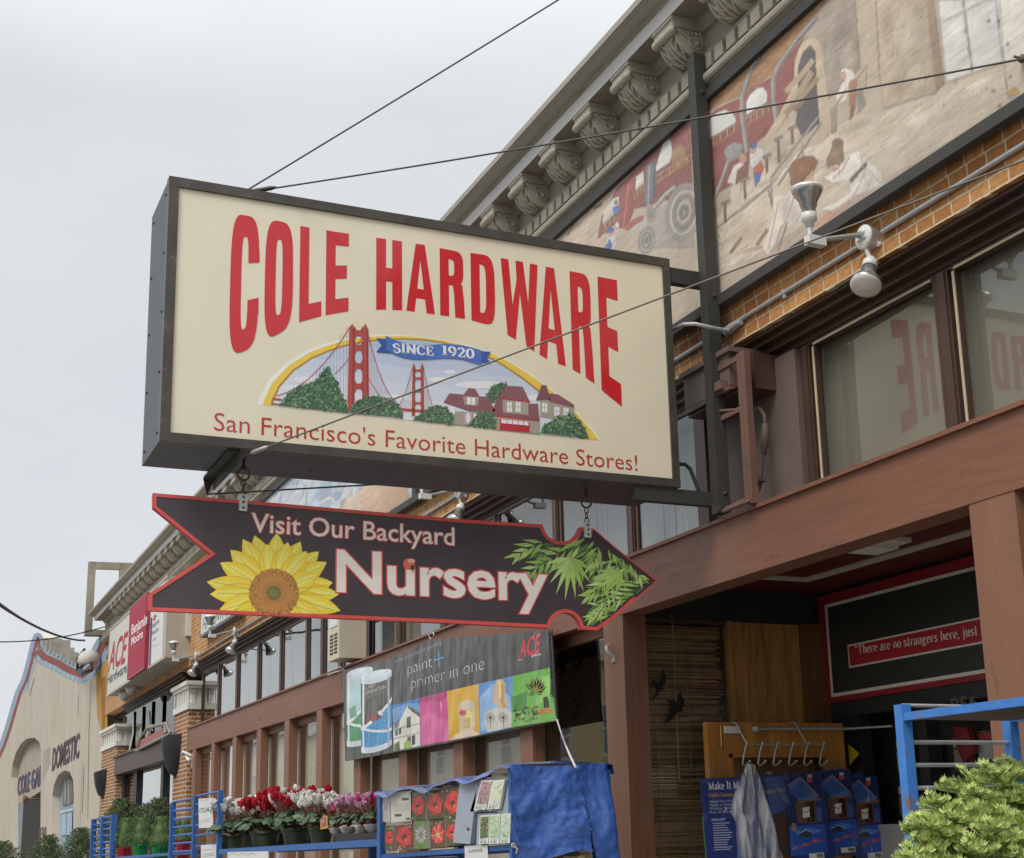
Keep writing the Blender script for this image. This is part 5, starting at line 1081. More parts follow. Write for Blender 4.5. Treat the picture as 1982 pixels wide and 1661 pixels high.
for i in range(26):
    y = 12+i*.21+rs.uniform(-.05, .05); h = rs.uniform(.15, .5); a.L = 2+i*.02
    a.poly3([a.lay(Y(y+.2, 4.607)), a.lay(Y(y, 4.607)), a.lay(Y(y, 4.75+h)), a.lay(Y(y+.2, 4.75+h*rs.uniform(.8, 1)))], rgb(rs.choice(['a69c92', 'b9aea3', '9c8f86', 'c2b8ac', '8f8a88'])))
    a.L += .3
    for k_ in range(3): a.poly3([a.lay(Y(y+.05+.05*k_+.02, 4.65)), a.lay(Y(y+.05+.05*k_, 4.65)), a.lay(Y(y+.05+.05*k_, 4.7+h*.8)), a.lay(Y(y+.05+.05*k_+.02, 4.7+h*.8))], rgb('8a817a'))
a.L = 3; a.poly3([a.lay(Y(15.6, 4.8)), a.lay(Y(15.3, 4.8)), a.lay(Y(15.42, 5.2)), a.lay(Y(15.45, 5.75)), a.lay(Y(15.48, 5.2))], rgb('a08f7d'))
for y, c in ((12.3, 'b9997f'), (13.0, 'c7a98f'), (13.6, 'c9b7a3')): a.L = 3.2+.02*y; a.poly3([a.lay(Y(y+.8, 4.62)), a.lay(Y(y-.4, 4.62)), a.lay(Y(y-.3, 4.9)), a.lay(Y(y+.2, 5.1)), a.lay(Y(y+.7, 4.95))], rgb(c))
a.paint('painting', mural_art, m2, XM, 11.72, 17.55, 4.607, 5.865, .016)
# ================================================================== conduit and flood lamps on the brick
b = MB()
zc = lambda y: 4.425-.0035*(y-5)
b.tube([(.06, -1, zc(-1)), (.062, 5.06, zc(5))], .0135, 8); b.tube([(.062, 5.25, zc(5.2)), (.06, 9, zc(9)), (.06, 14, zc(14)), (.06, 22.3, zc(22))], .0135, 8)
for y in (-.5, 2.6, 5.9, 8.6, 11.5, 14.2, 17.4, 20.4): b.box(.055, .08, y-.012, y+.012, zc(y)-.03, zc(y)+.02)
tag(b.build('conduit_pipe', M['steel']), 'grey metal conduit pipe running level along the brick course', 'pipe')
lampw = mat('lamp_white_enamel', 'd8d8d3', .35, var=.04, scale=10); lens = mat('lamp_lens', 'dcd8cf', .18, var=.05, scale=20, coat=.6); silver = mat('lamp_silver', 'b9babb', .22, metal=.8, var=.06, scale=10)
LB = Vector((.02, 5.155, 4.43))
def par_lamp(p, d, parent, s=1.0):
    o = MB(); p = Vector(p); d = Vector(d).normalized()
    o.lathe(p, d, [(.001, -.02), (.018*s, -.018), (.021*s, 0), (.0325*s, .010), (.0335*s, .045*s), (.030*s, .046*s)], 16)
    o.box(p.x-.012, p.x+.012, p.y-.012, p.y+.012, p.z-.012, p.z+.012)
    k = o.build('lamp_holder', lampw, parent)
    o = MB(); q = p+d*.042*s
    o.lathe(q, d, [(.028*s, 0), (.030*s, .022*s), (.034*s, .026*s), (.040*s, .05*s), (.056*s, .075*s), (.066*s, .092*s), (.069*s, .105*s), (.068*s, .112*s)], 22); o.build('reflector', silver, k)
    o = MB(); o.lathe(q, d, [(.068*s, .110*s), (.066*s, .118*s), (.05*s, .127*s), (.025*s, .132*s), (.014*s, .137*s), (.001, .138*s)], 22); o.build('lens', lens, k)
    return k
def flood(label, dx=True):
    t = thing('flood_lamp', label, 'lamp', LB, 'flood lamps along the brick wall')
    o = MB(); o.lathe((.08, LB.y, LB.z), (-1, 0, 0), [(.056, 0), (.060, .004), (.060, .05), (.063, .051), (.063, .062), (.055, .067), (.001, .067)], 28)
    o.lathe((.013, LB.y-.01, LB.z+.025), (-1, 0, 0), [(.014, 0), (.014, .005), (.001, .006)], 12); o.box(.004, .013, LB.y-.035, LB.y+.04, LB.z-.012, LB.z-.006); o.box(.004, .012, LB.y-.04, LB.y-.036, LB.z-.045, LB.z-.006)
    for s in (-1, 1): o.lathe((.075, LB.y+s*.05, LB.z+s*.05), (-1, 0, 0), [(.013, 0), (.013, .012), (.006, .012), (.006, .004)], 10)
    o.build('junction_box', lampw, t)
    A0 = Vector((.01, LB.y, LB.z+.012)); A1 = ay(1578, 466, LB.y)
    o = MB(); o.tube([A0, A1], .0125, 10); o.tube([A0, A0+(A1-A0)*.08], .017, 10); o.build('arm', M['steel'], t)
    o = MB(); o.obox(A1+Vector((-.05, -.022, -.026)), (.1, 0, .0), (0, .044, 0), (0, 0, .046)); o.build('socket_block', lampw, t)
    U = ay(1567, 432, LB.y); par_lamp(U, ay(1563, 372, LB.y-.02)-U, t, 1.14)
    D = ay(1685, 505, LB.y-.01); par_lamp(D, ay(1673, 566, LB.y-.06)-D, t, 1.14)
    o = MB(); o.tube([(.03, LB.y, LB.z-.05), D], .012, 8); o.tube([A1+Vector((-.03, 0, .01)), U], .012, 8); o.build('swivel', lampw, t)
    return t
f0 = flood('white twin flood lamp beside the right windows, nearest and largest on the wall')
for (u, v), lab in (((893, 952), 'flood lamp peeping out above the arrow board beneath the cream sign'), ((457, 1219), 'twin flood lamp below the arrow board with its lower bulb over a transom'), ((381.7, 1264.7), 'flood lamp beside the white pier capital and the large wall box sign')):
    p = ax(u, v, .05); copy_tree(f0, Vector((0, p.y-LB.y, zc(p.y)-zc(5.155))), lab)
t = thing('spot_light', 'pair of white spot heads under the far end of the wall box sign', 'lamp', ax(270, 1335, .0))
for u, v in ((250, 1340), (263, 1328)):
    p = ax(u, v, -.06); o = MB(); o.lathe(p+Vector((0, 0, .0)), (-.5, .6, -.35), [(.02, 0), (.06, .03), (.10, .14), (.11, .17), (.09, .175), (.001, .18)], 14); o.build('spot_head', lampw, t)
o = MB(); p = ax(272, 1330, .06); o.box(p.x-.06, p.x+.02, p.y-.08, p.y+.08, p.z-.06, p.z+.06); o.tube([p, ax(256, 1334, -.06)], .02, 6); o.build('junction_box', M['steel'], t)
# ------------------------------------------------------------------ brown boxes and strut beside the sign post
bo = thing('meter_box', 'mauve brown boxed housing with moulded edge high beside the sign post', 'box', (.1, 6.5, 3.95))
p = lambda u, v, x: ax(u, v, x)
b = MB(); y1, y0 = 6.86, 6.36
b.box(-.02, .2, y0, y1, 4.03, 4.22); b.box(-.04, .2, y0-.03, y1+.02, 4.22, 4.25); b.build('housing', M['panelbrown'], bo)
b = MB(); b.box(.03, .22, y0-.10, y0-.003, 3.97, 4.2); b.box(.06, .22, y0-.13, y0-.10, 3.98, 4.19); b.box(-.02, .22, y0-.1, y1, 3.995, 4.028); b.box(.0, .22, y0-.11, y1, 3.975, 3.995); b.build('moulding', M['trim'], bo)
b = MB(); b.box(-.07, -.02, y0+.02, y0+.09, 4.01, 4.06); b.box(-.045, -.02, y0-.03, y0+.11, 3.995, 4.01); b.build('latch', M['rust'], bo)
st = thing('strut', 'upright rust brown angle iron strut between sign post and boarded window', 'strut', (-.03, 6.25, 3.3))
q0, q1 = ax(1437, 680, -.03), ax(1456, 968, -.03)
b = MB(); b.box(-.04, .0, q1.y-.02, q1.y+.02, 3.32, q0.z); b.box(-.041, -.034, q1.y+.0205, q1.y+.055, 3.321, q0.z-.001); b.box(-.05, .01, q1.y-.03, q1.y+.03, 3.30, 3.36); b.build('angle_iron', mat('strut_brown', '6e5246', .55, var=.15, dirt=('8f7565', 20, .68, .1)), st)
b = MB()
for z in (q0.z-.02, 3.86): b.box(-.03, -.02, q1.y, 6.47, z-.015, z+.015)
b.tube([(-.03, q1.y, 3.34), (-.03, 6.46, 3.33)], .013, 6); b.tube([(-.05, q1.y-.02, 3.315), (-.05, 6.46, 3.315)], .012, 6); b.tube([(-.02, q1.y+.05, 3.85), (-.03, 6.45, 3.90)], .01, 6); b.build('brace', M['rust'], st)
b = MB(); path = [ax(1455, 795, .12), ax(1470, 790, .12), ax(1479, 803, .13), ax(1481, 820, .13), ax(1479, 860, .13), ax(1474, 900, .12), ax(1470, 945, .1), ax(1462, 962, .04)]
b.tube(path, [.012]*8, 8); b.lathe(path[3], (path[4]-path[3]), [(.014, 0), (.020, .004), (.020, .03), (.024, .034), (.024, .13), (.018, .14), (.018, .17), (.012, .175)], 10); b.box(path[6].x-.03, path[6].x+.02, path[6].y-.05, path[6].y+.02, path[6].z+.03, path[6].z+.055)
tag(b.build('cable_pipe', M['panelbrown']), 'brown painted conduit with couplings curving down the boarded window panel', 'pipe')
# ================================================================== wall box sign at the far end
lb = thing('wall_box_sign', 'long cream box sign on far brick wall with red, white and grey paint brand panels', 'sign', (0, 25.5, 4.42))
zb0, zt0 = 4.43, 5.74; LY0, LY1 = 22.42, 28.75
b = MB(); b.box(-.30, BX, LY0, LY1, zb0, zt0); b.box(-.312, -.296, LY0-.01, LY1+.01, zb0-.012, zb0+.03); b.box(-.312, -.296, LY0-.01, LY1+.01, zt0-.03, zt0+.012); b.build('cabinet', mat('sign_cream_metal', 'b3ab9d', .5, var=.08, dirt=('7d7566', 6, .62, .25)), lb)
PL = lambda u, v: ax(u, v, -.302)
la = art_mat('plastic_panel', .55, var=.04, spec=.2)
ya, yb_, yc, yd = PL(253.5, 1310).y, PL(287, 1290).y, PL(314, 1270).y, LY0+.03
def panel(nm, y0, y1, col, x=-.302):
    a = Art(lambda u, v: ax(u, v, x), (-1, 0, 0), .002); a.poly3([Vector((x, y1, zb0+.03)), Vector((x, y0, zb0+.03)), Vector((x, y0, zt0-.03)), Vector((x, y1, zt0-.03))], rgb(col)); return a
a = panel('p', ya+.02, LY1-.05, 'cfcbbf')
a.text('ACE', (209.5, 1300.5), (245.5, 1279), (210.5, 1249), 'b0333f', 1, .02, .35); a.text('Hardware', (207.5, 1325), (245, 1301), (207.5, 1307.5), '55606f', 1, .02)
a.build('white_panel', la, lb)
b = MB(); b.box(-.37, -.30, yb_, ya, zb0+.0, zt0-.02); b.build('raised_frame', mat('crimson_edge', '9c2b3d', .4), lb)
a = panel('p', yb_, ya, 'a82f45', -.3715)
q0, q1 = ax(254, 1227.5, -.3715), ax(286, 1199, -.3715)
a.P = lambda u, v: ax(u, v, -.3715)
a.text('Benjamin', (254.5, 1229), (284.5, 1207), (254.5, 1210), 'f0e2e0', 1, .022, cap=.7); a.text('Moore', (254, 1250), (276, 1233.5), (254, 1234.5), 'f0e2e0', 1, .022); a.text('Color Preview Studio', (254, 1260), (274, 1247), (254, 1256), 'c58a52', 1, 0)
a.build('crimson_panel', la, lb)
a = panel('p', yc, yb_-.01, 'dad9d4')
a.P = PL
a.poly([(288, 1303), (291, 1301), (295, 1195), (292, 1196)], '4a4f8f', 1); a.text('Benjamin', (291, 1219.5), (308, 1206), (291, 1209), '6b7484', 1, 0); a.text('Moore', (294, 1232), (307, 1221), (294, 1222), '6b7484', 1, 0); a.text('Paints', (296, 1242), (303, 1236), (296, 1238), 'a07a7a', 1, 0)
a.poly([(296, 1200), (300, 1188), (304, 1193), (301, 1195), (300, 1202)], 'b4505a', 1); a.line([(291, 1255), (297, 1250), (302, 1251), (308, 1245)], .8, '9a9da3', 1)
a.build('logo_panel', la, lb)
# small painted board with the trade name, and a narrow white box
nb = thing('name_board', 'white board with black slanted lettering under the arrow sign on brick wall', 'sign', ax(420, 1215, .0))
pa, pb = ax(388.5, 1235, -.03), ax(462, 1195, -.03)
b = MB(); b.box(-.035, BX, pb.y, pa.y, pa.z, pa.z+.85); b.build('board', mat('grey_board_edge', '6d6f72', .6), nb)
a = Art(lambda u, v: ax(u, v, -.037), (-1, 0, 0), .002); a.poly3([Vector((-.037, pa.y-.03, pa.z+.04)), Vector((-.037, pb.y+.03, pa.z+.04)), Vector((-.037, pb.y+.03, pa.z+.82)), Vector((-.037, pa.y-.03, pa.z+.82))], rgb('d5d5d2'))
a.text('HARDWARE', (392, 1222), (452, 1186), (392, 1199), '33363a', 1, -.012, .3); a.build('lettering', la, nb)
wb = thing('thermometer_board', 'narrow white upright board with faint marks between box sign and name board', 'sign', ax(357, 1240, .04))
pa, pb = ax(350, 1239, .02), ax(362.5, 1230, .02)
b = MB(); b.box(.0, BX, pb.y, pa.y, pa.z, pa.z+1.0); b.build('board', mat('aged_white_board', 'd6d3c9', .6, var=.06), wb)
a = Art(lambda u, v: ax(u, v, -.003), (-1, 0, 0), .002)
for i, v in enumerate((1198, 1207, 1216)): a.disc(356, v, 2.4, 3, '9a958b', 1, n=12); a.disc(356, v, 1.8, 2.3, 'd6d3c9', 1.5, n=12)
a.build('marks', la, wb)
# ================================================================== beige vented wall heater over the beam
ht = thing('wall_heater', 'beige vented metal cabinet mounted over brown beam left of black banner', 'heater', ax(655, 1270, .0))
pa, pb, pc = ax(634.5, 1278, -.18), ax(662, 1262, -.18), ax(682, 1255, .15)
b = MB(); hz0, hz1 = pa.z-.02, pa.z+.72; b.box(-.18, .10, pb.y+.1, pa.y, hz0, hz1); b.build('cabinet', mat('beige_enamel', 'c9bfa6', .45, var=.06, dirt=('9a8f78', 8, .66, .2)), ht)
b = MB(); yy0, yy1 = pb.y+.16, pa.y-.07
for c in range(2):
    for r in range(6): w = (yy1-yy0)/2-.03; y = yy0+c*((yy1-yy0)/2+.015); b.box(-.187, -.181, y, y+w, hz0+.06+r*.036, hz0+.075+r*.036)
b.build('vent_slot', M['blackpaint'], ht)
b = MB(); b.box(-.186, -.181, yy0, yy1, hz0+.33, hz1-.06); b.build('paper_notice', mat('faded_notice', 'd5d8d8', .6, var=.06), ht)
# ================================================================== paint banner
XB = -.06
def PB(u, v): return ax(u, v, XB)
bn = thing('banner', 'black vinyl paint banner with two cans and five picture tiles tied to brown beam', 'banner', PB(870, 1400))
vinyl = art_mat('banner_vinyl', .35, var=.05, scale=4, coat=.15, bump=.8, bscale=2.6, stretch=(1, 2.0, 1.2), bd=.05)
a = Art(PB, (-1, 0, 0), .0006)
a.poly([(78, 392), (400, 308), (640, 190), (1000, 165), (1412, 128), (1445, 690), (1450, 712), (1180, 755), (760, 850), (380, 918), (93, 970)], '474644', 0, ZN)
a.build('vinyl_sheet', vinyl, bn)
b = MB(); q = [PB(*ZN(*p))+Vector((.004, 0, 0)) for p in [(78, 392), (400, 308), (640, 190), (1000, 165), (1412, 128), (1450, 712), (760, 850), (93, 970)]]; b.prism(q, (.004, 0, 0)); b.build('hem', mat('vinyl_back', '3c3b3a', .5), bn)
a = Art(PB, (-1, 0, 0), .0006)
nt_ = lambda pts, c, L=2: a.poly(pts, c, L, ZN)
def can(x0, x1, yt, yb2, body, label, band_, L):
    w = x1-x0; cx = (x0+x1)/2; sk = -.12*w; e = .13*w
    def ell(cy, k=1): return [(cx+w/2*k*cos(t), cy+e*k*sin(t)+sk*cos(t)) for t in [2*pi*i/24 for i in range(24)]]
    def low(cy): return [(cx+w/2*cos(t), cy+e*sin(t)+sk*cos(t)) for t in [pi*i/12 for i in range(13)]]
    def col_(y0, y1, c, L): nt_(low(y0)[::-1]+low(y1), c, L)
    col_(yt, yb2, 'c9d3dd', L); nt_(ell(yt), 'e2e8ea', L+.2); nt_(ell(yt, .8), 'c3ced6', L+.3); nt_(ell(yt, .66), 'dbe3e8', L+.35)
    h = yb2-yt; lo = low(0)
    def wav(f): return [(p[0], yt+h*f(i/12)+p[1]) for i, p in enumerate(lo)]
    f1 = lambda t: .06; f2 = lambda t: .50-.14*cos(pi*t)*1.1; f3 = lambda t: .62-.22*cos(pi*t)*.4; f4 = lambda t: .92
    nt_(wav(f1)[::-1]+wav(f2), label, L+.4); nt_(wav(f2)[::-1]+wav(lambda t: f2(t)+.05), 'e6ebee', L+.5); nt_(wav(lambda t: f2(t)+.05)[::-1]+wav(f4), band_, L+.45); nt_(wav(lambda t: .70+.06*cos(pi*t))[::-1]+wav(lambda t: .735+.06*cos(pi*t)), 'dfe7ec', L+.6)
    for k_, dx in enumerate((-.42, .40)): a.line([ZN(cx+dx*w, yt+e+sk*dx*2), ZN(cx+dx*w, yb2+e*.5+sk*dx*2)], w*.016, 'eef2f4' if k_ == 0 else 'aeb9c2', L+.7)
    return cx, sk
can(103, 270, 395, 850, 'd9e3e6', 'b3d0d0', '3c8f5e', 2); can(195, 392, 415, 885, 'd9e3e6', '514b45', '3f8fc4', 4)
nt_([(235, 690), (300, 660), (330, 690), (270, 720)], '8a3f3a', 5.6); nt_([(300, 655), (330, 640), (335, 680)], 'e3e6e8', 5.7); nt_([(118, 640), (160, 610), (170, 680), (125, 700)], '7aa387', 3.2)
for i in range(7): a.line([ZN(300-8*i*0, 755+16*i), ZN(372, 735+16*i)], .7, 'a9cde4', 5.8)
a.text('CLARK+', (216, 518), (292, 492), (216, 494), 'd8d6d2', 6, -.01, z=ZN); a.text('KENSINGTON', (227, 547), (352, 506), (227, 523), 'd8d6d2', 6, -.005, z=ZN); a.text('PAINT + PRIMER IN ONE', (238, 562), (345, 528), (238, 556), 'c6c3be', 6, 0, z=ZN)
a.text('new premium quality', (412, 345), (716, 218), (412, 318), 'cfcdc9', 2, -.022, z=ZN); a.text('paint', (492, 415), (652, 365), (492, 348), 'deddd9', 2, -.024, z=ZN, cap=.62)
a.line([ZN(662, 325), ZN(724, 305)], 2.2, '5fa8d3', 2); a.line([ZN(692, 268), ZN(694, 368)], 2.2, '5fa8d3', 2.2)
a.text('primer in one', (517, 508), (986, 382), (517, 438), 'deddd9', 2, -.024, z=ZN, cap=.62)
a.text('ACE', (1205, 312), (1348, 268), (1205, 200), 'cf3038', 2, .025, .3, z=ZN); a.text('The', (1198, 332), (1224, 322), (1198, 322), 'deddd9', 2, .01, z=ZN); a.text('place.', (1288, 302), (1348, 290), (1288, 284), 'deddd9', 2, .01, z=ZN)
# picture tiles
nt_([(395, 612), (570, 565), (575, 875), (405, 905)], '3c74b8', 2); nt_([(395, 640), (480, 600), (570, 600), (572, 680), (400, 720)], '6f9ccc', 2.2)
nt_([(402, 740), (440, 720), (492, 615), (570, 680), (575, 870), (405, 905)], 'dcd9cd', 2.6); nt_([(405, 745), (440, 690), (440, 740), (408, 780)], '6a6a6e', 2.8); nt_([(500, 635), (492, 612), (572, 660), (572, 690)], '5d5d62', 2.9)
for x, y, w, h in ((487, 690, 26, 70), (414, 770, 16, 40), (436, 760, 16, 40), (492, 815, 22, 60), (520, 808, 22, 60)): nt_([(x, y), (x+w, y-8), (x+w, y+h-8), (x, y+h)], '44484f', 3)
for y in (740, 800): nt_([(405, y+22), (572, y-16), (572, y-8), (405, y+30)], 'a9a79d', 2.85)
nt_([(470, 860), (490, 830), (515, 850), (520, 885), (470, 892)], '8bb04a', 3.2); nt_([(408, 860), (440, 840), (445, 897), (408, 903)], '5b6b4a', 3.1)
nt_([(570, 565), (745, 522), (757, 838), (577, 872)], 'cf4f8d', 2); nt_([(570, 565), (745, 522), (748, 550), (720, 575), (716, 660), (705, 668), (698, 655), (694, 585), (640, 580), (600, 595), (572, 592)], 'b53a75', 2.3); nt_([(700, 590), (712, 590), (712, 655), (704, 660)], 'e58bb4', 2.5); nt_([(578, 690), (650, 640), (690, 700), (740, 690), (752, 835), (580, 868)], 'd6649b', 2.2)
nt_([(745, 522), (945, 475), (955, 800), (757, 838)], 'd8a92c', 2); nt_([(820, 600), (870, 572), (920, 590), (925, 740), (905, 790), (825, 790)], 'cdbfa3', 2.3); nt_([(832, 690), (910, 650), (925, 745), (840, 790)], 'd8c9a0', 2.5); nt_([(855, 690), (885, 640), (905, 660), (900, 720), (860, 735)], 'ecd87c', 2.7); nt_([(820, 660), (835, 640), (865, 645), (862, 675), (835, 680)], 'c04a60', 2.8); nt_([(838, 700), (895, 690), (890, 755), (842, 760)], 'caa257', 2.8); nt_([(800, 800), (900, 760), (945, 790), (955, 800), (757, 838)], 'dfc9b0', 2.6)
for i in range(4): nt_([(840, 705+i*14), (880, 698+i*14), (880, 703+i*14), (840, 710+i*14)], 'e6ddc8', 3)
nt_([(945, 475), (1165, 425), (1160, 755), (955, 800)], '5e93cb', 2); nt_([(955, 560), (1040, 470), (1150, 560), (1155, 700), (960, 780)], '8fb6dd', 2.1)
nt_([(1045, 560), (1040, 500), (1065, 450), (1100, 445), (1120, 480), (1118, 560), (1138, 610), (1120, 635), (1085, 640), (1070, 620)], 'd3b583', 2.6); nt_([(1045, 510), (1062, 500), (1075, 560), (1060, 605), (1042, 600), (1036, 565)], 'dcb9a2', 2.8); nt_([(1085, 470), (1115, 490), (1110, 590), (1130, 620), (1105, 632), (1085, 580)], 'b8935c', 2.9); nt_([(1078, 460), (1090, 455), (1092, 560), (1080, 575)], 'e9d2a4', 3)
nt_([(990, 660), (1050, 628), (1120, 632), (1158, 660), (1160, 750), (1000, 785), (985, 720)], 'c9c3b9', 2.7)
for cx, cy in ((1022, 690), (1105, 690)):
    for i in range(12): t = 2*pi*i/12; a.line([ZN(cx, cy), ZN(cx+26*cos(t), cy+28*sin(t))], .8, '3f3a38', 3); a.disc(cx+27*cos(t), cy+29*sin(t), 4, 4, '3f3a38', 3.1, ZN, 6)
    a.line([ZN(cx, cy), ZN(cx+4, cy+70)], 1.1, '3f3a38', 3)
nt_([(1165, 425), (1405, 370), (1440, 690), (1160, 755)], '6fb64c', 2); nt_([(1160, 560), (1260, 520), (1250, 640), (1160, 660)], '4d8a3a', 2.2); nt_([(1330, 430), (1405, 420), (1420, 560), (1340, 600)], '8fcb62', 2.2)
rs = random.Random(8)
for th, l in ((-2.6, 90), (-2.2, 80), (-1.9, 95), (-1.5, 100), (-1.2, 95), (-.8, 85), (-.4, 80), (-.1, 60), (2.6, 60), (.5, 50)):
    x, y = 1315, 520; q = [(x, y), (x+l*.5*cos(th)-16*sin(th), y+l*.5*sin(th)+16*cos(th)), (x+l*cos(th), y+l*sin(th)), (x+l*.5*cos(th)+16*sin(th), y+l*.5*sin(th)-16*cos(th))]
    nt_(q, rs.choice(['3c4d22', '556b2c', '2f3d1c']), 3); a.line([ZN(x, y), ZN(x+l*cos(th), y+l*sin(th))], 1.2, 'a7ad5c', 3.2)
nt_([(1305, 560), (1335, 555), (1340, 640), (1315, 645)], '8fb56a', 2.8); nt_([(1360, 560), (1390, 555), (1400, 625), (1365, 630)], '2f2f2b', 3); nt_([(1320, 640), (1420, 625), (1424, 660), (1325, 672)], 'b9803f', 3.2)
for i in range(60): x, y = rs.uniform(1165, 1320), rs.uniform(620, 715); nt_([(x, y), (x+12, y-8), (x+18, y+4), (x+4, y+10)], rs.choice(['2f3a22', '51682f', '7a8a4a', '3d2f38']), 3+rs.random())
nt_([(1155, 730), (1445, 680), (1448, 708), (1160, 752)], '79ad57', 3.4)
a.build('print', vinyl, bn)
rope = mat('pale_rope', 'd2cfc6', .7, var=.08)
b = MB(); b.tube([PB(*ZN(90, 385)), ax(*ZN(30, 400), -.03), ax(*ZN(-20, 420), -.03)], .006, 6); b.tube([PB(*ZN(90, 385)), ax(*ZN(60, 365), -.03), ax(*ZN(-10, 395), -.03)], .005, 6); b.tube([PB(*ZN(640, 190)), ax(*ZN(625, 160), -.06), ax(*ZN(655, 145), -.05), ax(*ZN(660, 165), -.05)], .005, 6)
b.build('tie_cord', rope, bn)
c0 = PB(*ZN(1448, 705)); c1 = ax(*ZN(1565, 1005), -1.25)
b = MB(); b.tube(sagline(c0, c1, .02), .006, 6); tag(b.build('tie_rope', rope), 'white rope from lower banner corner down to the blue tarpaulin', 'rope')
b = MB(); cpts = [PB(*ZN(x, y))+Vector((-.012, 0, 0)) for x, y in ((1408, 145), (1413, 220), (1418, 300), (1420, 380), (1422, 460), (1421, 545))]
for i in range(24):
    t = i/23*(len(cpts)-1); j = min(int(t), len(cpts)-2); c = cpts[j].lerp(cpts[j+1], t-j); an = pi/2*(i % 2)
    b.tube([(c.x+.008*sin(an)*cos(q_), c.y+.011*cos(an)*cos(q_), c.z+.017*sin(q_)) for q_ in [2*pi*k/8 for k in range(9)]], .0028, 5, caps=False)
tag(b.build('chain', M['blackpaint']), 'dark link chain hanging down the right edge of the black banner', 'chain')
# ================================================================== small things on the facade
def sconce(u, v, s, lab):
    p = ax(u, v, .02); t = thing('sconce', lab, 'wall lamp', p, 'black shield shaped sconces on the brick piers')
    w, h, d = .30*s, .46*s, .17*s; b = MB(); rings = []
    for i in range(8):
        f = i/7; k = sqrt(max(0, 1-f**1.7)); rings.append([(p.x+.03-d*k*sin(pi*j/10), p.y-w*k*cos(pi*j/10), p.z+h*(.5-f)+(.02*s*cos(2*pi*j/10) if i == 0 else 0)) for j in range(11)])
    b.loft(rings, close=False); b.face(list(reversed(rings[0])))
    b.build('shade', mat('black_sconce', '26272a', .5, var=.12), t)
    b = MB(); b.box(p.x, BX, p.y-.05, p.y+.05, p.z-.1, p.z+.1); b.build('back_plate', M['blackpaint'], t); return t
sconce(337, 1466, 1.4, 'larger black shield shaped sconce on the nearer brick pier'); sconce(198, 1520, 1.25, 'smaller black shield shaped sconce on the far corner pier beside cream garage')
t = thing('hook_bracket', 'white metal hook bracket screwed to the brick pier left of timber pillars', 'bracket', ax(372, 1470, .0))
b = MB(); p = ax(370, 1470, .0); b.box(.02, .08, p.y-.05, p.y+.06, p.z-.12, p.z+.08); b.tube([p, p+Vector((-.09, -.1, .02)), p+Vector((-.06, -.2, -.03))], .022, 6); b.tube([p+Vector((0, .02, .06)), p+Vector((-.12, .06, .12)), p+Vector((-.1, .2, .08))], .02, 6); b.build('hook', M['white'], t)
t = thing('pull_handle', 'chrome door pull handle fixed high on timber pillar near arrow tip', 'handle', ax(1187, 1278, .0))
b = MB(); p = ax(1188, 1278, .0); b.box(-.006, .004, p.y-.022, p.y+.022, p.z-.012, p.z+.035); b.tube([p+Vector((-.004, .0, .02)), p+Vector((-.03, .015, .05)), p+Vector((-.035, .028, .085)), p+Vector((-.01, .04, .1))], [.010, .014, .012, .008], 8)
for dy in (-.012, 0, .012): b.lathe((-.007, p.y+dy, p.z), (-1, 0, 0), [(.004, 0), (.001, .003)], 6)
b.build('handle', M['steel'], t)
# red lit letter sign in the far bay
ns = thing('neon_sign', 'red panelled neon sign in pale frame leaning above the far bay beam', 'sign', ax(300, 1440, -.02))
P = lambda x, y: ax(*ZM(x, y), -.03)
b = MB(); b.prism([P(297, 1295), P(455, 1205), P(452, 1160), P(300, 1240)], (.05, 0, 0)); b.build('red_panel', mat('faded_red_panel', '9a4842', .4, var=.12), ns)
b = MB()
for pts, r in (([P(290, 1300), P(300, 1235), P(350, 1160), P(470, 1130), P(500, 1195)], .03), ([P(290, 1300), P(500, 1195)], .025), ([P(360, 1205), P(352, 1160), P(380, 1140), P(385, 1180)], .02), ([P(460, 1140), P(470, 1195)], .03)): b.tube(pts, r, 6)
b.build('tube_frame', mat('pale_pipe', '8f887b', .5, var=.1), ns)
b = MB(); b.tube([ax(*ZM(262, 1050), .1), ax(*ZM(258, 1200), .08), ax(*ZM(232, 1310), .02), ax(*ZM(300, 1300), -.02)], .014, 6); b.build('supply_wire', M['white'], ns)
# ================================================================== entrance: blind, birds, board, door
bb = thing('bamboo_blind', 'brown bamboo slat blind behind the side display window of the entrance', 'blind', (.5, AY+.06, 1.5))
b = MB(); rs = random.Random(12); z = .4
bam = [mat('bamboo_dark', '7a6346', .6, var=.3, scale=12), mat('bamboo_mid', 'a58760', .55, var=.25, scale=12), mat('bamboo_pale', 'b0946a', .55, var=.25, scale=12)]
while z < 2.9:
    h = rs.uniform(.007, .012); x1 = .80+rs.uniform(-.03, .03)
    tl_ = rs.uniform(-.006, .006); b.obox((.19, AY+.05, z), (x1-.19, 0, tl_), (0, .006, 0), (0, 0, h), mi=rs.choice([0, 0, 1, 1, 2])); z += h+rs.uniform(.0005, .003)
b.build('slats', bam, bb)
b = MB(); 
for x in (.30, .55): b.tube([(x, AY+.045, .4), (x, AY+.045, 2.9)], .003, 5)
q = [ay(*ZB(355, 540), AY-.01), ay(*ZB(370, 800), AY-.01), ay(*ZB(390, 1285), AY-.01)]; b.tube(q, .004, 5); b.lathe(q[-1], (0, 0, -1), [(.006, 0), (.008, .02), (.001, .03)], 8); b.build('pull_cord', mat('straw_cord', 'a08a5c', .8), bb)
t2 = thing('bamboo_blind', 'brown bamboo slat blind behind first window left of entrance, below dark panel', 'blind', (.4, 8.6, .6))
b = MB(); z = .7
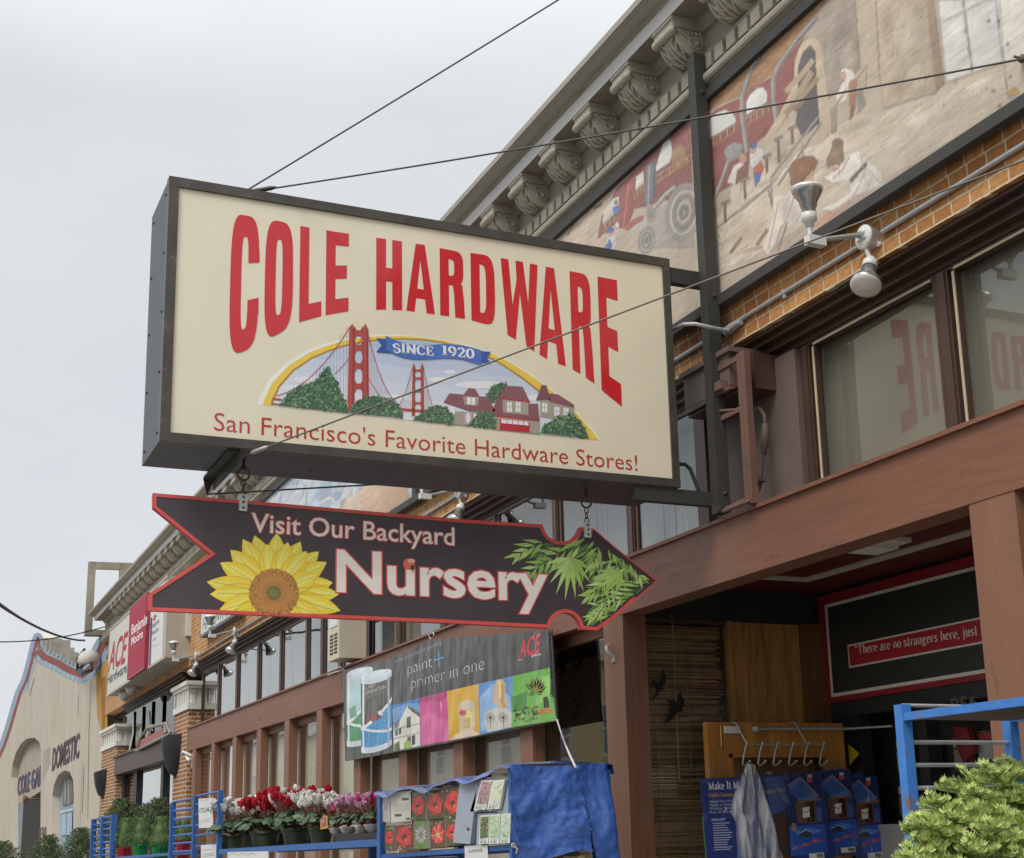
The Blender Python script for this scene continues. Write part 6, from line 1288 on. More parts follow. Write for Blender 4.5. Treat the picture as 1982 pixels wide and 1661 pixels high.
while z < 1.75:
    h = rs.uniform(.008, .013); b.box(.34, .346, 8.07, 9.2+rs.uniform(-.02, .02), z, z+h, mi=rs.choice([0, 0, 1, 1, 2])); z += h+rs.uniform(.0005, .004)
b.build('slats', bam, t2)
b = MB(); b.box(.6, .62, 8.0, 9.3, 1.9, 2.94); b.box(.55, .56, 8.05, 9.25, 1.2, 1.45); tag(b.build('window_screen', mat('black_green_screen', '34362d', .6, var=.5, scale=3, dirt=('4a5230', 5, .6, .1))), 'dark patterned screen standing inside the window next to the entrance', 'screen')
b = MB(); b.box(.5, .53, 8.05, 9.2, 1.80, 1.98); b.box(.49, .50, 8.05, 9.2, 1.96, 2.0); tag(b.build('window_shelf', mat('pale_shelf', 'b3ab98', .6)), 'pale shelf edge inside the window between entrance pillar and banner', 'shelf')
black = mat('bird_black', '151515', .6)
def bird(P, pts, lab):
    q = [P(*p) for p in pts]; n = (q[1]-q[0]).cross(q[2]-q[0]).normalized()
    if n.dot(CAM-q[0]) < 0: n = -n
    b = MB(); b.prism([p_+n*.004 for p_ in q], n*.003); tag(b.build('bird_decal', black), lab, 'bird sticker', 'bird stickers on the shop glass')
PV = lambda x, y: ay(*ZB(x, y), AY-.012)
bird(PV, [(318, 1045), (345, 990), (355, 955), (325, 935), (358, 938), (378, 945), (392, 895), (410, 940), (412, 965), (400, 975), (405, 992), (388, 985), (372, 1005), (345, 1035)], 'black swallow sticker on entrance glass, the clearest one with long raised wing')
bird(PV, [(258, 940), (285, 900), (280, 880), (255, 835), (285, 855), (298, 862), (315, 790), (328, 830), (325, 860), (308, 870), (322, 888), (300, 890), (285, 920)], 'black swallow sticker on entrance glass half tucked behind the pillar edge')
PW = lambda x, y: ax(*ZN(x, y), .208)
bird(PW, [(1545, 700), (1575, 640), (1580, 600), (1545, 560), (1590, 575), (1600, 500), (1625, 560), (1618, 600), (1640, 615), (1600, 625), (1580, 670)], 'black bird sticker low on dark window right of the banner')
bird(PW, [(1465, 430), (1478, 370), (1450, 330), (1482, 340), (1476, 290), (1505, 330), (1500, 370), (1515, 400), (1490, 395)], 'black bird sticker high on dark window beside the banner chain')
bird(PW, [(1560, 420), (1580, 370), (1535, 335), (1585, 350), (1598, 290), (1612, 350), (1625, 370), (1600, 380)], 'black bird sticker in upper middle of dark window right of the banner')
# quotation board
qb = thing('quote_board', 'black board in red frame with white line and red quotation strip above shop door', 'sign', (1.59, 6.3, 2.4))
PQ = lambda u, v: ax(u, v, 1.56)
y1, y0 = 7.86, 4.4; z0, z1 = 2.40, 3.13
b = MB(); b.box(1.57, 1.599, y0, y1-.005, z0, z1); b.build('red_frame', mat('crimson_frame', '962831', .4, var=.1), qb)
a = Art(lambda u, v: ax(u, v, 1.567), (-1, 0, 0), .001)
wl = [a.P(*ZB(1048, 503)), a.P(*ZB(1098, 922))]; zt_, zb_, yl = wl[0].z, wl[1].z, (wl[0].y+wl[1].y)/2
def rq(ya_, yb2, za, zb2, c, L): a.L = L; a.poly3([a.lay((1.567, ya_, za)), a.lay((1.567, yb2, za)), a.lay((1.567, yb2, zb2)), a.lay((1.567, ya_, zb2))], rgb(c))
rq(yl, y0, zb_, zt_, 'd6cfc0', 1); rq(yl-.028, y0+.03, zb_+.022, zt_-.022, '2b2e29', 2)
sl_ = a.P(*ZB(1163, 684)); sb_ = a.P(*ZB(1172, 790)); ye = sl_.y-2.3
rq(sl_.y, ye, sb_.z, sl_.z, 'd9d2c6', 3); rq(sl_.y-.012, ye+.01, sb_.z+.012, sl_.z-.012, 'a8262f', 4)
serif(a, '"There are no strangers here, just f', (1200, 727), (1790, 633), (1201, 686), 'e6dfd2', 5, ZB, .16, .055)
a.build('board_face', art_mat('board_paint', .4, var=.1, coat=.3, k=1.25), qb)
# open wooden door against the left side of the recess, with closer arm
dr = thing('shop_door', 'varnished wooden door with glass standing open inside the entrance recess', 'door', (1.0, 7.6, 0))
b = MB(); dx0, dx1, dz = .46, 1.50, 2.245; dy0, dy1 = 7.58, 7.63
b.box(dx0, dx0+.15, dy0, dy1, .02, dz); b.box(dx1-.15, dx1, dy0, dy1, .02, dz); b.box(dx0+.15, dx1-.15, dy0, dy1, dz-.2, dz); b.box(dx0+.15, dx1-.15, dy0, dy1, .02, .5); b.box(dx0+.15, dx0+.17, dy0-.012, dy0+.02, .5, dz-.2); b.box(dx0+.15, dx1-.15, dy0-.012, dy0+.02, dz-.22, dz-.2)
b.build('door_leaf', M['wood'], dr)
b = MB(); b.face([(dx0+.15, 7.6, .5), (dx1-.15, 7.6, .5), (dx1-.15, 7.6, dz-.2), (dx0+.15, 7.6, dz-.2)]); b.build('pane', M['dimglass'], dr)
b = MB(); q0, q1, q2 = ay(*ZD(475, 207), 7.55), ay(*ZD(1000, 205), 7.5), Vector((1.56, 7.0, 2.24)); b.tube([q0, q1], .010, 6); b.tube([q1, ay(*ZD(1240, 190), 7.2)], .008, 6); b.lathe(q0+Vector((0, .02, 0)), (0, -1, 0), [(.02, 0), (.02, .04), (.001, .04)], 10); b.build('closer_arm', M['steel'], dr)
b = MB(); p = ay(*ZD(335, 212), 7.57); b.box(p.x-.055, p.x+.055, 7.55, 7.579, p.z-.022, p.z+.022); b.build('door_contact', M['white'], dr)
b = MB(); p = ay(*ZD(278, 250), 7.57); b.tube([p+Vector((0, 0, .065)), p-Vector((0, 0, .065))], .008, 6); b.box(p.x-.014, p.x+.014, 7.568, 7.579, p.z-.07, p.z-.05); b.box(p.x-.014, p.x+.014, 7.568, 7.579, p.z+.045, p.z+.065); b.build('bolt', mat('brass', 'b08a3c', .3, metal=.8), dr)
cl = thing('ceiling_light', 'boxy white light fitting under the red entrance ceiling', 'light', az(1690, 1060, 3.13))
p = az(1690, 1060, 3.12); b = MB(); b.box(p.x-.16, p.x+.16, p.y-.14, p.y+.14, 3.135, 3.16); b.box(p.x-.10, p.x+.10, p.y-.10, p.y+.10, 3.10, 3.135); b.build('fitting', M['white'], cl)
# dark merchandise hanging inside the doorway
rs = random.Random(31); kinds = [('2c2f2b', '6b6f68'), ('3d3f3a', '8a8c84'), ('56201f', '7d3430'), ('2d3a22', '5c6b3a'), ('4a4c50', '7a7d82'), ('5a4a3a', '8f8070')]
pk = art_mat('pack_print', .35, var=.1, scale=20, coat=.4, k=1.5)
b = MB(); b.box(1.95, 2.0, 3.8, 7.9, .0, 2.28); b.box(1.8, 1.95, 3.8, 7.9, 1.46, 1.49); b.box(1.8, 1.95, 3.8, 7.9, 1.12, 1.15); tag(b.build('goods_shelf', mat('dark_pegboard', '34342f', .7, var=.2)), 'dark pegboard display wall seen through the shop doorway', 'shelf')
for r in range(4):
    for c in range(13):
        y = 4.2+c*.27+rs.uniform(-.03, .03); z = 2.02-r*.27+rs.uniform(-.02, .02); w, h = rs.uniform(.11, .17), rs.uniform(.17, .23); bk, fg = rs.choice(kinds)
        b = MB(); b.box(1.86, 1.89, y-w/2, y+w/2, z-h/2, z+h/2, rgb(bk)); b.box(1.845, 1.86, y-w*.38, y+w*.38, z-h*.42, z+h*.12, rgb(fg)); b.box(1.855, 1.86, y-w*.45, y+w*.45, z+h*.2, z+h*.42, rgb(rs.choice(['a9aaa4', bk, '87352f', '8f8a3c']))); b.tube([(1.95, y, z+h*.46), (1.83, y, z+h*.46)], .003, 4, rgb('9a9a96'))
        tag(b.build('blister_pack', pk), 'small blister pack of goods hanging on the dark pegboard inside the doorway', 'blister pack', 'packs hanging inside the shop doorway')
b = MB(); P = lambda x, y: ax(*ZD(x, y), 1.78)
b.prism([P(1580, 190), P(1660, 200), P(1700, 330), P(1640, 400), P(1600, 300)], (.04, 0, 0)); tag(b.build('red_bag', mat('red_bag', '7d2a2c', .5, var=.2)), 'red hanging bag among the goods in the doorway', 'bag')
b = MB(); b.prism([ax(*ZD(992, 290), 1.55), ax(*ZD(1055, 345), 1.45), ax(*ZD(1000, 412), 1.55)], (.01, .01, 0)); tag(b.build('yellow_tag', mat('yellow_card', 'd3b71f', .5)), 'yellow cardboard tag hanging at the edge of the doorway', 'tag')
b = MB(); p = ax(*ZD(1190, 860), 1.67); b.box(1.67, 1.79, p.y-.35, p.y+.4, p.z-.3, p.z+.09); b.box(1.66, 1.795, p.y-.36, p.y+.41, p.z+.09, p.z+.13); tag(b.build('storage_box', mat('grey_white_box', 'aeaca6', .6, var=.08)), 'greyish white lidded box at the bottom of the doorway', 'box')
# ================================================================== neighbouring garage, turned slightly away
GP = Vector((.1, 31.78, 0)); GA = radians(2.6); GN = Vector((-cos(GA), -sin(GA), 0)); GD = Vector((-sin(GA), cos(GA), 0))
def PG(x, y): return apl(*ZL(x, y), GP, GN)
gb = thing('garage_building', 'cream stucco garage with curved parapet, blue and red edge bands and painted lettering', 'garage', GP+GD*9)
stucco = mat('cream_stucco', 'bab1a1', .85, var=.08, scale=1.2, bump=.2, bscale=9, stretch=(1, 1, .35), dirt=('8a7c68', .9, .56, .3))
top = [(573, 468), (548, 466), (520, 492), (497, 535), (478, 580), (458, 618), (437, 640), (400, 622), (360, 600), (338, 585), (300, 568), (262, 552), (240, 530), (232, 490), (222, 465), (203, 456), (185, 464), (168, 500), (152, 570), (135, 640), (116, 705), (85, 768), (60, 850), (30, 955), (0, 1045), (-60, 1180)]
arc_ = lambda x0, x1, ys, yt, yb, n=14: [(x0, yb)]+[((x0+x1)/2-(x1-x0)/2*cos(pi*i/n), (ys+(1-i/n)*(0)) - (ys-yt)*sin(pi*i/n)) for i in range(n+1)]+[(x1, yb)]
big = [(62, 1760), (60, 1230), (66, 1160), (85, 1095), (115, 1045), (150, 1020), (185, 1018), (210, 1040), (219, 1085), (219, 1180), (214, 1760)]
win = [(278, 1760), (280, 1330), (290, 1265), (312, 1215), (345, 1192), (372, 1200), (390, 1240), (394, 1330), (390, 1760)]
b = MB()
o_ = [PG(*p) for p in top]; o_ = [Vector(p) for p in o_]+[Vector(PG(-60, 1180).to_tuple()[:2]+(0,)), GP+Vector((0, 0, 0))]
loops = [o_]+[[Vector(p.to_tuple()) if p.z > 0.02 else Vector((p.x, p.y, .02)) for p in [PG(*q) for q in h]] for h in (big, win)]
flat = [p for l in loops for p in l]
for t in tessellate_polygon(loops): b.face([flat[i] for i in t])
D = -GN*.2
for l in loops[1:]:
    n = len(l)
    for i in range(n): b.face([l[i], l[(i+1) % n], l[(i+1) % n]+D, l[i]+D])
n = len(top)
for i in range(n-1): b.face([o_[i], o_[i+1], o_[i+1]+D*1.5, o_[i]+D*1.5])
b.face([o_[0], o_[-1], o_[-1]+D*1.5, o_[0]+D*1.5])
b.build('facade_wall', stucco, gb)
a = Art(PG, GN, .004)
def off(pts, d):
    r = []
    for i in range(len(pts)):
        p0, p1 = pts[max(i-1, 0)], pts[min(i+1, len(pts)-1)]; dx, dy = p1[0]-p0[0], p1[1]-p0[1]; l = sqrt(dx*dx+dy*dy); r.append((pts[i][0]+dy/l*d, pts[i][1]-dx/l*d))
    return r
def gband(d0, d1, col, L, i0=0, i1=None):
    p, q = off(top, -d0), off(top, -d1); a.L = L
    for i in range(i0, (i1 or len(top))-1): a.poly3([a.lay(PG(*x)) for x in (p[i], p[i+1], q[i+1], q[i])], rgb(col))
sgn = 1
p_test = off(top, 10)[15]
if p_test[1] > top[15][1]: 
    off_ = off; off = lambda pts, d: off_(pts, -d)
gband(-2, 24, '8fa3b4', 1); gband(24, 60, '8a4a45', 1.5, 0, 13); gband(60, 86, '8fa3b4', 1, 0, 13); gband(20, 34, '8a4a45', 1.5, 12); gband(34, 46, '9aabb8', 1, 12, 22)
for i in range(8): x = 245+i*24; y = 615+i*13; a.poly([(x, y), (x+13, y+8), (x+11, y+34), (x-3, y+26)], '9aa9b6', 2, ZL) if False else a.L
for i in range(8):
    x = 242+i*24; y = 600+i*14; a.L = 2; a.poly3([a.lay(PG(*q)) for q in ((x, y+4), (x+12, y+11), (x+9, y+34), (x+3, y+30))], rgb('a9b3bb'))
for pts, w in (([(175, 600), (178, 625)], 2), ([(195, 600), (196, 622)], 2), ([(210, 605), (210, 630)], 2), ([(150, 720), (165, 655)], 5), ([(160, 792), (183, 700)], 5), ([(150, 720), (160, 792)], 1)):
    a.L = 2; q0, q1 = PG(*pts[0]), PG(*pts[1]); d = (q1-q0).normalized(); s_ = d.cross(GN)*w*.006; a.poly3([a.lay(q) for q in (q0-s_, q1-s_, q1+s_, q0+s_)], rgb('6b6459'))
a.text('DOMESTIC', (281, 1192), (424, 1119), (281, 1082), '56608a', 2, .03, cap=.69); a.text('DOMESTIC', (280, 1190), (423, 1117), (280, 1080), '5d3f3a', 3, .02, cap=.69)
a.text('030', (208, 1570), (246, 1565), (208, 1500), '6a5a5c', 2, .03)
a.L = 1; a.poly3([a.lay(PG(*q)) for q in ((232, 1090), (270, 1065), (268, 1160), (230, 1240))], rgb('a39b91'))
for x0, y0, x1, y1, w, c in ((488, 700, 476, 1010, 1.6, '8f7f66'), (476, 1010, 470, 1450, 1.6, '8f7f66'), (440, 1150, 425, 1540, 1.3, 'b9b2a4'), (450, 1170, 440, 1420, 2, '8b6a55'), (420, 780, 418, 900, 1, '8f866f')):
    q0, q1 = PG(x0, y0), PG(x1, y1); s_ = (q1-q0).normalized().cross(GN)*w*.02; a.L = 1.5; a.poly3([a.lay(q) for q in (q0-s_, q1-s_, q1+s_, q0+s_)], rgb(c))
def gp(pts, c, L): a.L = L; a.poly3([a.lay(PG(*q)) for q in pts], rgb(c))
gp([(512, 640), (575, 600), (575, 1420), (552, 1420), (548, 1000), (520, 900)], 'b58a3f', 1); gp([(540, 700), (566, 690), (560, 1330), (552, 1100)], '946628', 1.3)
a.build('painted_bands', art_mat('garage_paint', .85, var=.14, scale=2.5, stretch=(1, 1, .5)), gb)
# back of the arch with its lettering, dark doorway and blue fanlight window
GP2 = GP+D*.98
def PG2(x, y): return apl(*ZL(x, y), GP2, GN)
a = Art(PG2, GN, .004)
def g2(pts, c, L=0): a.L = L; a.poly3([a.lay(PG2(*q)) for q in pts], rgb(c))
g2([(30, 1420), (30, 1000), (240, 1000), (240, 1290)], 'a99f8f', 0)
a.text('COLE GARAGE', (98, 1330), (286, 1245), (98, 1236), '54628f', 2, .008, cap=.69); a.text('COLE GARAGE', (94, 1326), (282, 1241), (94, 1232), '63423c', 3, .004, cap=.69)
a.build('arch_lettering', art_mat('garage_paint', .85), gb)
b = MB(); q = [PG2(*p) for p in ((72, 1372), (208, 1310))]; zt = q[0].z
for k_, (x0, x1, m_) in enumerate(((60, 118, '8d9aa5'), (118, 240, None))):
    p0, p1 = PG2(x0, 1500), PG2(x1, 1500)
    b.prism([Vector((p0.x, p0.y, 0)), Vector((p1.x, p1.y, 0)), Vector((p1.x, p1.y, zt)), Vector((p0.x, p0.y, zt))], D*.2, mi=k_)
b.build('sliding_door', [mat('blue_grey_door', '7f8a92', .7, var=.15, stretch=(3, 3, .4)), M['dark']], gb)
b = MB(); l = [PG2(*p) for p in [(270, 1760), (272, 1180), (400, 1170), (398, 1760)]]; b.prism(l, D*.1); wo = b.build('fan_window', mat('pale_blue_joinery', '8fa0ac', .6, var=.1), gb)
a = Art(lambda x, y: apl(*ZL(x, y), GP2+GN*.02, GN), GN, .004)
def g3(pts, c, L): a.L = L; a.poly3([a.lay(a.P(*q)) for q in pts], rgb(c))
g3([(335, 1380), (337, 1300), (350, 1250), (372, 1220), (388, 1250), (392, 1330), (390, 1365)], '6f6f68', 1)
for x in (348, 366): g3([(x, 1375), (x, 1240), (x+3, 1240), (x+3, 1375)], 'b9c0c2', 2)
g3([(328, 1540), (330, 1425), (388, 1415), (385, 1535)], '9fb3c4', 1); g3([(322, 1408), (392, 1392), (392, 1408), (322, 1424)], 'b3bec6', 2); g3([(355, 1540), (356, 1418), (360, 1418), (359, 1540)], '7d8b96', 2)
a.build('fan_light', art_mat('garage_paint', .85), wo)
b = MB()
for i in range(10): x = 222+i*20; q = PG(x, 540+i*11); b.box(q.x+.0, q.x+.5, q.y-.5, q.y+.5, q.z-.05, q.z+.22-(.16 if i > 2 else 0)+random.uniform(0, .12))
b.build('worn_coping', mat('worn_concrete', '8f8b81', .9, var=.25, scale=4, bump=.6, bscale=9), gb)
b = MB(); b.box(.3, 12, 31.8, 52, 0, 5.0); b.build('rear_block', stucco, gb)
t = thing('gooseneck_lamp', 'small rusty bracket lamp beside the arched garage door', 'lamp', PG(225, 1345))
b = MB(); p = PG(215, 1345); b.tube([p, p+GN*.35-GD*.1], .03, 6); b.lathe(p+GN*.3-GD*.1, GN, [(.03, 0), (.11, .1), (.12, .14), (.001, .14)], 10); b.build('lamp_arm', M['rust'], t)
# service mast and cables
sm = thing('service_mast', 'white domed electrical service head with looped black cables on garage corner', 'mast', PG(545, 600))
p = PG(540, 585)+GN*.25; b = MB(); b.lathe(p+Vector((0, 0, -.12)), (-.2, -.25, .9), [(.02, -.02), (.24, 0), (.26, .05), (.22, .16), (.12, .25), (.001, .28)], 16); b.build('dome', mat('cream_dome', 'c4bfb3', .5), sm)
b = MB(); rs = random.Random(3)
for k_ in range(7):
    q = [PG(525+rs.uniform(-8, 8), 600)+GN*.2, PG(508-rs.uniform(0, 20), 650)+GN*.3, PG(520+rs.uniform(0, 20), 672+rs.uniform(-8, 8))+GN*.35, PG(548+rs.uniform(-5, 12), 650)+GN*.25, PG(540+rs.uniform(-10, 10), 605)+GN*.2]; b.tube(q, .018, 5)
b.tube([PG(500, 545)+GN*.2, PG(475, 590)+GN*.25, PG(462, 660)+GN*.2, PG(440, 655)+GN*.15], .03, 6); b.tube([PG(462, 660)+GN*.2, PG(500, 680)+GN*.25, PG(540, 660)+GN*.2], .03, 6); b.build('cable_loop', M['blackpaint'], sm)
e0 = PG(500, 500)+GN*.2
far = ay(-60, 1128, 20.0)
cab = mat('black_cable', '26272a', .6)
b = MB(); b.tube(sagline(far, e0, .18), .022, 6); b.tube(sagline(far+Vector((0, 0, .06)), e0+Vector((0, 0, .02)), .22), .012, 6); tag(b.build('power_cable', cab), 'thick black twisted power cable sloping from left edge to garage mast', 'cable')
b = MB(); b.tube(sagline(ay(-60, 1240, 30.0), ax(210, 1211, .2), .15), .014, 6); tag(b.build('power_cable', cab), 'thin level cable crossing the sky low above the garage gable', 'cable')
# timber frame on the roof end
tf = thing('timber_frame', 'weathered grey timber frame standing at the cornice end on roof', 'frame', ax(180, 1215, .3))
grey = mat('weathered_timber', '8f887a', .85, var=.2, scale=6, stretch=(1, 1, .3), bump=.2)
PT = lambda x, y: ay(*ZL(x, y), 32.6)
b = MB()
def bar(p, q, w, d=.12):
    p, q = PT(*p), PT(*q); v = (q-p); s_ = v.normalized().cross(Vector((0, 1, 0)))*w; b.obox(p-s_/2, v, s_, (0, d, 0))
bar((495, 75), (474, 450), .16); b.build('post', grey, tf); b = MB(); bar((660, 82), (655, 230), .15); b.build('post', grey, tf); b = MB(); bar((486, 93), (720, 101), .16); b.build('rail', grey, tf); b = MB(); bar((458, 452), (590, 456), .12, .3); b.build('rail', grey, tf)
# ================================================================== houses over the street, mirrored in the shop windows
def house(y0, w, h, col, lab, roof):
    t = thing('street_house', lab, 'house', (-21, y0+w/2, 0)); x = -21.0
    b = MB(); b.box(x-9, x, y0, y0+w, 0, h); b.build('wall', mat('house_'+col, col, .8, var=.05), t)
    b = MB(); b.box(x-9.2, x+.3, y0-.02, y0+w+.02, h, h+.3); b.box(x-9, x+.05, y0+.1, y0+w-.1, h+.3, h+.3+roof); b.build('cornice', M['white'], t)
    wm = mat('house_window', '3c4246', .15, spec=.8)
    for s in range(2):
        for k_ in range(3):
            yy = y0+w*(.2+.3*k_); zz = 1.2+s*3.3
            b = MB(); b.box(x-.05, x+.06, yy-.75, yy+.75, zz-.12, zz+1.95); f = b.build('window', M['white'], t)
            b = MB(); b.box(x+.06, x+.075, yy-.6, yy+.6, zz, zz+.85); b.box(x+.06, x+.075, yy-.6, yy+.6, zz+.95, zz+1.8); b.build('pane', wm, f)
for i, (c, lab) in enumerate((('e3e0d6', 'white clapboard house over the street, mirrored in the shop windows'), ('d3bd8a', 'cream yellow stucco house over the street, mirrored in the shop windows'), ('c9cbc6', 'pale grey house over the street, mirrored in the shop windows'), ('dcd3c0', 'ivory house with flat roof over the street, mirrored in the shop windows'), ('b9ab95', 'tan house over the street, mirrored in the shop windows'), ('e0dccf', 'off white tall house over the street, mirrored in the shop windows'))):
    house(28+i*14, 13.2, 7.6+(i % 3)*.6, c, lab, .5)
# ================================================================== display trolleys
blue = mat('trolley_blue', '2f5f9f', .45, var=.14, scale=9, bump=.1, dirt=('6f5a4c', 20, .72, .12))
bluechip = mat('chipped_blue', '3f7cc4', .5, var=.14, scale=9, bump=.2, bscale=60, dirt=('7b5b47', 11, .55, .1))
def bars(segs, name, m, parent, r=.011):
    b = MB()
    for p, q in segs: b.tube([p, q], r, 6)
    return b.build(name, m, parent)
def post(p, h, parent, w=.034, m=blue, d=None):
    b = MB(); b.box(p.x-w/2, p.x+w/2, p.y-w/2, p.y+w/2, 0, h); return b.build('post', m, parent)
leafm = mat('leaf_green', '4d6b3a', .5, var=.35, scale=30, dirt=('8a9a72', 45, .6, .15)); darkleaf = mat('cyclamen_leaf', '364d2d', .45, var=.3, scale=25, dirt=('93a084', 40, .62, .12))
# ---- right hand trolley, nearest to the viewer
import mathutils.noise as mnoise
C1 = ay(1746, 1364, 2.9); zt = C1.z
rt_ = thing('trolley', 'chipped blue steel trolley with rusty post, nearest and at the right edge', 'trolley', (C1.x, 2.9, 0), 'blue steel display trolleys on the pavement')
B1 = ay(1955, 1400, 2.9); xb = B1.x
post(C1, zt, rt_, .03, bluechip); post(Vector((xb, 2.9, 0)), B1.z+.012, rt_, .03, bluechip); post(Vector((C1.x, 1.6, 0)), zt, rt_, .03, bluechip); post(Vector((xb, 1.6, 0)), zt, rt_, .03, bluechip)
b = MB(); b.box(C1.x-.012, C1.x+.012, 1.6, 2.9, zt-.042, zt-.022); b.box(xb-.012, xb+.012, 1.6, 2.9, zt-.042, zt-.022); b.build('rail', bluechip, rt_)
b = MB()
for i in range(30): x = C1.x+.02+(xb-C1.x-.04)*i/29; b.tube([(x, 1.6, zt-.038), (x, 2.88, zt-.038)], .0025, 4)
for i in range(30): y = 1.65+.042*i; b.tube([(C1.x, y, zt-.034), (xb, y, zt-.034)], .0025, 4)
b.build('wire_shelf', M['rust'], rt_)
zs = [ay(1790, v, 2.9).z for v in (1366, 1437, 1481, 1525, 1570)]
rb = MB()
for i, z in enumerate(zs): rb.tube([(C1.x, 2.9, z), (xb, 2.9, z)], .006 if i else .005, 6)
rb.build('rung', M['steel'], rt_)
b = MB(); b.box(C1.x, xb, 1.6, 2.9, 1.0, 1.02); b.build('shelf', bluechip, rt_)
# ---- noble fir boughs stacked on it
fir_m = [mat('fir_young', 'c6d57e', .55, var=.2, scale=40), mat('fir_mid', '8fa857', .55, var=.2, scale=40), mat('fir_old', '75944a', .55, var=.25, scale=40), mat('fir_shoot', '8a9455', .8)]
def needles(b, p0, p1, ln, rs, dens=900, up=Vector((0, 0, 1)), young=.5, wid=.0011):
    d = p1-p0; L = d.length; d = d/L; s_ = d.cross(up); s_ = s_.normalized() if s_.length > .01 else Vector((1, 0, 0)); u_ = s_.cross(d)
    b.tube([p0, p1], [.0028, .0015], 5, mi=3)
    for i in range(int(L*dens)):
        t = rs.random(); p = p0+d*(L*t); an = rs.uniform(-1.15, 1.15)*1.35; n = (s_*sin(an)+u_*cos(an)*rs.uniform(.5, 1)).normalized()
        e = (n*.85+d*rs.uniform(.35, .8)).normalized(); l = ln*rs.uniform(.7, 1.1)*(1 if t < .85 else .75); w = d.cross(e).normalized()*wid
        m1 = p+e*l*.55; q = p+e*l+u_*l*.18
        mi = 0 if (rs.random() < young*(.4+.9*t)) else (1 if rs.random() < .7 else 2)
        b.face([p-w*.7, p+w*.7, m1+w, m1-w], mi=mi); b.face([m1-w, m1+w, q+w*.35, q-w*.35], mi=mi)
def spray(b, p, d, L, rs, ln=.017, young=.62, dens=1600, wid=.0011):
    d = d.normalized(); up = Vector((0, 0, 1)); s_ = d.cross(up).normalized()
    mid = p+d*L*.55; tip = p+d*L+Vector((0, 0, L*.10))
    needles(b, p, mid, ln, rs, dens, young=young*.6, wid=wid); needles(b, mid, tip, ln, rs, dens, young=young, wid=wid)
    for t, a_, f in ((.3, 1, .45), (.38, -1, .45), (.58, 1, .36), (.66, -1, .34), (.8, 1, .2), (.84, -1, .2)):
        q = p+d*L*t; dd = (d*.62+s_*a_*.78+Vector((0, 0, rs.uniform(-.1, .2)))).normalized(); needles(b, q, q+dd*L*f, ln, rs, dens, young=young, wid=wid)
rs = random.Random(77)
fb = thing('fir_boughs', 'heap of fresh light green fir boughs on the trolley at lower right', 'fir boughs', (-1.5, 2.6, 1.3))
def bough(u, v, y, du, dv, L, yy=0.0):
    p = ay(u, v, y); q = ay(u+du, v+dv, y-.06+yy); b = MB(); spray(b, p, (q-p), L, rs); return b.build('bough', fir_m, fb)
for u, v, y, du, dv, L in ((1960, 1560, 2.72, -110, -60, .20), (1900, 1560, 2.66, -110, 20, .19), (1850, 1590, 2.6, -105, 5, .15), (1985, 1530, 2.74, -100, -40, .18), (1930, 1600, 2.58, -120, 5, .20), (1990, 1600, 2.58, -110, -30, .18), (1880, 1640, 2.54, -110, -25, .18), (1950, 1650, 2.5, -110, -10, .18), (2010, 1500, 2.76, -85, -25, .14), (2010, 1560, 2.66, -90, -40, .18), (1900, 1680, 2.5, -110, -20, .17), (1990, 1660, 2.45, -110, -40, .19), (1850, 1660, 2.55, -80, -15, .13), (1840, 1565, 2.7, -75, -5, .10), (2020, 1640, 2.5, -90, -60, .18), (1960, 1700, 2.45, -80, -60, .18), (1890, 1545, 2.75, -85, -30, .13), (2030, 1540, 2.6, -70, 10, .14), (1920, 1630, 2.48, -70, 45, .13), (1860, 1625, 2.5, -95, 20, .13), (1985, 1615, 2.42, -60, 50, .13), (1960, 1585, 2.46, -90, 25, .13), (2000, 1570, 2.44, -50, 45, .12), (2040, 1600, 2.4, -80, 40, .14), (1930, 1560, 2.5, -70, 25, .12), (2040, 1680, 2.4, -80, -20, .16), (1810, 1690, 2.55, -40, -60, .12), (1880, 1600, 2.48, -65, -20, .11), (1960, 1640, 2.4, -55, -45, .12)):
    bough(u, v, y, du, dv, L*1.12)
r9 = random.Random(4)
for i in range(46):
    u = r9.uniform(1800, 2060); lo = 1500+max(0, (1960-u))*.75; v = r9.uniform(lo, 1720); bough(u, v, 2.72-(v-1480)/240*.3+r9.uniform(-.05, .05), r9.uniform(-110, -40), r9.uniform(-70, 45), r9.uniform(.11, .18))
b = MB(); b.loft([[Vector((-1.32+r*cos(t), 2.62+r*.6*sin(t), z)) for t in [2*pi*i/14 for i in range(14)]] for r, z in ((.05, 1.30), (.16, 1.34), (.20, 1.42), (.17, 1.50), (.09, 1.56), (.01, 1.58))]); b.build('inner_greenery', fir_m[2], fb)
# ---- middle trolley with bulb boxes and tarpaulin (front plane x = -1.48)
XC = -1.48
def PC(u, v): return ax(u, v, XC)
mt_ = thing('trolley', 'blue trolley of bulb boxes half wrapped in a blue tarpaulin', 'trolley', (XC+.25, 7.2, 0), 'blue steel display trolleys on the pavement')
A_, B_ = PC(*ZN(335, 1570)), PC(*ZN(1175, 1508)); zA, zB = A_.z, B_.z; yA, yB = PC(739, 1600).y, PC(994, 1600).y
zs_ = lambda y: zA+(zB-zA)*(yA-y)/(yA-yB)
for y, h in ((yA, PC(738, 1530).z), (yB, PC(992, 1487).z)):
    post(Vector((XC, y, 0)), h, mt_); post(Vector((XC+.5, y, 0)), h-.01, mt_)
b = MB()
for dx in (0, .5): b.obox((XC+dx-.012, yA, zs_(yA)-.02), (.024, 0, 0), (0, yB-yA, zs_(yB)-zs_(yA)), (0, 0, .022)); b.obox((XC+dx-.012, yA, zs_(yA)-.12), (.024, 0, 0), (0, yB-yA, zs_(yB)-zs_(yA)), (0, 0, .02))
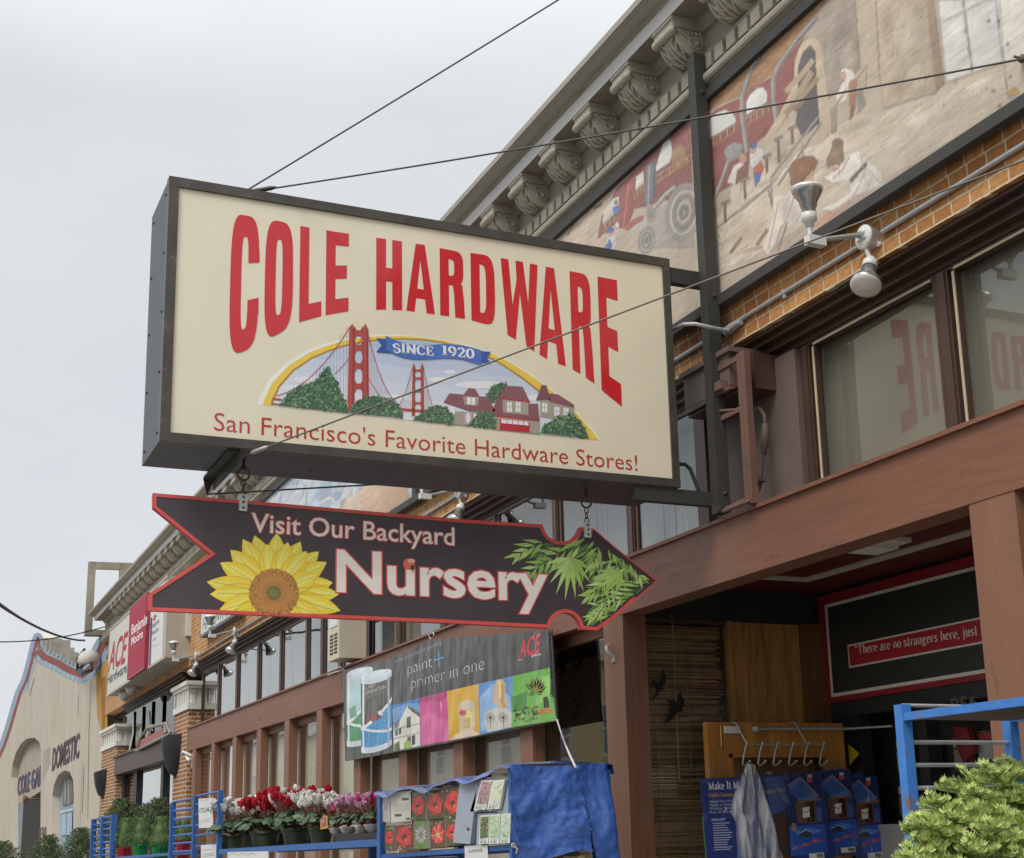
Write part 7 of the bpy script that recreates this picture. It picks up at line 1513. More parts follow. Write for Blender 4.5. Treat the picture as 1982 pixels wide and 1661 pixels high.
for y in (yA, yB): b.box(XC, XC+.5, y-.012, y+.012, zs_(y)-.02, zs_(y)+.002)
b.build('rail', blue, mt_)
b = MB(); b.obox((XC+.01, yA, zs_(yA)-.002), (.48, 0, 0), (0, yB-yA, zs_(yB)-zs_(yA)), (0, 0, .008)); b.build('shelf', mat('black_tray', '232425', .5), mt_)
bar_ = art_mat('box_print', .32, var=.05, coat=.35, k=1.2)
def flower(a, cx, cy, r, cols, L, z, kind=0, ry=1.15):
    if kind == 0:
        for i in range(6):
            t = pi/2+2*pi*i/6+.25; w = r*.53; q = []
            for s_ in (1, -1):
                for j in range(7):
                    f = j/6 if s_ == 1 else 1-j/6; ww = w*sin(pi*min(1, f*.85+.12))**.8; q.append((cx+r*f*cos(t)-s_*ww*sin(t), cy+(r*f*sin(t)+s_*ww*cos(t))*ry))
            a.poly(q, cols[i % 2], L+.05*i, z); a.line([z(cx+r*.2*cos(t), cy+r*.2*sin(t)*ry), z(cx+r*.85*cos(t), cy+r*.85*sin(t)*ry)], .6, cols[2], L+.4)
        a.disc(cx, cy+r*.1, r*.27, r*.32, cols[3], L+.6, z); 
        for i in range(4): a.line([z(cx, cy+r*.1), z(cx+r*(.1+.1*i), cy+r*(.6-.05*i))], .5, 'd8c24a', L+.7)
    else:
        for i in range(12):
            t = 2*pi*i/12; q = [(cx+r*.15*cos(t), cy+r*.15*sin(t)*ry), (cx+r*.65*cos(t-.16), cy+r*.65*sin(t-.16)*ry), (cx+r*cos(t), cy+r*sin(t)*ry), (cx+r*.65*cos(t+.16), cy+r*.65*sin(t+.16)*ry)]
            a.poly(q, cols[i % 2], L+.04*i, z); a.line([z(cx+r*.2*cos(t), cy+r*.2*sin(t)*ry), z(cx+r*.8*cos(t), cy+r*.8*sin(t)*ry)], .5, cols[2], L+.6)
        a.disc(cx, cy, r*.16, r*.18, cols[3], L+.7, z)
RED = ('c01f1c', 'd8352a', '7d100e', '2a0d0c'); PNK = ('e3cfe0', 'f0e6ee', 'c07fb4', '7d8f3f'); STR = ('c92f2a', 'd8433a', 'f0e6e0', 'cdb45a')
def bulb_box(nm, quad, paint, lab, d=.11, side='c9c6bd', cat='box', grp='bulb boxes on the middle trolley'):
    """quad: outline of the front in the photograph (top-left first, clockwise)"""
    P4 = [PC(*ZN(*q)) for q in quad]; b = MB(); b.prism(P4, (d, 0, 0)); o = b.build(nm, mat('carton_'+side, side, .6, var=.04)); tag(o, lab, cat, grp)
    a = Art(PC, (-1, 0, 0), .0008); a.L = 1; paint(a); a.build('front_picture', bar_, o); return o
def amaryllis(quad, n, cols, bg, kind=0, title=None):
    def f(a):
        a.poly(quad, bg, 1, ZN); (x0, y0), (x1, y1), (x2, y2), (x3, y3) = quad
        w = x1-x0; h = y3-y0
        rs2 = random.Random(int(x0))
        for i in range(14):
            x, y = x0+w*rs2.uniform(.05, .9), y0+h*rs2.choice([rs2.uniform(.03, .15), rs2.uniform(.82, .97)]); a.poly([(x, y), (x+w*.08, y-h*.02), (x+w*.1, y+h*.03), (x+w*.02, y+h*.03)], rs2.choice(['5d7a35', '8aa04e', 'd6d0b5', '3d5226']), 1.5, ZN)
        flower(a, (x0+x1)/2+w*.02, (y0+y3)/2-h*.02, w*.47, cols, 2, ZN, kind, min(1.5, h/w*.85))
        if title: a.text(title[0], *title[1], title[2], 4, .01, z=ZN)
    return f
def handles(a):
    a.poly([(383, 1170), (520, 1158), (522, 1352), (388, 1362)], 'd6d1c4', 1, ZN)
    for cx, cy, w in ((478, 1213, 22), (432, 1316, 22)): a.poly([(cx-w, cy-8), (cx+w, cy-10), (cx+w+2, cy+6), (cx-w+2, cy+8)], '4f463d', 2, ZN)
    for i in range(7): a.line([ZN(400, 1245+i*8), ZN(505, 1237+i*8)], .5, 'a39d91', 2)
    for i in range(9): a.line([ZN(484+i*3, 1330), ZN(484+i*3, 1345)], .5, '4a4640', 2)
qd = lambda x0, y0, x1, y1, s=-.05: [(x0, y0), (x1, y0+(x1-x0)*s), (x1+2, y1+(x1-x0)*s), (x0+2, y1)]
bulb_box('bulb_box', qd(326, 1183, 381, 1360), amaryllis(qd(326, 1183, 381, 1360), 1, PNK, 'b9b0a6', 1), 'pale pink daisy box at top left of the bulb display')
bulb_box('carton', [(383, 1170), (520, 1158), (522, 1352), (388, 1362)], handles, 'plain off white carton with two dark hand holes in the upper row')
for q, lab in ((qd(513, 1165, 606, 1350), 'red flower box just right of the white carton, upper row'), (qd(616, 1155, 722, 1340), 'red flower box in the middle of the upper row'), (qd(724, 1142, 842, 1333), 'red flower box at right of upper row, partly behind grey stand')):
    bulb_box('bulb_box', q, amaryllis(q, 1, RED, '4d3a1e'), lab)
for q, c, bg, k, lab, tt in ((qd(345, 1382, 409, 1542), RED, '4d4a22', 0, 'narrow red flower box at the left end of the lower row', None), (qd(413, 1368, 530, 1540), RED, '6b2a1c', 0, 'wide red flower box with title line in the lower row', ('AMARYLLIS KIT', ((420, 1381), (524, 1374), (420, 1365)), 'ddd0bd')), (qd(533, 1352, 620, 1532), PNK, '6a8a4a', 1, 'white and pink petalled flower box in the lower row', None), (qd(637, 1352, 733, 1524), STR, '5a3a22', 0, 'red flower box with white striped petals in the lower row', None), (qd(736, 1340, 815, 1512), RED, '4a4a22', 0, 'red flower box in lower row beside the leaning grey stand', None)):
    bulb_box('bulb_box', q, amaryllis(q, 1, c, bg, k, tt), lab)
def stand(front, lab):
    P4 = [PC(*ZN(*q))+Vector((-.012, 0, 0)) for q in front]; b = MB(); b.prism(P4, (.13, 0, 0)); o = b.build('display_stand', mat('grey_card', '9fa8b4', .6, var=.05)); return tag(o, lab, 'display stand', 'grey card stands on the middle trolley')
s1 = stand([(838, 1104), (955, 1098), (905, 1500), (796, 1490)], 'leaning plain grey card stand with a round hole near its foot')
a = Art(lambda u, v: ax(u, v, XC-.0125), (-1, 0, 0), .0008); a.disc(918-38, 1404, 9, 10, '1e1d1c', 1, ZN); a.line([ZN(835, 1385), ZN(880, 1380)], .7, 'b58a80', 1); a.build('front_print', bar_, s1)
s2 = stand([(965, 1090), (1150, 1078), (1150, 1290), (905, 1292)], 'grey card stand holding two upright pale flower packets, upper tier'); s3 = stand([(955, 1305), (1150, 1292), (1150, 1500), (945, 1505)], 'grey card stand holding iris and pale packets, lower tier')
def packet(x0, y0, x1, y1, cols, sk, lab):
    f = [(x0+sk, y0), (x1+sk, y0-6), (x1, y1-4), (x0, y1)]; P4 = [ax(*ZN(*q), XC-.03) for q in f]; b = MB(); b.prism(P4, (.012, 0, 0)); o = b.build('seed_packet', mat('packet_white', 'cfd0c8', .5)); tag(o, lab, 'packet', 'flower packets in the grey stands')
    a = Art(lambda u, v: ax(u, v, XC-.031), (-1, 0, 0), .0006); a.poly(f, 'd3d6cc', 1, ZN); r2 = random.Random(int(x0*7+y0)); a.poly([(x0+sk*.95+4, y0+8), (x1+sk*.95-4, y0+4), (x1+sk*.25-4, y0+(y1-y0)*.78), (x0+sk*.25+4, y0+(y1-y0)*.8)], cols[0], 2, ZN)
    for i in range(46):
        t = r2.random()*.75; x = x0+sk*(1-t)+r2.uniform(8, x1-x0-8); y = y0+8+(y1-y0)*t; s_ = r2.uniform(3, 7); a.poly([(x-s_, y), (x, y-s_*1.2), (x+s_, y), (x, y+s_*1.2)], r2.choice(cols), 3+r2.random(), ZN)
    for i in range(3): a.line([ZN(x0+sk*.15+8, y1-30+i*8), ZN(x1+sk*.15-10, y1-34+i*8)], .5, '7d857b', 4)
    for i in range(2): a.disc(x0+sk*.1+16+i*22, y1-14, 7, 8, '9aa89c', 4, ZN, 10)
    a.build('print', bar_, o)
packet(915, 1095, 990, 1282, ('a5848a', '8d6a6e', 'c0a4a0', '6f5a50'), 50, 'dusky purple flower packet in the upper grey stand'); packet(1000, 1092, 1078, 1278, ('c9d3b8', 'd8b9b4', '7fa36a', 'e6d6cf'), 36, 'pale pink and green tulip packet in the upper grey stand')
packet(948, 1318, 1008, 1500, ('5d7a45', '54275c', '3d1c45', 'c9a93c'), 8, 'purple iris packet in the lower grey stand'); packet(1012, 1312, 1078, 1500, ('a9bfa0', 'c3d3b5', '86a67f', 'dfe3d2'), 8, 'pale green flower packet in the lower grey stand'); packet(1084, 1308, 1146, 1496, ('b9c6b0', '6d8a5a', 'dedfd3', '9db596'), 6, 'white flowered packet next to the tarpaulin, lower stand')
# tarpaulin
tarp_m = mat('blue_tarpaulin', '3b5ea4', .13, var=.12, scale=5, bump=1.0, bscale=19, coat=.35)
tp_ = thing('tarpaulin', 'crumpled shiny blue tarpaulin draped over the end of the bulb trolley', 'tarpaulin', (XC+.25, 6.15, 1.9))
b = MB(); n, m = 46, 40; rows = []; rs = random.Random(6)
yT = yB-.035; ztop = PC(990, 1486).z+.012
for j in range(m+1):
    t = j/m; row = []
    for i in range(n+1):
        s_ = i/n; x0 = XC-.035-.01*t; x1 = XC+.525+.05*t+.03*t*t
        x = x0+(x1-x0)*s_; zb = .42+.36*max(0, (s_-.66)/.34)+.02*sin(s_*9)-(.06 if s_ < .04 else 0)
        if s_ > .66: zb = .8
        z = ztop-.006*sin(s_*pi)*2+.012*s_-t*zb
        k = s_*1.15+t*.95; fold = .020*(abs(sin(k*4.2+.8*sin(t*3)))-.5)*(.3+.9*t)+.016*mnoise.noise(Vector((s_*4, t*4, 1.7)))+.010*(abs(mnoise.noise(Vector((s_*9+t*4, t*7, 5))))-.2)+.006*mnoise.noise(Vector((s_*24, t*24, 9)))
        y = yT-.02-.05*t*(.3+s_)+fold
        if s_ > .93: y += (s_-.93)*1.6
        row.append(Vector((x, y, z)))
    rows.append(row)
b.loft(rows, close=False)
# over the top, with a short valance along the street side
rows = []
for j in range(31):
    t = j/30; y = yT+(yA-yT+.05)*t; z0 = ztop+(PC(738, 1534).z+.012-ztop)*t - .02*sin(pi*t)+.012*sin(t*19)+.006*sin(t*41)
    rows.append([Vector((XC-.04-.006*sin(t*30), y, z0-.018-.014*(sin(t*9)**2))), Vector((XC-.03, y, z0-.012)), Vector((XC, y, z0)), Vector((XC+.25, y, z0+.006+.008*sin(t*23))), Vector((XC+.52, y, z0)), Vector((XC+.53, y, z0-.05))])
b.loft(rows, close=False)
b.build('sheet', tarp_m, tp_)
b = MB(); p = ay(*ZN(1168, 1508), yT-.03); b.lathe(p, (0, -1, 0), [(.006, 0), (.012, -.002), (.013, .004), (.006, .004)], 12); b.build('eyelet', M['steel'], tp_); b = MB(); b.tube([p, ay(*ZN(1195, 1530), yT-.035), ay(*ZN(1185, 1560), yT-.02)], .004, 5); b.build('tie', rope, tp_)
def paper(u0, v0, u1, v1, x, lab, draw, sk=-.05, P=None, grp='handwritten paper signs on the trolleys'):
    P = P or (lambda u, v: ax(u, v, x)); q = [(u0, v0), (u1, v0+(u1-u0)*sk), (u1+1, v1+(u1-u0)*sk), (u0+1, v1)]
    b = MB(); b.prism([P(*p) for p in q], (.002, 0, 0)); o = b.build('paper_sign', mat('sign_paper', 'd3d2ce', .6, var=.03)); tag(o, lab, 'paper sign', grp)
    a = Art(P, (-1, 0, 0), .0012); a.L = 1; draw(a); a.build('ink', bar_, o)
def scr(z, x0, y0, w, c='8a6a86'):
    def f(a):
        for k_ in range(3): a.line([z(x0+w*(.1+.27*k_)+w*.11*cos(t), y0-w*.07*sin(t)) for t in [pi*i/8 for i in range(9)]], .7, c, 1)
    return f
def d1(a): scr(ZN, 866, 1522, 120)(a); a.text('SUMMER', (880, 1556), (974, 1548), (880, 1535), '4f4f57', 1, -.01, z=ZN)
paper(*ZN(856, 1512), *ZN(1002, 1620), XC-.02, 'handwritten paper sign hanging under the bulb boxes', d1)
# ---- flower trolley (front plane x = -1.3)
XF = -1.3
def PF(u, v): return ax(u, v, XF)
ft = thing('trolley', 'blue trolley carrying rows of red, white and pink cyclamen', 'trolley', (XF+.25, 11, 0), 'blue steel display trolleys on the pavement')
fA, fB = PF(*ZF(870, 690)), PF(*ZF(1840, 635)); zf = lambda y: fA.z+(fB.z-fA.z)*(fA.y-y)/(fA.y-fB.y)
for p, h in ((PF(*ZF(866, 500)), PF(*ZF(866, 315)).z), (PF(*ZF(715, 500)), PF(*ZF(715, 345)).z), (PF(*ZF(1850, 500)), PF(*ZF(1848, 335)).z)): post(p, h, ft, .045)
b = MB()
for dx in (0, .55): b.obox((XF+dx-.015, fA.y, fA.z-.02), (.03, 0, 0), (0, fB.y-fA.y, fB.z-fA.z), (0, 0, .045)); b.obox((XF+dx-.015, fA.y, fA.z-.13), (.03, 0, 0), (0, fB.y-fA.y, fB.z-fA.z), (0, 0, .03))
b.build('rail', blue, ft)
pp = [ax(*ZF(1570, 402), XF+.5), ax(*ZF(1795, 370), XF+.5)]; bars([(pp[0], pp[1])], 'back_rail', blue, ft, .012); post(Vector((XF+.5, pp[1].y, 0)), pp[1].z+.03, ft, .05)
b = MB(); b.obox((XF+.01, fA.y, fA.z+.012), (.54, 0, 0), (0, fB.y-fA.y, fB.z-fA.z), (0, 0, .01)); b.build('shelf', mat('black_tray', '232425', .5), ft)
rb = MB()
for y0, y1 in ((350, 322), (402, 376), (462, 440), (528, 510), (590, 572), (655, 640)): rb.tube([PF(*ZF(722, y0)), PF(*ZF(862, y1))], .011, 6)
rb.build('rung', blue, ft)
def d2(a):
    scr(ZF, 738, 378, 80)(a); a.text('CYCLAMEN', (742, 450), (820, 440), (742, 424), '3f7a5a', 1, .02, z=ZF); a.line([ZF(740, 505), ZF(765, 498), ZF(752, 515)], .8, '9a5a4a', 1); a.line([ZF(770, 492), ZF(805, 488)], .8, '5a5a66', 1); a.line([ZF(770, 506), ZF(805, 502)], .8, '5a5a66', 1)
paper(*ZF(736, 365), *ZF(822, 545), XF-.02, 'tall paper plant sign tied to the rails left of the flowers', d2)
def d3(a):
    scr(ZF, 750, 680, 90, '6a7f9a')(a)
    for i in range(2): a.line([ZF(765, 705+i*12), ZF(835, 697+i*12)], 1, '8a5a70', 1)
paper(*ZF(750, 648), *ZF(848, 760), XF-.02, 'paper sign low on the rails left of the flower pots', d3)
def d4(a): scr(ZF, 930, 712, 210, '8a6a86')(a)
paper(*ZF(914, 690), *ZF(1160, 770), XF-.02, 'wide paper sign hanging from the flower shelf rail', d4, -.02)
potm = mat('dark_green_pot', '39452f', .45, var=.1); potw = mat('white_bowl', 'cfcdc6', .4, var=.04); soil = mat('soil', '3a2d22', .95)
PET = {'white': mat('petal_white', 'e0ded8', .5, var=.05, scale=40), 'red': mat('petal_red', 'b81a30', .45, var=.35, scale=40), 'pink': mat('petal_pink', 'd0578a', .5, var=.2, scale=40), 'mix': mat('petal_pink_white', 'dba8c4', .5, var=.3, scale=60, dirt=('c03f83', 30, .55, .1))}
stemm = mat('flower_stem', '8a5a4a', .6)
def cyclamen(c, r, h, cols, nf, lab, pot='pot', lh=.16, seed=0, fs=1.0):
    """c: centre of the pot's foot; r, h: pot; lh: leaf mound height"""
    rs = random.Random(seed); t = thing('cyclamen', lab, 'potted plant', c, 'cyclamen in pots on the flower trolley')
    b = MB(); pr = [(r*.74, 0), (r*.92, h*.78), (r*.92, h*.8), (r, h*.8), (r, h), (r*.93, h), (r*.9, h*.9)] if pot == 'pot' else [(r*.5, 0), (r*.8, h*.35), (r*1.0, h*.85), (r*1.05, h), (r*.95, h*.98)]
    b.lathe(c, (0, 0, 1), pr, 22); o = b.build(pot, potm if pot == 'pot' else potw, t)
    b = MB(); b.lathe(c+Vector((0, 0, h*.9)), (0, 0, 1), [(r*.92, 0), (.001, .01)], 16); b.build('soil', soil, o)
    b = MB(); top = c+Vector((0, 0, h))
    for i in range(int(70*fs)):
        an = rs.uniform(0, 2*pi); q = sqrt(rs.random())*r*1.75; zz = lh*(1-.55*(q/(r*1.75))**2)*rs.uniform(.45, 1.0); p = top+Vector((q*cos(an), q*sin(an), zz))
        s_ = r*rs.uniform(.26, .42); nrm = Vector((cos(an)*q/r*.5+rs.uniform(-.4, .4), sin(an)*q/r*.5+rs.uniform(-.4, .4), 1)).normalized(); e1 = nrm.orthogonal().normalized(); e2 = nrm.cross(e1); ph = rs.uniform(0, 2*pi)
        ring_ = []
        for k_ in range(12): th = 2*pi*k_/12; rad = s_*(1-.18*cos(th)+(-.45 if k_ == 0 else 0)+.06*(k_ % 2)); ring_.append(p+(e1*cos(th+ph)+e2*sin(th+ph))*rad-nrm*s_*.22*abs(sin(th)))
        for k_ in range(12): b.face([p+nrm*s_*.06, ring_[k_], ring_[(k_+1) % 12]], smooth=True)
        if i % 3 == 0: b.tube([top, p], .003, 4, caps=False, mi=1)
    b.build('foliage', [darkleaf, stemm], t)
    for ci, col in enumerate(cols):
        b = MB()
        for i in range(int(nf*1.35)//len(cols)):
            an = rs.uniform(0, 2*pi); q = sqrt(rs.random())*r*1.75; p = top+Vector((q*cos(an), q*sin(an), lh*rs.uniform(.75, 1.1)+r*rs.uniform(.1, .85))); pl = r*rs.uniform(.42, .62)
            b.tube([top+Vector((q*.5*cos(an), q*.5*sin(an), lh*.4)), p-Vector((0, 0, pl*.1))], .0035, 4, caps=False, mi=1)
            tilt = Vector((rs.uniform(-.35, .35), rs.uniform(-.35, .35), 1)).normalized(); e1 = tilt.orthogonal().normalized(); e2 = tilt.cross(e1)
            for k_ in range(5):
                th = 2*pi*k_/5+an; o_ = e1*cos(th)+e2*sin(th); w_ = tilt.cross(o_)*pl*.42; lean = rs.uniform(.25, .6)
                a0 = p; a1 = p+tilt*pl*.45+o_*pl*(.16+lean*.25); a2 = p+tilt*pl*.95+o_*pl*(.2+lean*.6)+w_*rs.uniform(-.3, .3)
                b.face([a0-w_*.25, a0+w_*.25, a1+w_, a1-w_], smooth=True); b.face([a1-w_, a1+w_, a2+w_*.55, a2-w_*.55], smooth=True); b.face([a2-w_*.55, a2+w_*.55, a2+tilt*pl*.12], smooth=True)
        b.build('blooms', [PET[col], stemm], t)
    return t
def on_shelf(x, dx): p = ax(*ZF(x, 640), XF+dx); return Vector((XF+dx, p.y, zf(p.y)+.024))
for i, (x, rr_, cols, nf, lab) in enumerate(((945, .13, ['white'], 34, 'white cyclamen at the left end in a dark green pot'), (1142, .135, ['red'], 34, 'bright red cyclamen in the second large green pot'), (1330, .12, ['red', 'white'], 36, 'mixed red and white cyclamen in the third green pot'), (1483, .095, ['white'], 30, 'white cyclamen with orange price tag in fourth green pot'))):
    c = on_shelf(x, rr_+.02); cyclamen(c, rr_, .135 if rr_ > .1 else .12, cols, nf, lab, seed=i+1, lh=.17 if rr_ > .1 else .14)
for i, (x, cols, lab) in enumerate(((1582, ['pink', 'white'], 'small pink cyclamen in the first white bowl beside the big pots'), (1648, ['mix'], 'small pink and white cyclamen in the middle white bowl'), (1738, ['mix'], 'small pink edged cyclamen in the white bowl at right end'), (1800, ['mix', 'pink'], 'small purple pink cyclamen against the trolley post at right'))):
    c = on_shelf(x, .12)+Vector((0, 0, .05)); cyclamen(c, .062, .055, cols, 26, lab, pot='bowl', lh=.13, seed=20+i, fs=.75)
for i, (x, cols, lab) in enumerate(((1060, ['white'], 'white cyclamen in the back row between first white and red pots'), (1240, ['red'], 'deep red cyclamen in the back row, its pot hidden'), (1420, ['white', 'red'], 'white cyclamen in the back row behind the third pot'), (1010, ['red'], 'red cyclamen low behind the white one at left end'))):
    c = on_shelf(x, .40); cyclamen(c, .12, .135, cols, 26, lab, seed=40+i, lh=.17)
b = MB(); b.box(XF+.02, XF+.28, on_shelf(1830, 0).y, on_shelf(1560, 0).y, on_shelf(1700, 0).z-.005, on_shelf(1700, 0).z+.048); tag(b.build('plant_tray', mat('black_tray', '232425', .5)), 'black plastic tray under the white cyclamen bowls', 'tray')
P = lambda x, y: ax(*ZF(x, y), XF-.03)
b = MB(); b.prism([P(1478, 500), P(1495, 468), P(1520, 468), P(1522, 545), P(1480, 553)], (.004, 0, 0)); o = tag(b.build('price_tag', mat('orange_tag', 'd08a3a', .5)), 'orange bordered plant tag stuck in the fourth green pot', 'tag')
a = Art(lambda u, v: ax(u, v, XF-.031), (-1, 0, 0), .001); a.poly([(1488, 480), (1512, 476), (1514, 530), (1488, 536)], '6d4a56', 1, ZF); a.disc(1500, 500, 9, 12, 'c05a74', 2, ZF); a.build('picture', bar_, o)
# ---- left trolleys with clipped rosemary cones
XR_ = -1.3
lt = thing('trolley', 'distant blue ladder sided trolley of clipped rosemary bushes at lower left', 'trolley', (XR_+.3, 17.5, 0), 'blue steel display trolleys on the pavement')
PR = lambda x, y: ax(*ZF(x, y), XR_)
for x, y in ((579, 390),): post(PR(x, 500), PR(x, y).z, lt, .055)
for x, y in ((98, 490), (157, 475), (219, 462)): post(PR(x, 550), PR(x, y).z, lt, .075)
rb = MB()
for y0, y1 in ((385, 365), (440, 424), (492, 478), (540, 528), (590, 578), (640, 630), (690, 682)): rb.tube([PR(585, y0), PR(702, y1)], .012, 6)
for y0, y1, y2 in ((492, 482, 470), (525, 515, 505), (560, 552, 545), (598, 592, 586), (636, 632, 628), (675, 672, 670), (710, 708, 706)): rb.tube([PR(98, y0), PR(157, y1), PR(219, y2)], .014, 6)
rb.build('rung', blue, lt)
q0, q1 = PR(225, 735), PR(700, 700); b = MB(); b.obox((XR_, q0.y, q0.z), (.55, 0, 0), (0, q1.y-q0.y, q1.z-q0.z), (0, 0, .03)); b.build('shelf', blue, lt)
rose = [mat('rosemary_light', '7f9456', .6, var=.25, scale=20), mat('rosemary_dark', '4f6a3a', .6, var=.25, scale=20)]
foil = {'green': mat('green_foil', '2f8a3f', .2, metal=.5, var=.3, scale=18, bump=.6, bscale=30), 'red': mat('red_foil', 'b3262c', .2, metal=.4, var=.3, scale=18, bump=.6, bscale=30)}
def rosemary(x0, x1, y0, y1, f, lab, seed, dx=.15):
    rs = random.Random(seed); P = lambda x, y: ax(*ZF(x, y), XR_+dx); cx = (x0+x1)/2; bt, tpp = P(cx, y1), P(cx, y0); w = (P(x0, y1)-P(x1, y1)).length/2*.52; h = tpp.z-bt.z
    w = (x1-x0)/3.146/2706*(bt-CAM).length/2
    c = bt.copy(); t = thing('rosemary', lab, 'potted plant', c-Vector((0, 0, .22)), 'clipped rosemary bushes in foil wrapped pots')
    b = MB()
    for i in range(1500):
        zz = rs.random()**.8; rad = w*(1.0-.55*zz**1.6)*(.72+.28*rs.random())*(1+.15*sin(zz*17+seed)); an = rs.uniform(0, 2*pi); p = c+Vector((rad*cos(an), rad*sin(an), h*zz*.96)); l = h*rs.uniform(.05, .10)
        d = Vector((cos(an)*.5+rs.uniform(-.3, .3), sin(an)*.5+rs.uniform(-.3, .3), 1)).normalized(); s_ = d.orthogonal().normalized(); s_ = (s_*cos(an)+d.cross(s_)*sin(an))*l*.13
        b.face([p-s_, p+s_, p+d*l+s_*.3, p+d*l-s_*.3], mi=0 if rs.random() < .55 else 1)
    b.lathe(c, (0, 0, 1), [(w*.5, 0), (w*.72, h*.2), (w*.55, h*.6), (w*.25, h*.88), (.001, h*.9)], 12, mi=1); b.build('foliage', rose, t)
    b = MB(); rings = []
    for k_, (rf, zz) in enumerate(((.55, -.24), (.66, -.10), (.74, .0), (.95, .035))): rings.append([c+Vector((w*rf*(1+(.10*(k_ == 3)+.03)*sin(9*th+seed))*cos(th), w*rf*(1+.06*sin(9*th))*sin(th), zz+(.02*sin(9*th+1) if k_ == 3 else 0))) for th in [2*pi*i/36 for i in range(36)]])
    b.loft(rings); b.build('foil_wrap', foil[f], t)
rosemary(232, 345, 485, 672, 'red', 'clipped rosemary bush in red foil, first from the left', 1); rosemary(325, 445, 482, 655, 'green', 'clipped rosemary bush in green foil, middle of the three', 2, .2); rosemary(440, 570, 476, 665, 'green', 'clipped rosemary bush in green foil next to the ladder frame', 3); rosemary(592, 700, 490, 640, 'red', 'clipped rosemary bush in red foil behind the ladder rungs', 4, .2)
# ---- Christmas trees leaning at the left
firn = [mat('spruce_light', '5f7a4c', .6, var=.2, scale=20), mat('spruce_mid', '465f3c', .6, var=.2, scale=20), mat('spruce_dark', '2f4430', .6, var=.25, scale=20), mat('fir_twig', '6d5a3c', .8)]
def fir(c, h, r, lab, seed, lean=(0, 0)):
    rs = random.Random(seed); t = thing('fir_tree', lab, 'tree', c, 'cut fir trees standing by the shop front'); ax_ = Vector((lean[0], lean[1], 1))
    b = MB(); b.tube([c, c+ax_*h], [.035, .006], 7); b.build('trunk', firn[3], t)
    b = MB(); n = int(9+h*9)
    for i in range(n):
        f = .12+.86*i/n; base = c+ax_*(h*f); rr_ = r*(1-f)**.75
        for k_ in range(6):
            an = 2*pi*k_/6+i*1.9+rs.uniform(-.3, .3); d = Vector((cos(an), sin(an), .28+.3*f)).normalized(); L = rr_*rs.uniform(.75, 1.15)+.05
            spray(b, base, d, L, rs, ln=.034, young=.35, dens=95, wid=.0045)
    b.build('crown', firn, t)
def fpt(x, y, z, X): return ax(*z(x, y), X)
for i, (z, x, y, X, h, r, lab) in enumerate(((ZF, 290, 365, -.55, .9, .55, 'dark fir tree rising behind the first rosemary bush'), (ZF, 500, 362, -.5, .9, .5, 'dark fir tree in front of the far bay window, right of pair'), (ZL, 250, 1535, -1.2, 1.1, .6, 'fir tree top before the pale blue fan window of garage'), (ZL, 30, 1572, -1.5, 1.1, .8, 'fir tree top at the bottom left corner of the view'), (ZL, 440, 1500, -.7, .9, .55, 'fir tree low between garage corner and rosemary trolley'), (ZF, 420, 395, -.45, .8, .45, 'fir tree partly hidden between two taller firs'))):
    p = fpt(x, y, z, X); fir(Vector((p.x, p.y, p.z-h)), h, r, lab, 60+i, (.05*(i % 3-1), .04))
# ================================================================== hook rack and bagged picture cards on the open door
YC = 7.42
def PD(x, y): return ay(*ZD(x, y), YC)
hr = thing('hook_rack', 'chrome over door hook rack with six hooks hung on the open wooden door', 'hook rack', PD(630, 300))
for x in (412, 748):
    b = MB(); p = PD(x, 172); q = PD(x+12, 290); b.tube([Vector((p.x, 7.62, p.z+.004)), Vector((p.x, 7.56, p.z+.012)), p+Vector((0, .1, .005)), PD(x+3, 185)+Vector((0, .09, 0)), q], .006, 6); b.build('hanger', M['steel'], hr)
b = MB(); b.tube([PD(425, 292)+Vector((0, .02, 0)), PD(860, 290)+Vector((0, .02, 0))], .004, 6); b.build('rail', M['steel'], hr)
for x in (425, 512, 598, 685, 770, 858):
    b = MB(); b.tube([PD(x, 286), PD(x-14, 330), PD(x-26, 400), PD(x-18, 414), PD(x-2, 405), PD(x+14, 390)], .0055, 6); b.lathe(PD(x, 286), (0, -.3, 1), [(.004, -.004), (.010, 0), (.008, .008), (.001, .011)], 8); b.lathe(PD(x+14, 390), (.5, -.3, 1), [(.004, -.004), (.010, 0), (.008, .008), (.001, .011)], 8); b.build('hook', M['steel'], hr)
card_m = art_mat('card_print', .35, var=.04, coat=.3, k=1.3)
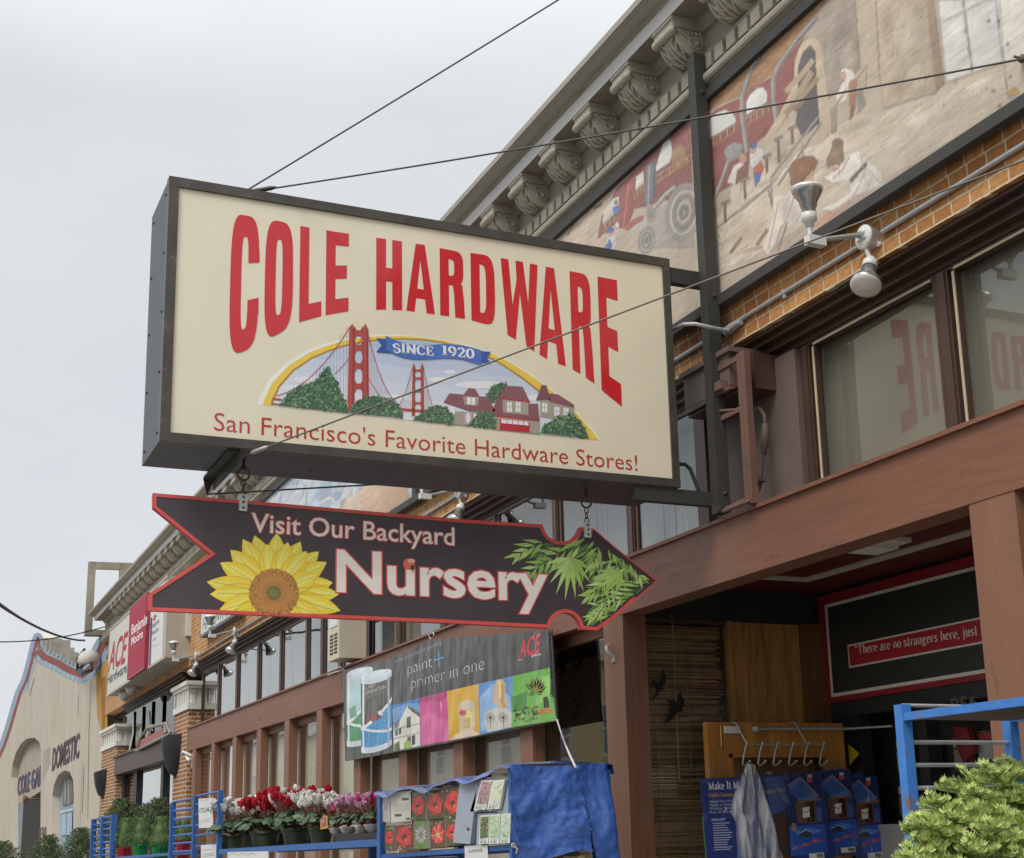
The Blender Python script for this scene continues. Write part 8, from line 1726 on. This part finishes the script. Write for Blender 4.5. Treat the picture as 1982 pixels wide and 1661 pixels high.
def clear_mat():
    m = bpy.data.materials.new('clear_film'); m.use_nodes = True; t = m.node_tree; t.nodes.clear(); o = t.nodes.new('ShaderNodeOutputMaterial'); mx = t.nodes.new('ShaderNodeMixShader'); tr = t.nodes.new('ShaderNodeBsdfTransparent'); tr.inputs[0].default_value = (.98, .98, .985, 1)
    gl = t.nodes.new('ShaderNodeBsdfGlossy'); gl.inputs['Roughness'].default_value = .12; fr = fresnel(t); ma = t.nodes.new('ShaderNodeMath'); ma.operation = 'MULTIPLY_ADD'; ma.use_clamp = True; ma.inputs[1].default_value = .9; ma.inputs[2].default_value = .02
    n = t.nodes.new('ShaderNodeTexNoise'); n.inputs['Scale'].default_value = 9; n.inputs['Detail'].default_value = 2; bp = t.nodes.new('ShaderNodeBump'); bp.inputs['Strength'].default_value = .5; bp.inputs['Distance'].default_value = .015; tx = t.nodes.new('ShaderNodeTexCoord'); t.links.new(tx.outputs['Object'], n.inputs[0]); t.links.new(n.outputs['Fac'], bp.inputs['Height']); t.links.new(bp.outputs[0], gl.inputs['Normal']); pass
    t.links.new(fr.outputs[0], ma.inputs[0]); t.links.new(ma.outputs[0], mx.inputs[0]); t.links.new(tr.outputs[0], mx.inputs[1]); t.links.new(gl.outputs[0], mx.inputs[2]); t.links.new(mx.outputs[0], o.inputs[0]); return m
film = clear_mat()
def hazy():
    m = bpy.data.materials.new('hazy_film'); m.use_nodes = True; t = m.node_tree; b = t.nodes['Principled BSDF']; b.inputs['Base Color'].default_value = (.88, .89, .9, 1); b.inputs['Roughness'].default_value = .12; b.inputs['Coat Weight'].default_value = 1
    tx = t.nodes.new('ShaderNodeTexCoord'); mp2 = t.nodes.new('ShaderNodeMapping'); mp2.inputs['Scale'].default_value = (34, 12, 2.0); t.links.new(tx.outputs['Object'], mp2.inputs[0])
    n = t.nodes.new('ShaderNodeTexNoise'); n.inputs['Scale'].default_value = 1; n.inputs['Detail'].default_value = 4; t.links.new(mp2.outputs[0], n.inputs[0]); r = t.nodes.new('ShaderNodeValToRGB'); t.links.new(n.outputs['Fac'], r.inputs[0])
    r.color_ramp.elements[0].position = .40; r.color_ramp.elements[0].color = (.10, .10, .10, 1); r.color_ramp.elements[1].position = .82; r.color_ramp.elements[1].color = (.75, .75, .75, 1); t.links.new(r.outputs[0], b.inputs['Alpha']); return m
milky = hazy() if True else mat('milky_film', 'e6e8ea', .18, var=.05, alpha=.24, coat=1.0)
def card(quad, y, lab, paint, back='2b3a78'):
    P = lambda u, v: ay(u, v, y); t = thing('picture_card', lab, 'card', P(*ZD(*quad[3])), 'bagged picture cards hanging on the hook rack')
    b = MB(); b.prism([P(*ZD(*q))+Vector((0, .004, 0)) for q in quad], (0, .008, 0)); b.build('card', mat('card_'+back, back, .5), t)
    a = Art(P, (0, -1, 0), .0008); a.poly(quad, back, 1, ZD); paint(a); a.build('print', card_m, t)
    (x0, y0), (x1, y1), (x2, y2), (x3, y3) = quad; b = MB(); rows = []
    for j in range(9):
        f = j/8; rows.append([P(*ZD(x0-10+(x3-x0)*f+(x1-x0+22+(x2-x3-x1+x0)*f)*i/8, y0-45+(y3-y0+45)*f+(y1-y0)*i/8))+Vector((0, -.012-.01*sin(i*2.1+j*1.3), 0)) for i in range(9)])
    b.loft(rows, close=False); b.build('clear_bag', film, t); return t
SF['m'] = (.86, [[(.14, 0), (.14, .66)], arcp(.29, .42, .14, .23, 175, 0)+[(.43, 0)], arcp(.57, .42, .14, .23, 175, 0)+[(.71, 0)]], [(.02, 0, .27, 0), (.32, 0, .54, 0), (.6, 0, .84, 0)]); SF['M'] = (.95, [[(.14, 0), (.16, 1)], [(.16, 1), (.47, .05)], [(.47, .05), (.78, 1)], [(.78, 1), (.8, 0)]], [(.02, 0, .26, 0), (.66, 0, .93, 0), (.02, .97, .16, .97), (.78, .97, .93, .97)]); SF['k'] = (.6, [[(.14, 0), (.14, 1)], [(.48, .64), (.16, .3)], [(.26, .4), (.5, 0)]], [(.02, 0, .27, 0), (.4, 0, .6, 0), (.02, .97, .14, .97), (.36, .64, .58, .64)])
SF['G'] = (.78, [arcp(.38, .5, .3, .48, 45, 360), [(.68, .45), (.68, .1)]], [(.62, .66, .62, .98), (.5, .42, .76, .42)]); SF['w'] = (.85, [[(.1, .66), (.28, 0)], [(.28, 0), (.44, .6)], [(.44, .6), (.6, 0)], [(.6, 0), (.76, .66)]], [(0, .64, .22, .64), (.64, .64, .85, .64)])
def pt_text(a):
    serif(a, 'Make It M', (208, 550), (378, 541), (208, 506), 'e3e3e6', 2, ZD, .16, .06)
    serif(a, 'Greet Guests wi', (208, 590), (378, 582), (208, 568), 'd0a53c', 2, ZD, .17, .07)
    for i, s in enumerate(('Simply Place the Mat', 'Music is Activated', 'Weather Resistant', 'Plays 30 Christmas')): a.text(s, (215, 622+i*20), (372, 615+i*20), (215, 608+i*20), 'c3c6d6', 2, -.005, z=ZD)
    a.text('SONG LIST', (224, 724), (300, 720), (224, 712), 'd6d6de', 2, .02, z=ZD)
    for i in range(12): a.line([ZD(230+i*.8, 738+i*13.5), ZD(230+random.uniform(75, 112), 734+i*13.5)], 1.6, 'b5b8cc', 2)
    a.poly([(168, 700), (176, 700), (200, 933), (190, 933)], '4a6d5a', 2, ZD)
def night_house(ox, oy, s=1.0, sticker=True):
    def f(a):
        T = lambda x, y: ZD(ox+x*s, oy+y*s); g = lambda pts, c, L: a.poly(pts, c, L, T)
        g([(0, 0), (170, -12), (185, 130), (205, 270), (210, 330), (20, 345)], '20305f', 2); g([(0, 60), (65, 15), (165, 110), (160, 130), (60, 140)], '5273b0', 2.5); g([(5, 95), (70, 30), (140, 100), (70, 130)], '3c5c9c', 2.7); a.line([T(0, 62), T(66, 14), T(172, 118)], 2, 'a0734a', 3); a.line([T(52, 148), T(180, 128)], 2.4, '9a6c46', 3)
        g([(45, 150), (178, 130), (190, 255), (55, 265)], '6b4a3c', 2.4); g([(100, 150), (140, 145), (148, 250), (108, 255)], '241a1a', 3); g([(150, 140), (176, 137), (186, 250), (160, 252)], '3a5fa5', 3); g([(80, 180), (118, 172), (120, 228), (84, 235)], 'dcdcd6', 3.5); a.line([T(82, 196), T(102, 206), T(118, 190)], 1.5, 'a03038', 4); a.disc(124, 235, 9, 12, '5d4a25', 4, T)
        for i in range(3): g([(152+i*9, 145), (157+i*9, 144), (159+i*9, 175), (154+i*9, 176)], '1b1b22', 3.4)
        g([(10, 280), (200, 262), (220, 420), (20, 440)], '2f58ad', 2.2); g([(40, 300), (120, 285), (190, 300), (120, 330), (50, 325)], '4f7fcb', 2.6); g([(60, 320), (70, 300), (110, 292), (135, 312), (128, 335), (75, 340)], '39404f', 3); a.line([T(62, 316), T(100, 296), T(136, 312)], 2, '8fb2e0', 3.2)
        g([(25, 260), (45, 262), (48, 300), (38, 310), (20, 290)], '8d7a63', 3)
        rs2 = random.Random(int(ox)); 
        for i in range(9): x = 30+i*18; y = 405-i*6+rs2.uniform(-4, 4); a.line([T(x, y), T(x+8, y-20), T(x+14, y-2), T(x+20, y-16)], 2.2, 'b03a4a' if i % 3 else 'd0892f', 3.5); a.line([T(x+2, y+3), T(x+12, y-10)], 1.4, '4a7fd0', 3.4)
        g([(115, 425), (195, 418), (198, 448), (118, 455)], 'd6d6d2', 3.5)
        for i in range(11): a.line([T(158+i*3.2, 425), T(159+i*3.2, 446)], .8, '2a2a2a', 3.8)
        if sticker: g([(105, 20), (132, 18), (134, 40), (107, 42)], 'c94f2f', 4); g([(107, 2), (130, 0), (131, 16), (108, 18)], 'b5c2ae', 4)
    return f
card([(166, 487), (395, 475), (430, 960), (205, 965)], 7.44, 'dark blue text card in a clear bag, leftmost on the hook rack', pt_text)
card([(1010, 460), (1074, 452), (1112, 950), (1040, 955)], 7.50, 'narrow visible edge of the rearmost night house card on the right', night_house(985, 480, 1.0))
card([(832, 440), (1000, 430), (1068, 905), (880, 930)], 7.46, 'night house picture card with red sticker, second from the right', night_house(835, 450, 1.0))
card([(640, 460), (835, 445), (918, 930), (690, 950)], 7.42, 'night house picture card with barcode, in front beside the milky bag', night_house(650, 462, 1.05))
card([(400, 470), (640, 462), (720, 880), (430, 960)], 7.455, 'dark brownish card half hidden behind the milky plastic bag', lambda a: (a.poly([(520, 480), (640, 470), (660, 650), (560, 690)], '4a5f8f', 2, ZD), a.poly([(560, 690), (660, 660), (718, 870), (600, 900)], '4a3a36', 2, ZD), serif(a, 'ristmas Card', (520, 570), (640, 556), (520, 548), 'b8963c', 3, ZD, .17, .07)))
mb_ = thing('plastic_bag', 'crumpled milky plastic bag hanging in front of the picture cards', 'bag', PD(480, 900)); b = MB(); rows = []
for j in range(15):
    f = j/14; L_ = [425, 400, 385, 372, 360, 348, 338, 335, 365, 375, 378, 380, 382, 384, 386][j]; R_ = [460, 478, 495, 508, 520, 532, 545, 556, 566, 578, 590, 602, 615, 632, 650][j]
    rows.append([ay(*ZD(L_+(R_-L_)*i/20, 405+f*545), 7.36)+Vector((0, (.026*sin(i*.9+f*1.5)+.02*mnoise.noise(Vector((i*.45, f*5, 2))))*(.3+f), 0)) for i in range(21)])
b.loft(rows, close=False); b.build('film', milky, mb_)
b = MB(); rows = []
for j in range(25):
    f = j/24; rows.append([ay(*ZD(170+(300-170)*f*.3+(835-60*f-170-39*f)*i/36, 412-18*sin(pi*i/36)+f*(250+60*sin(i*.5))), 7.385)+Vector((0, .022*mnoise.noise(Vector((i*.33, f*6, 4)))+.010*mnoise.noise(Vector((i*1.1, f*19, 8))), 0)) for i in range(37)])
b.loft(rows, close=False); b.build('clear_sheet', film, mb_)
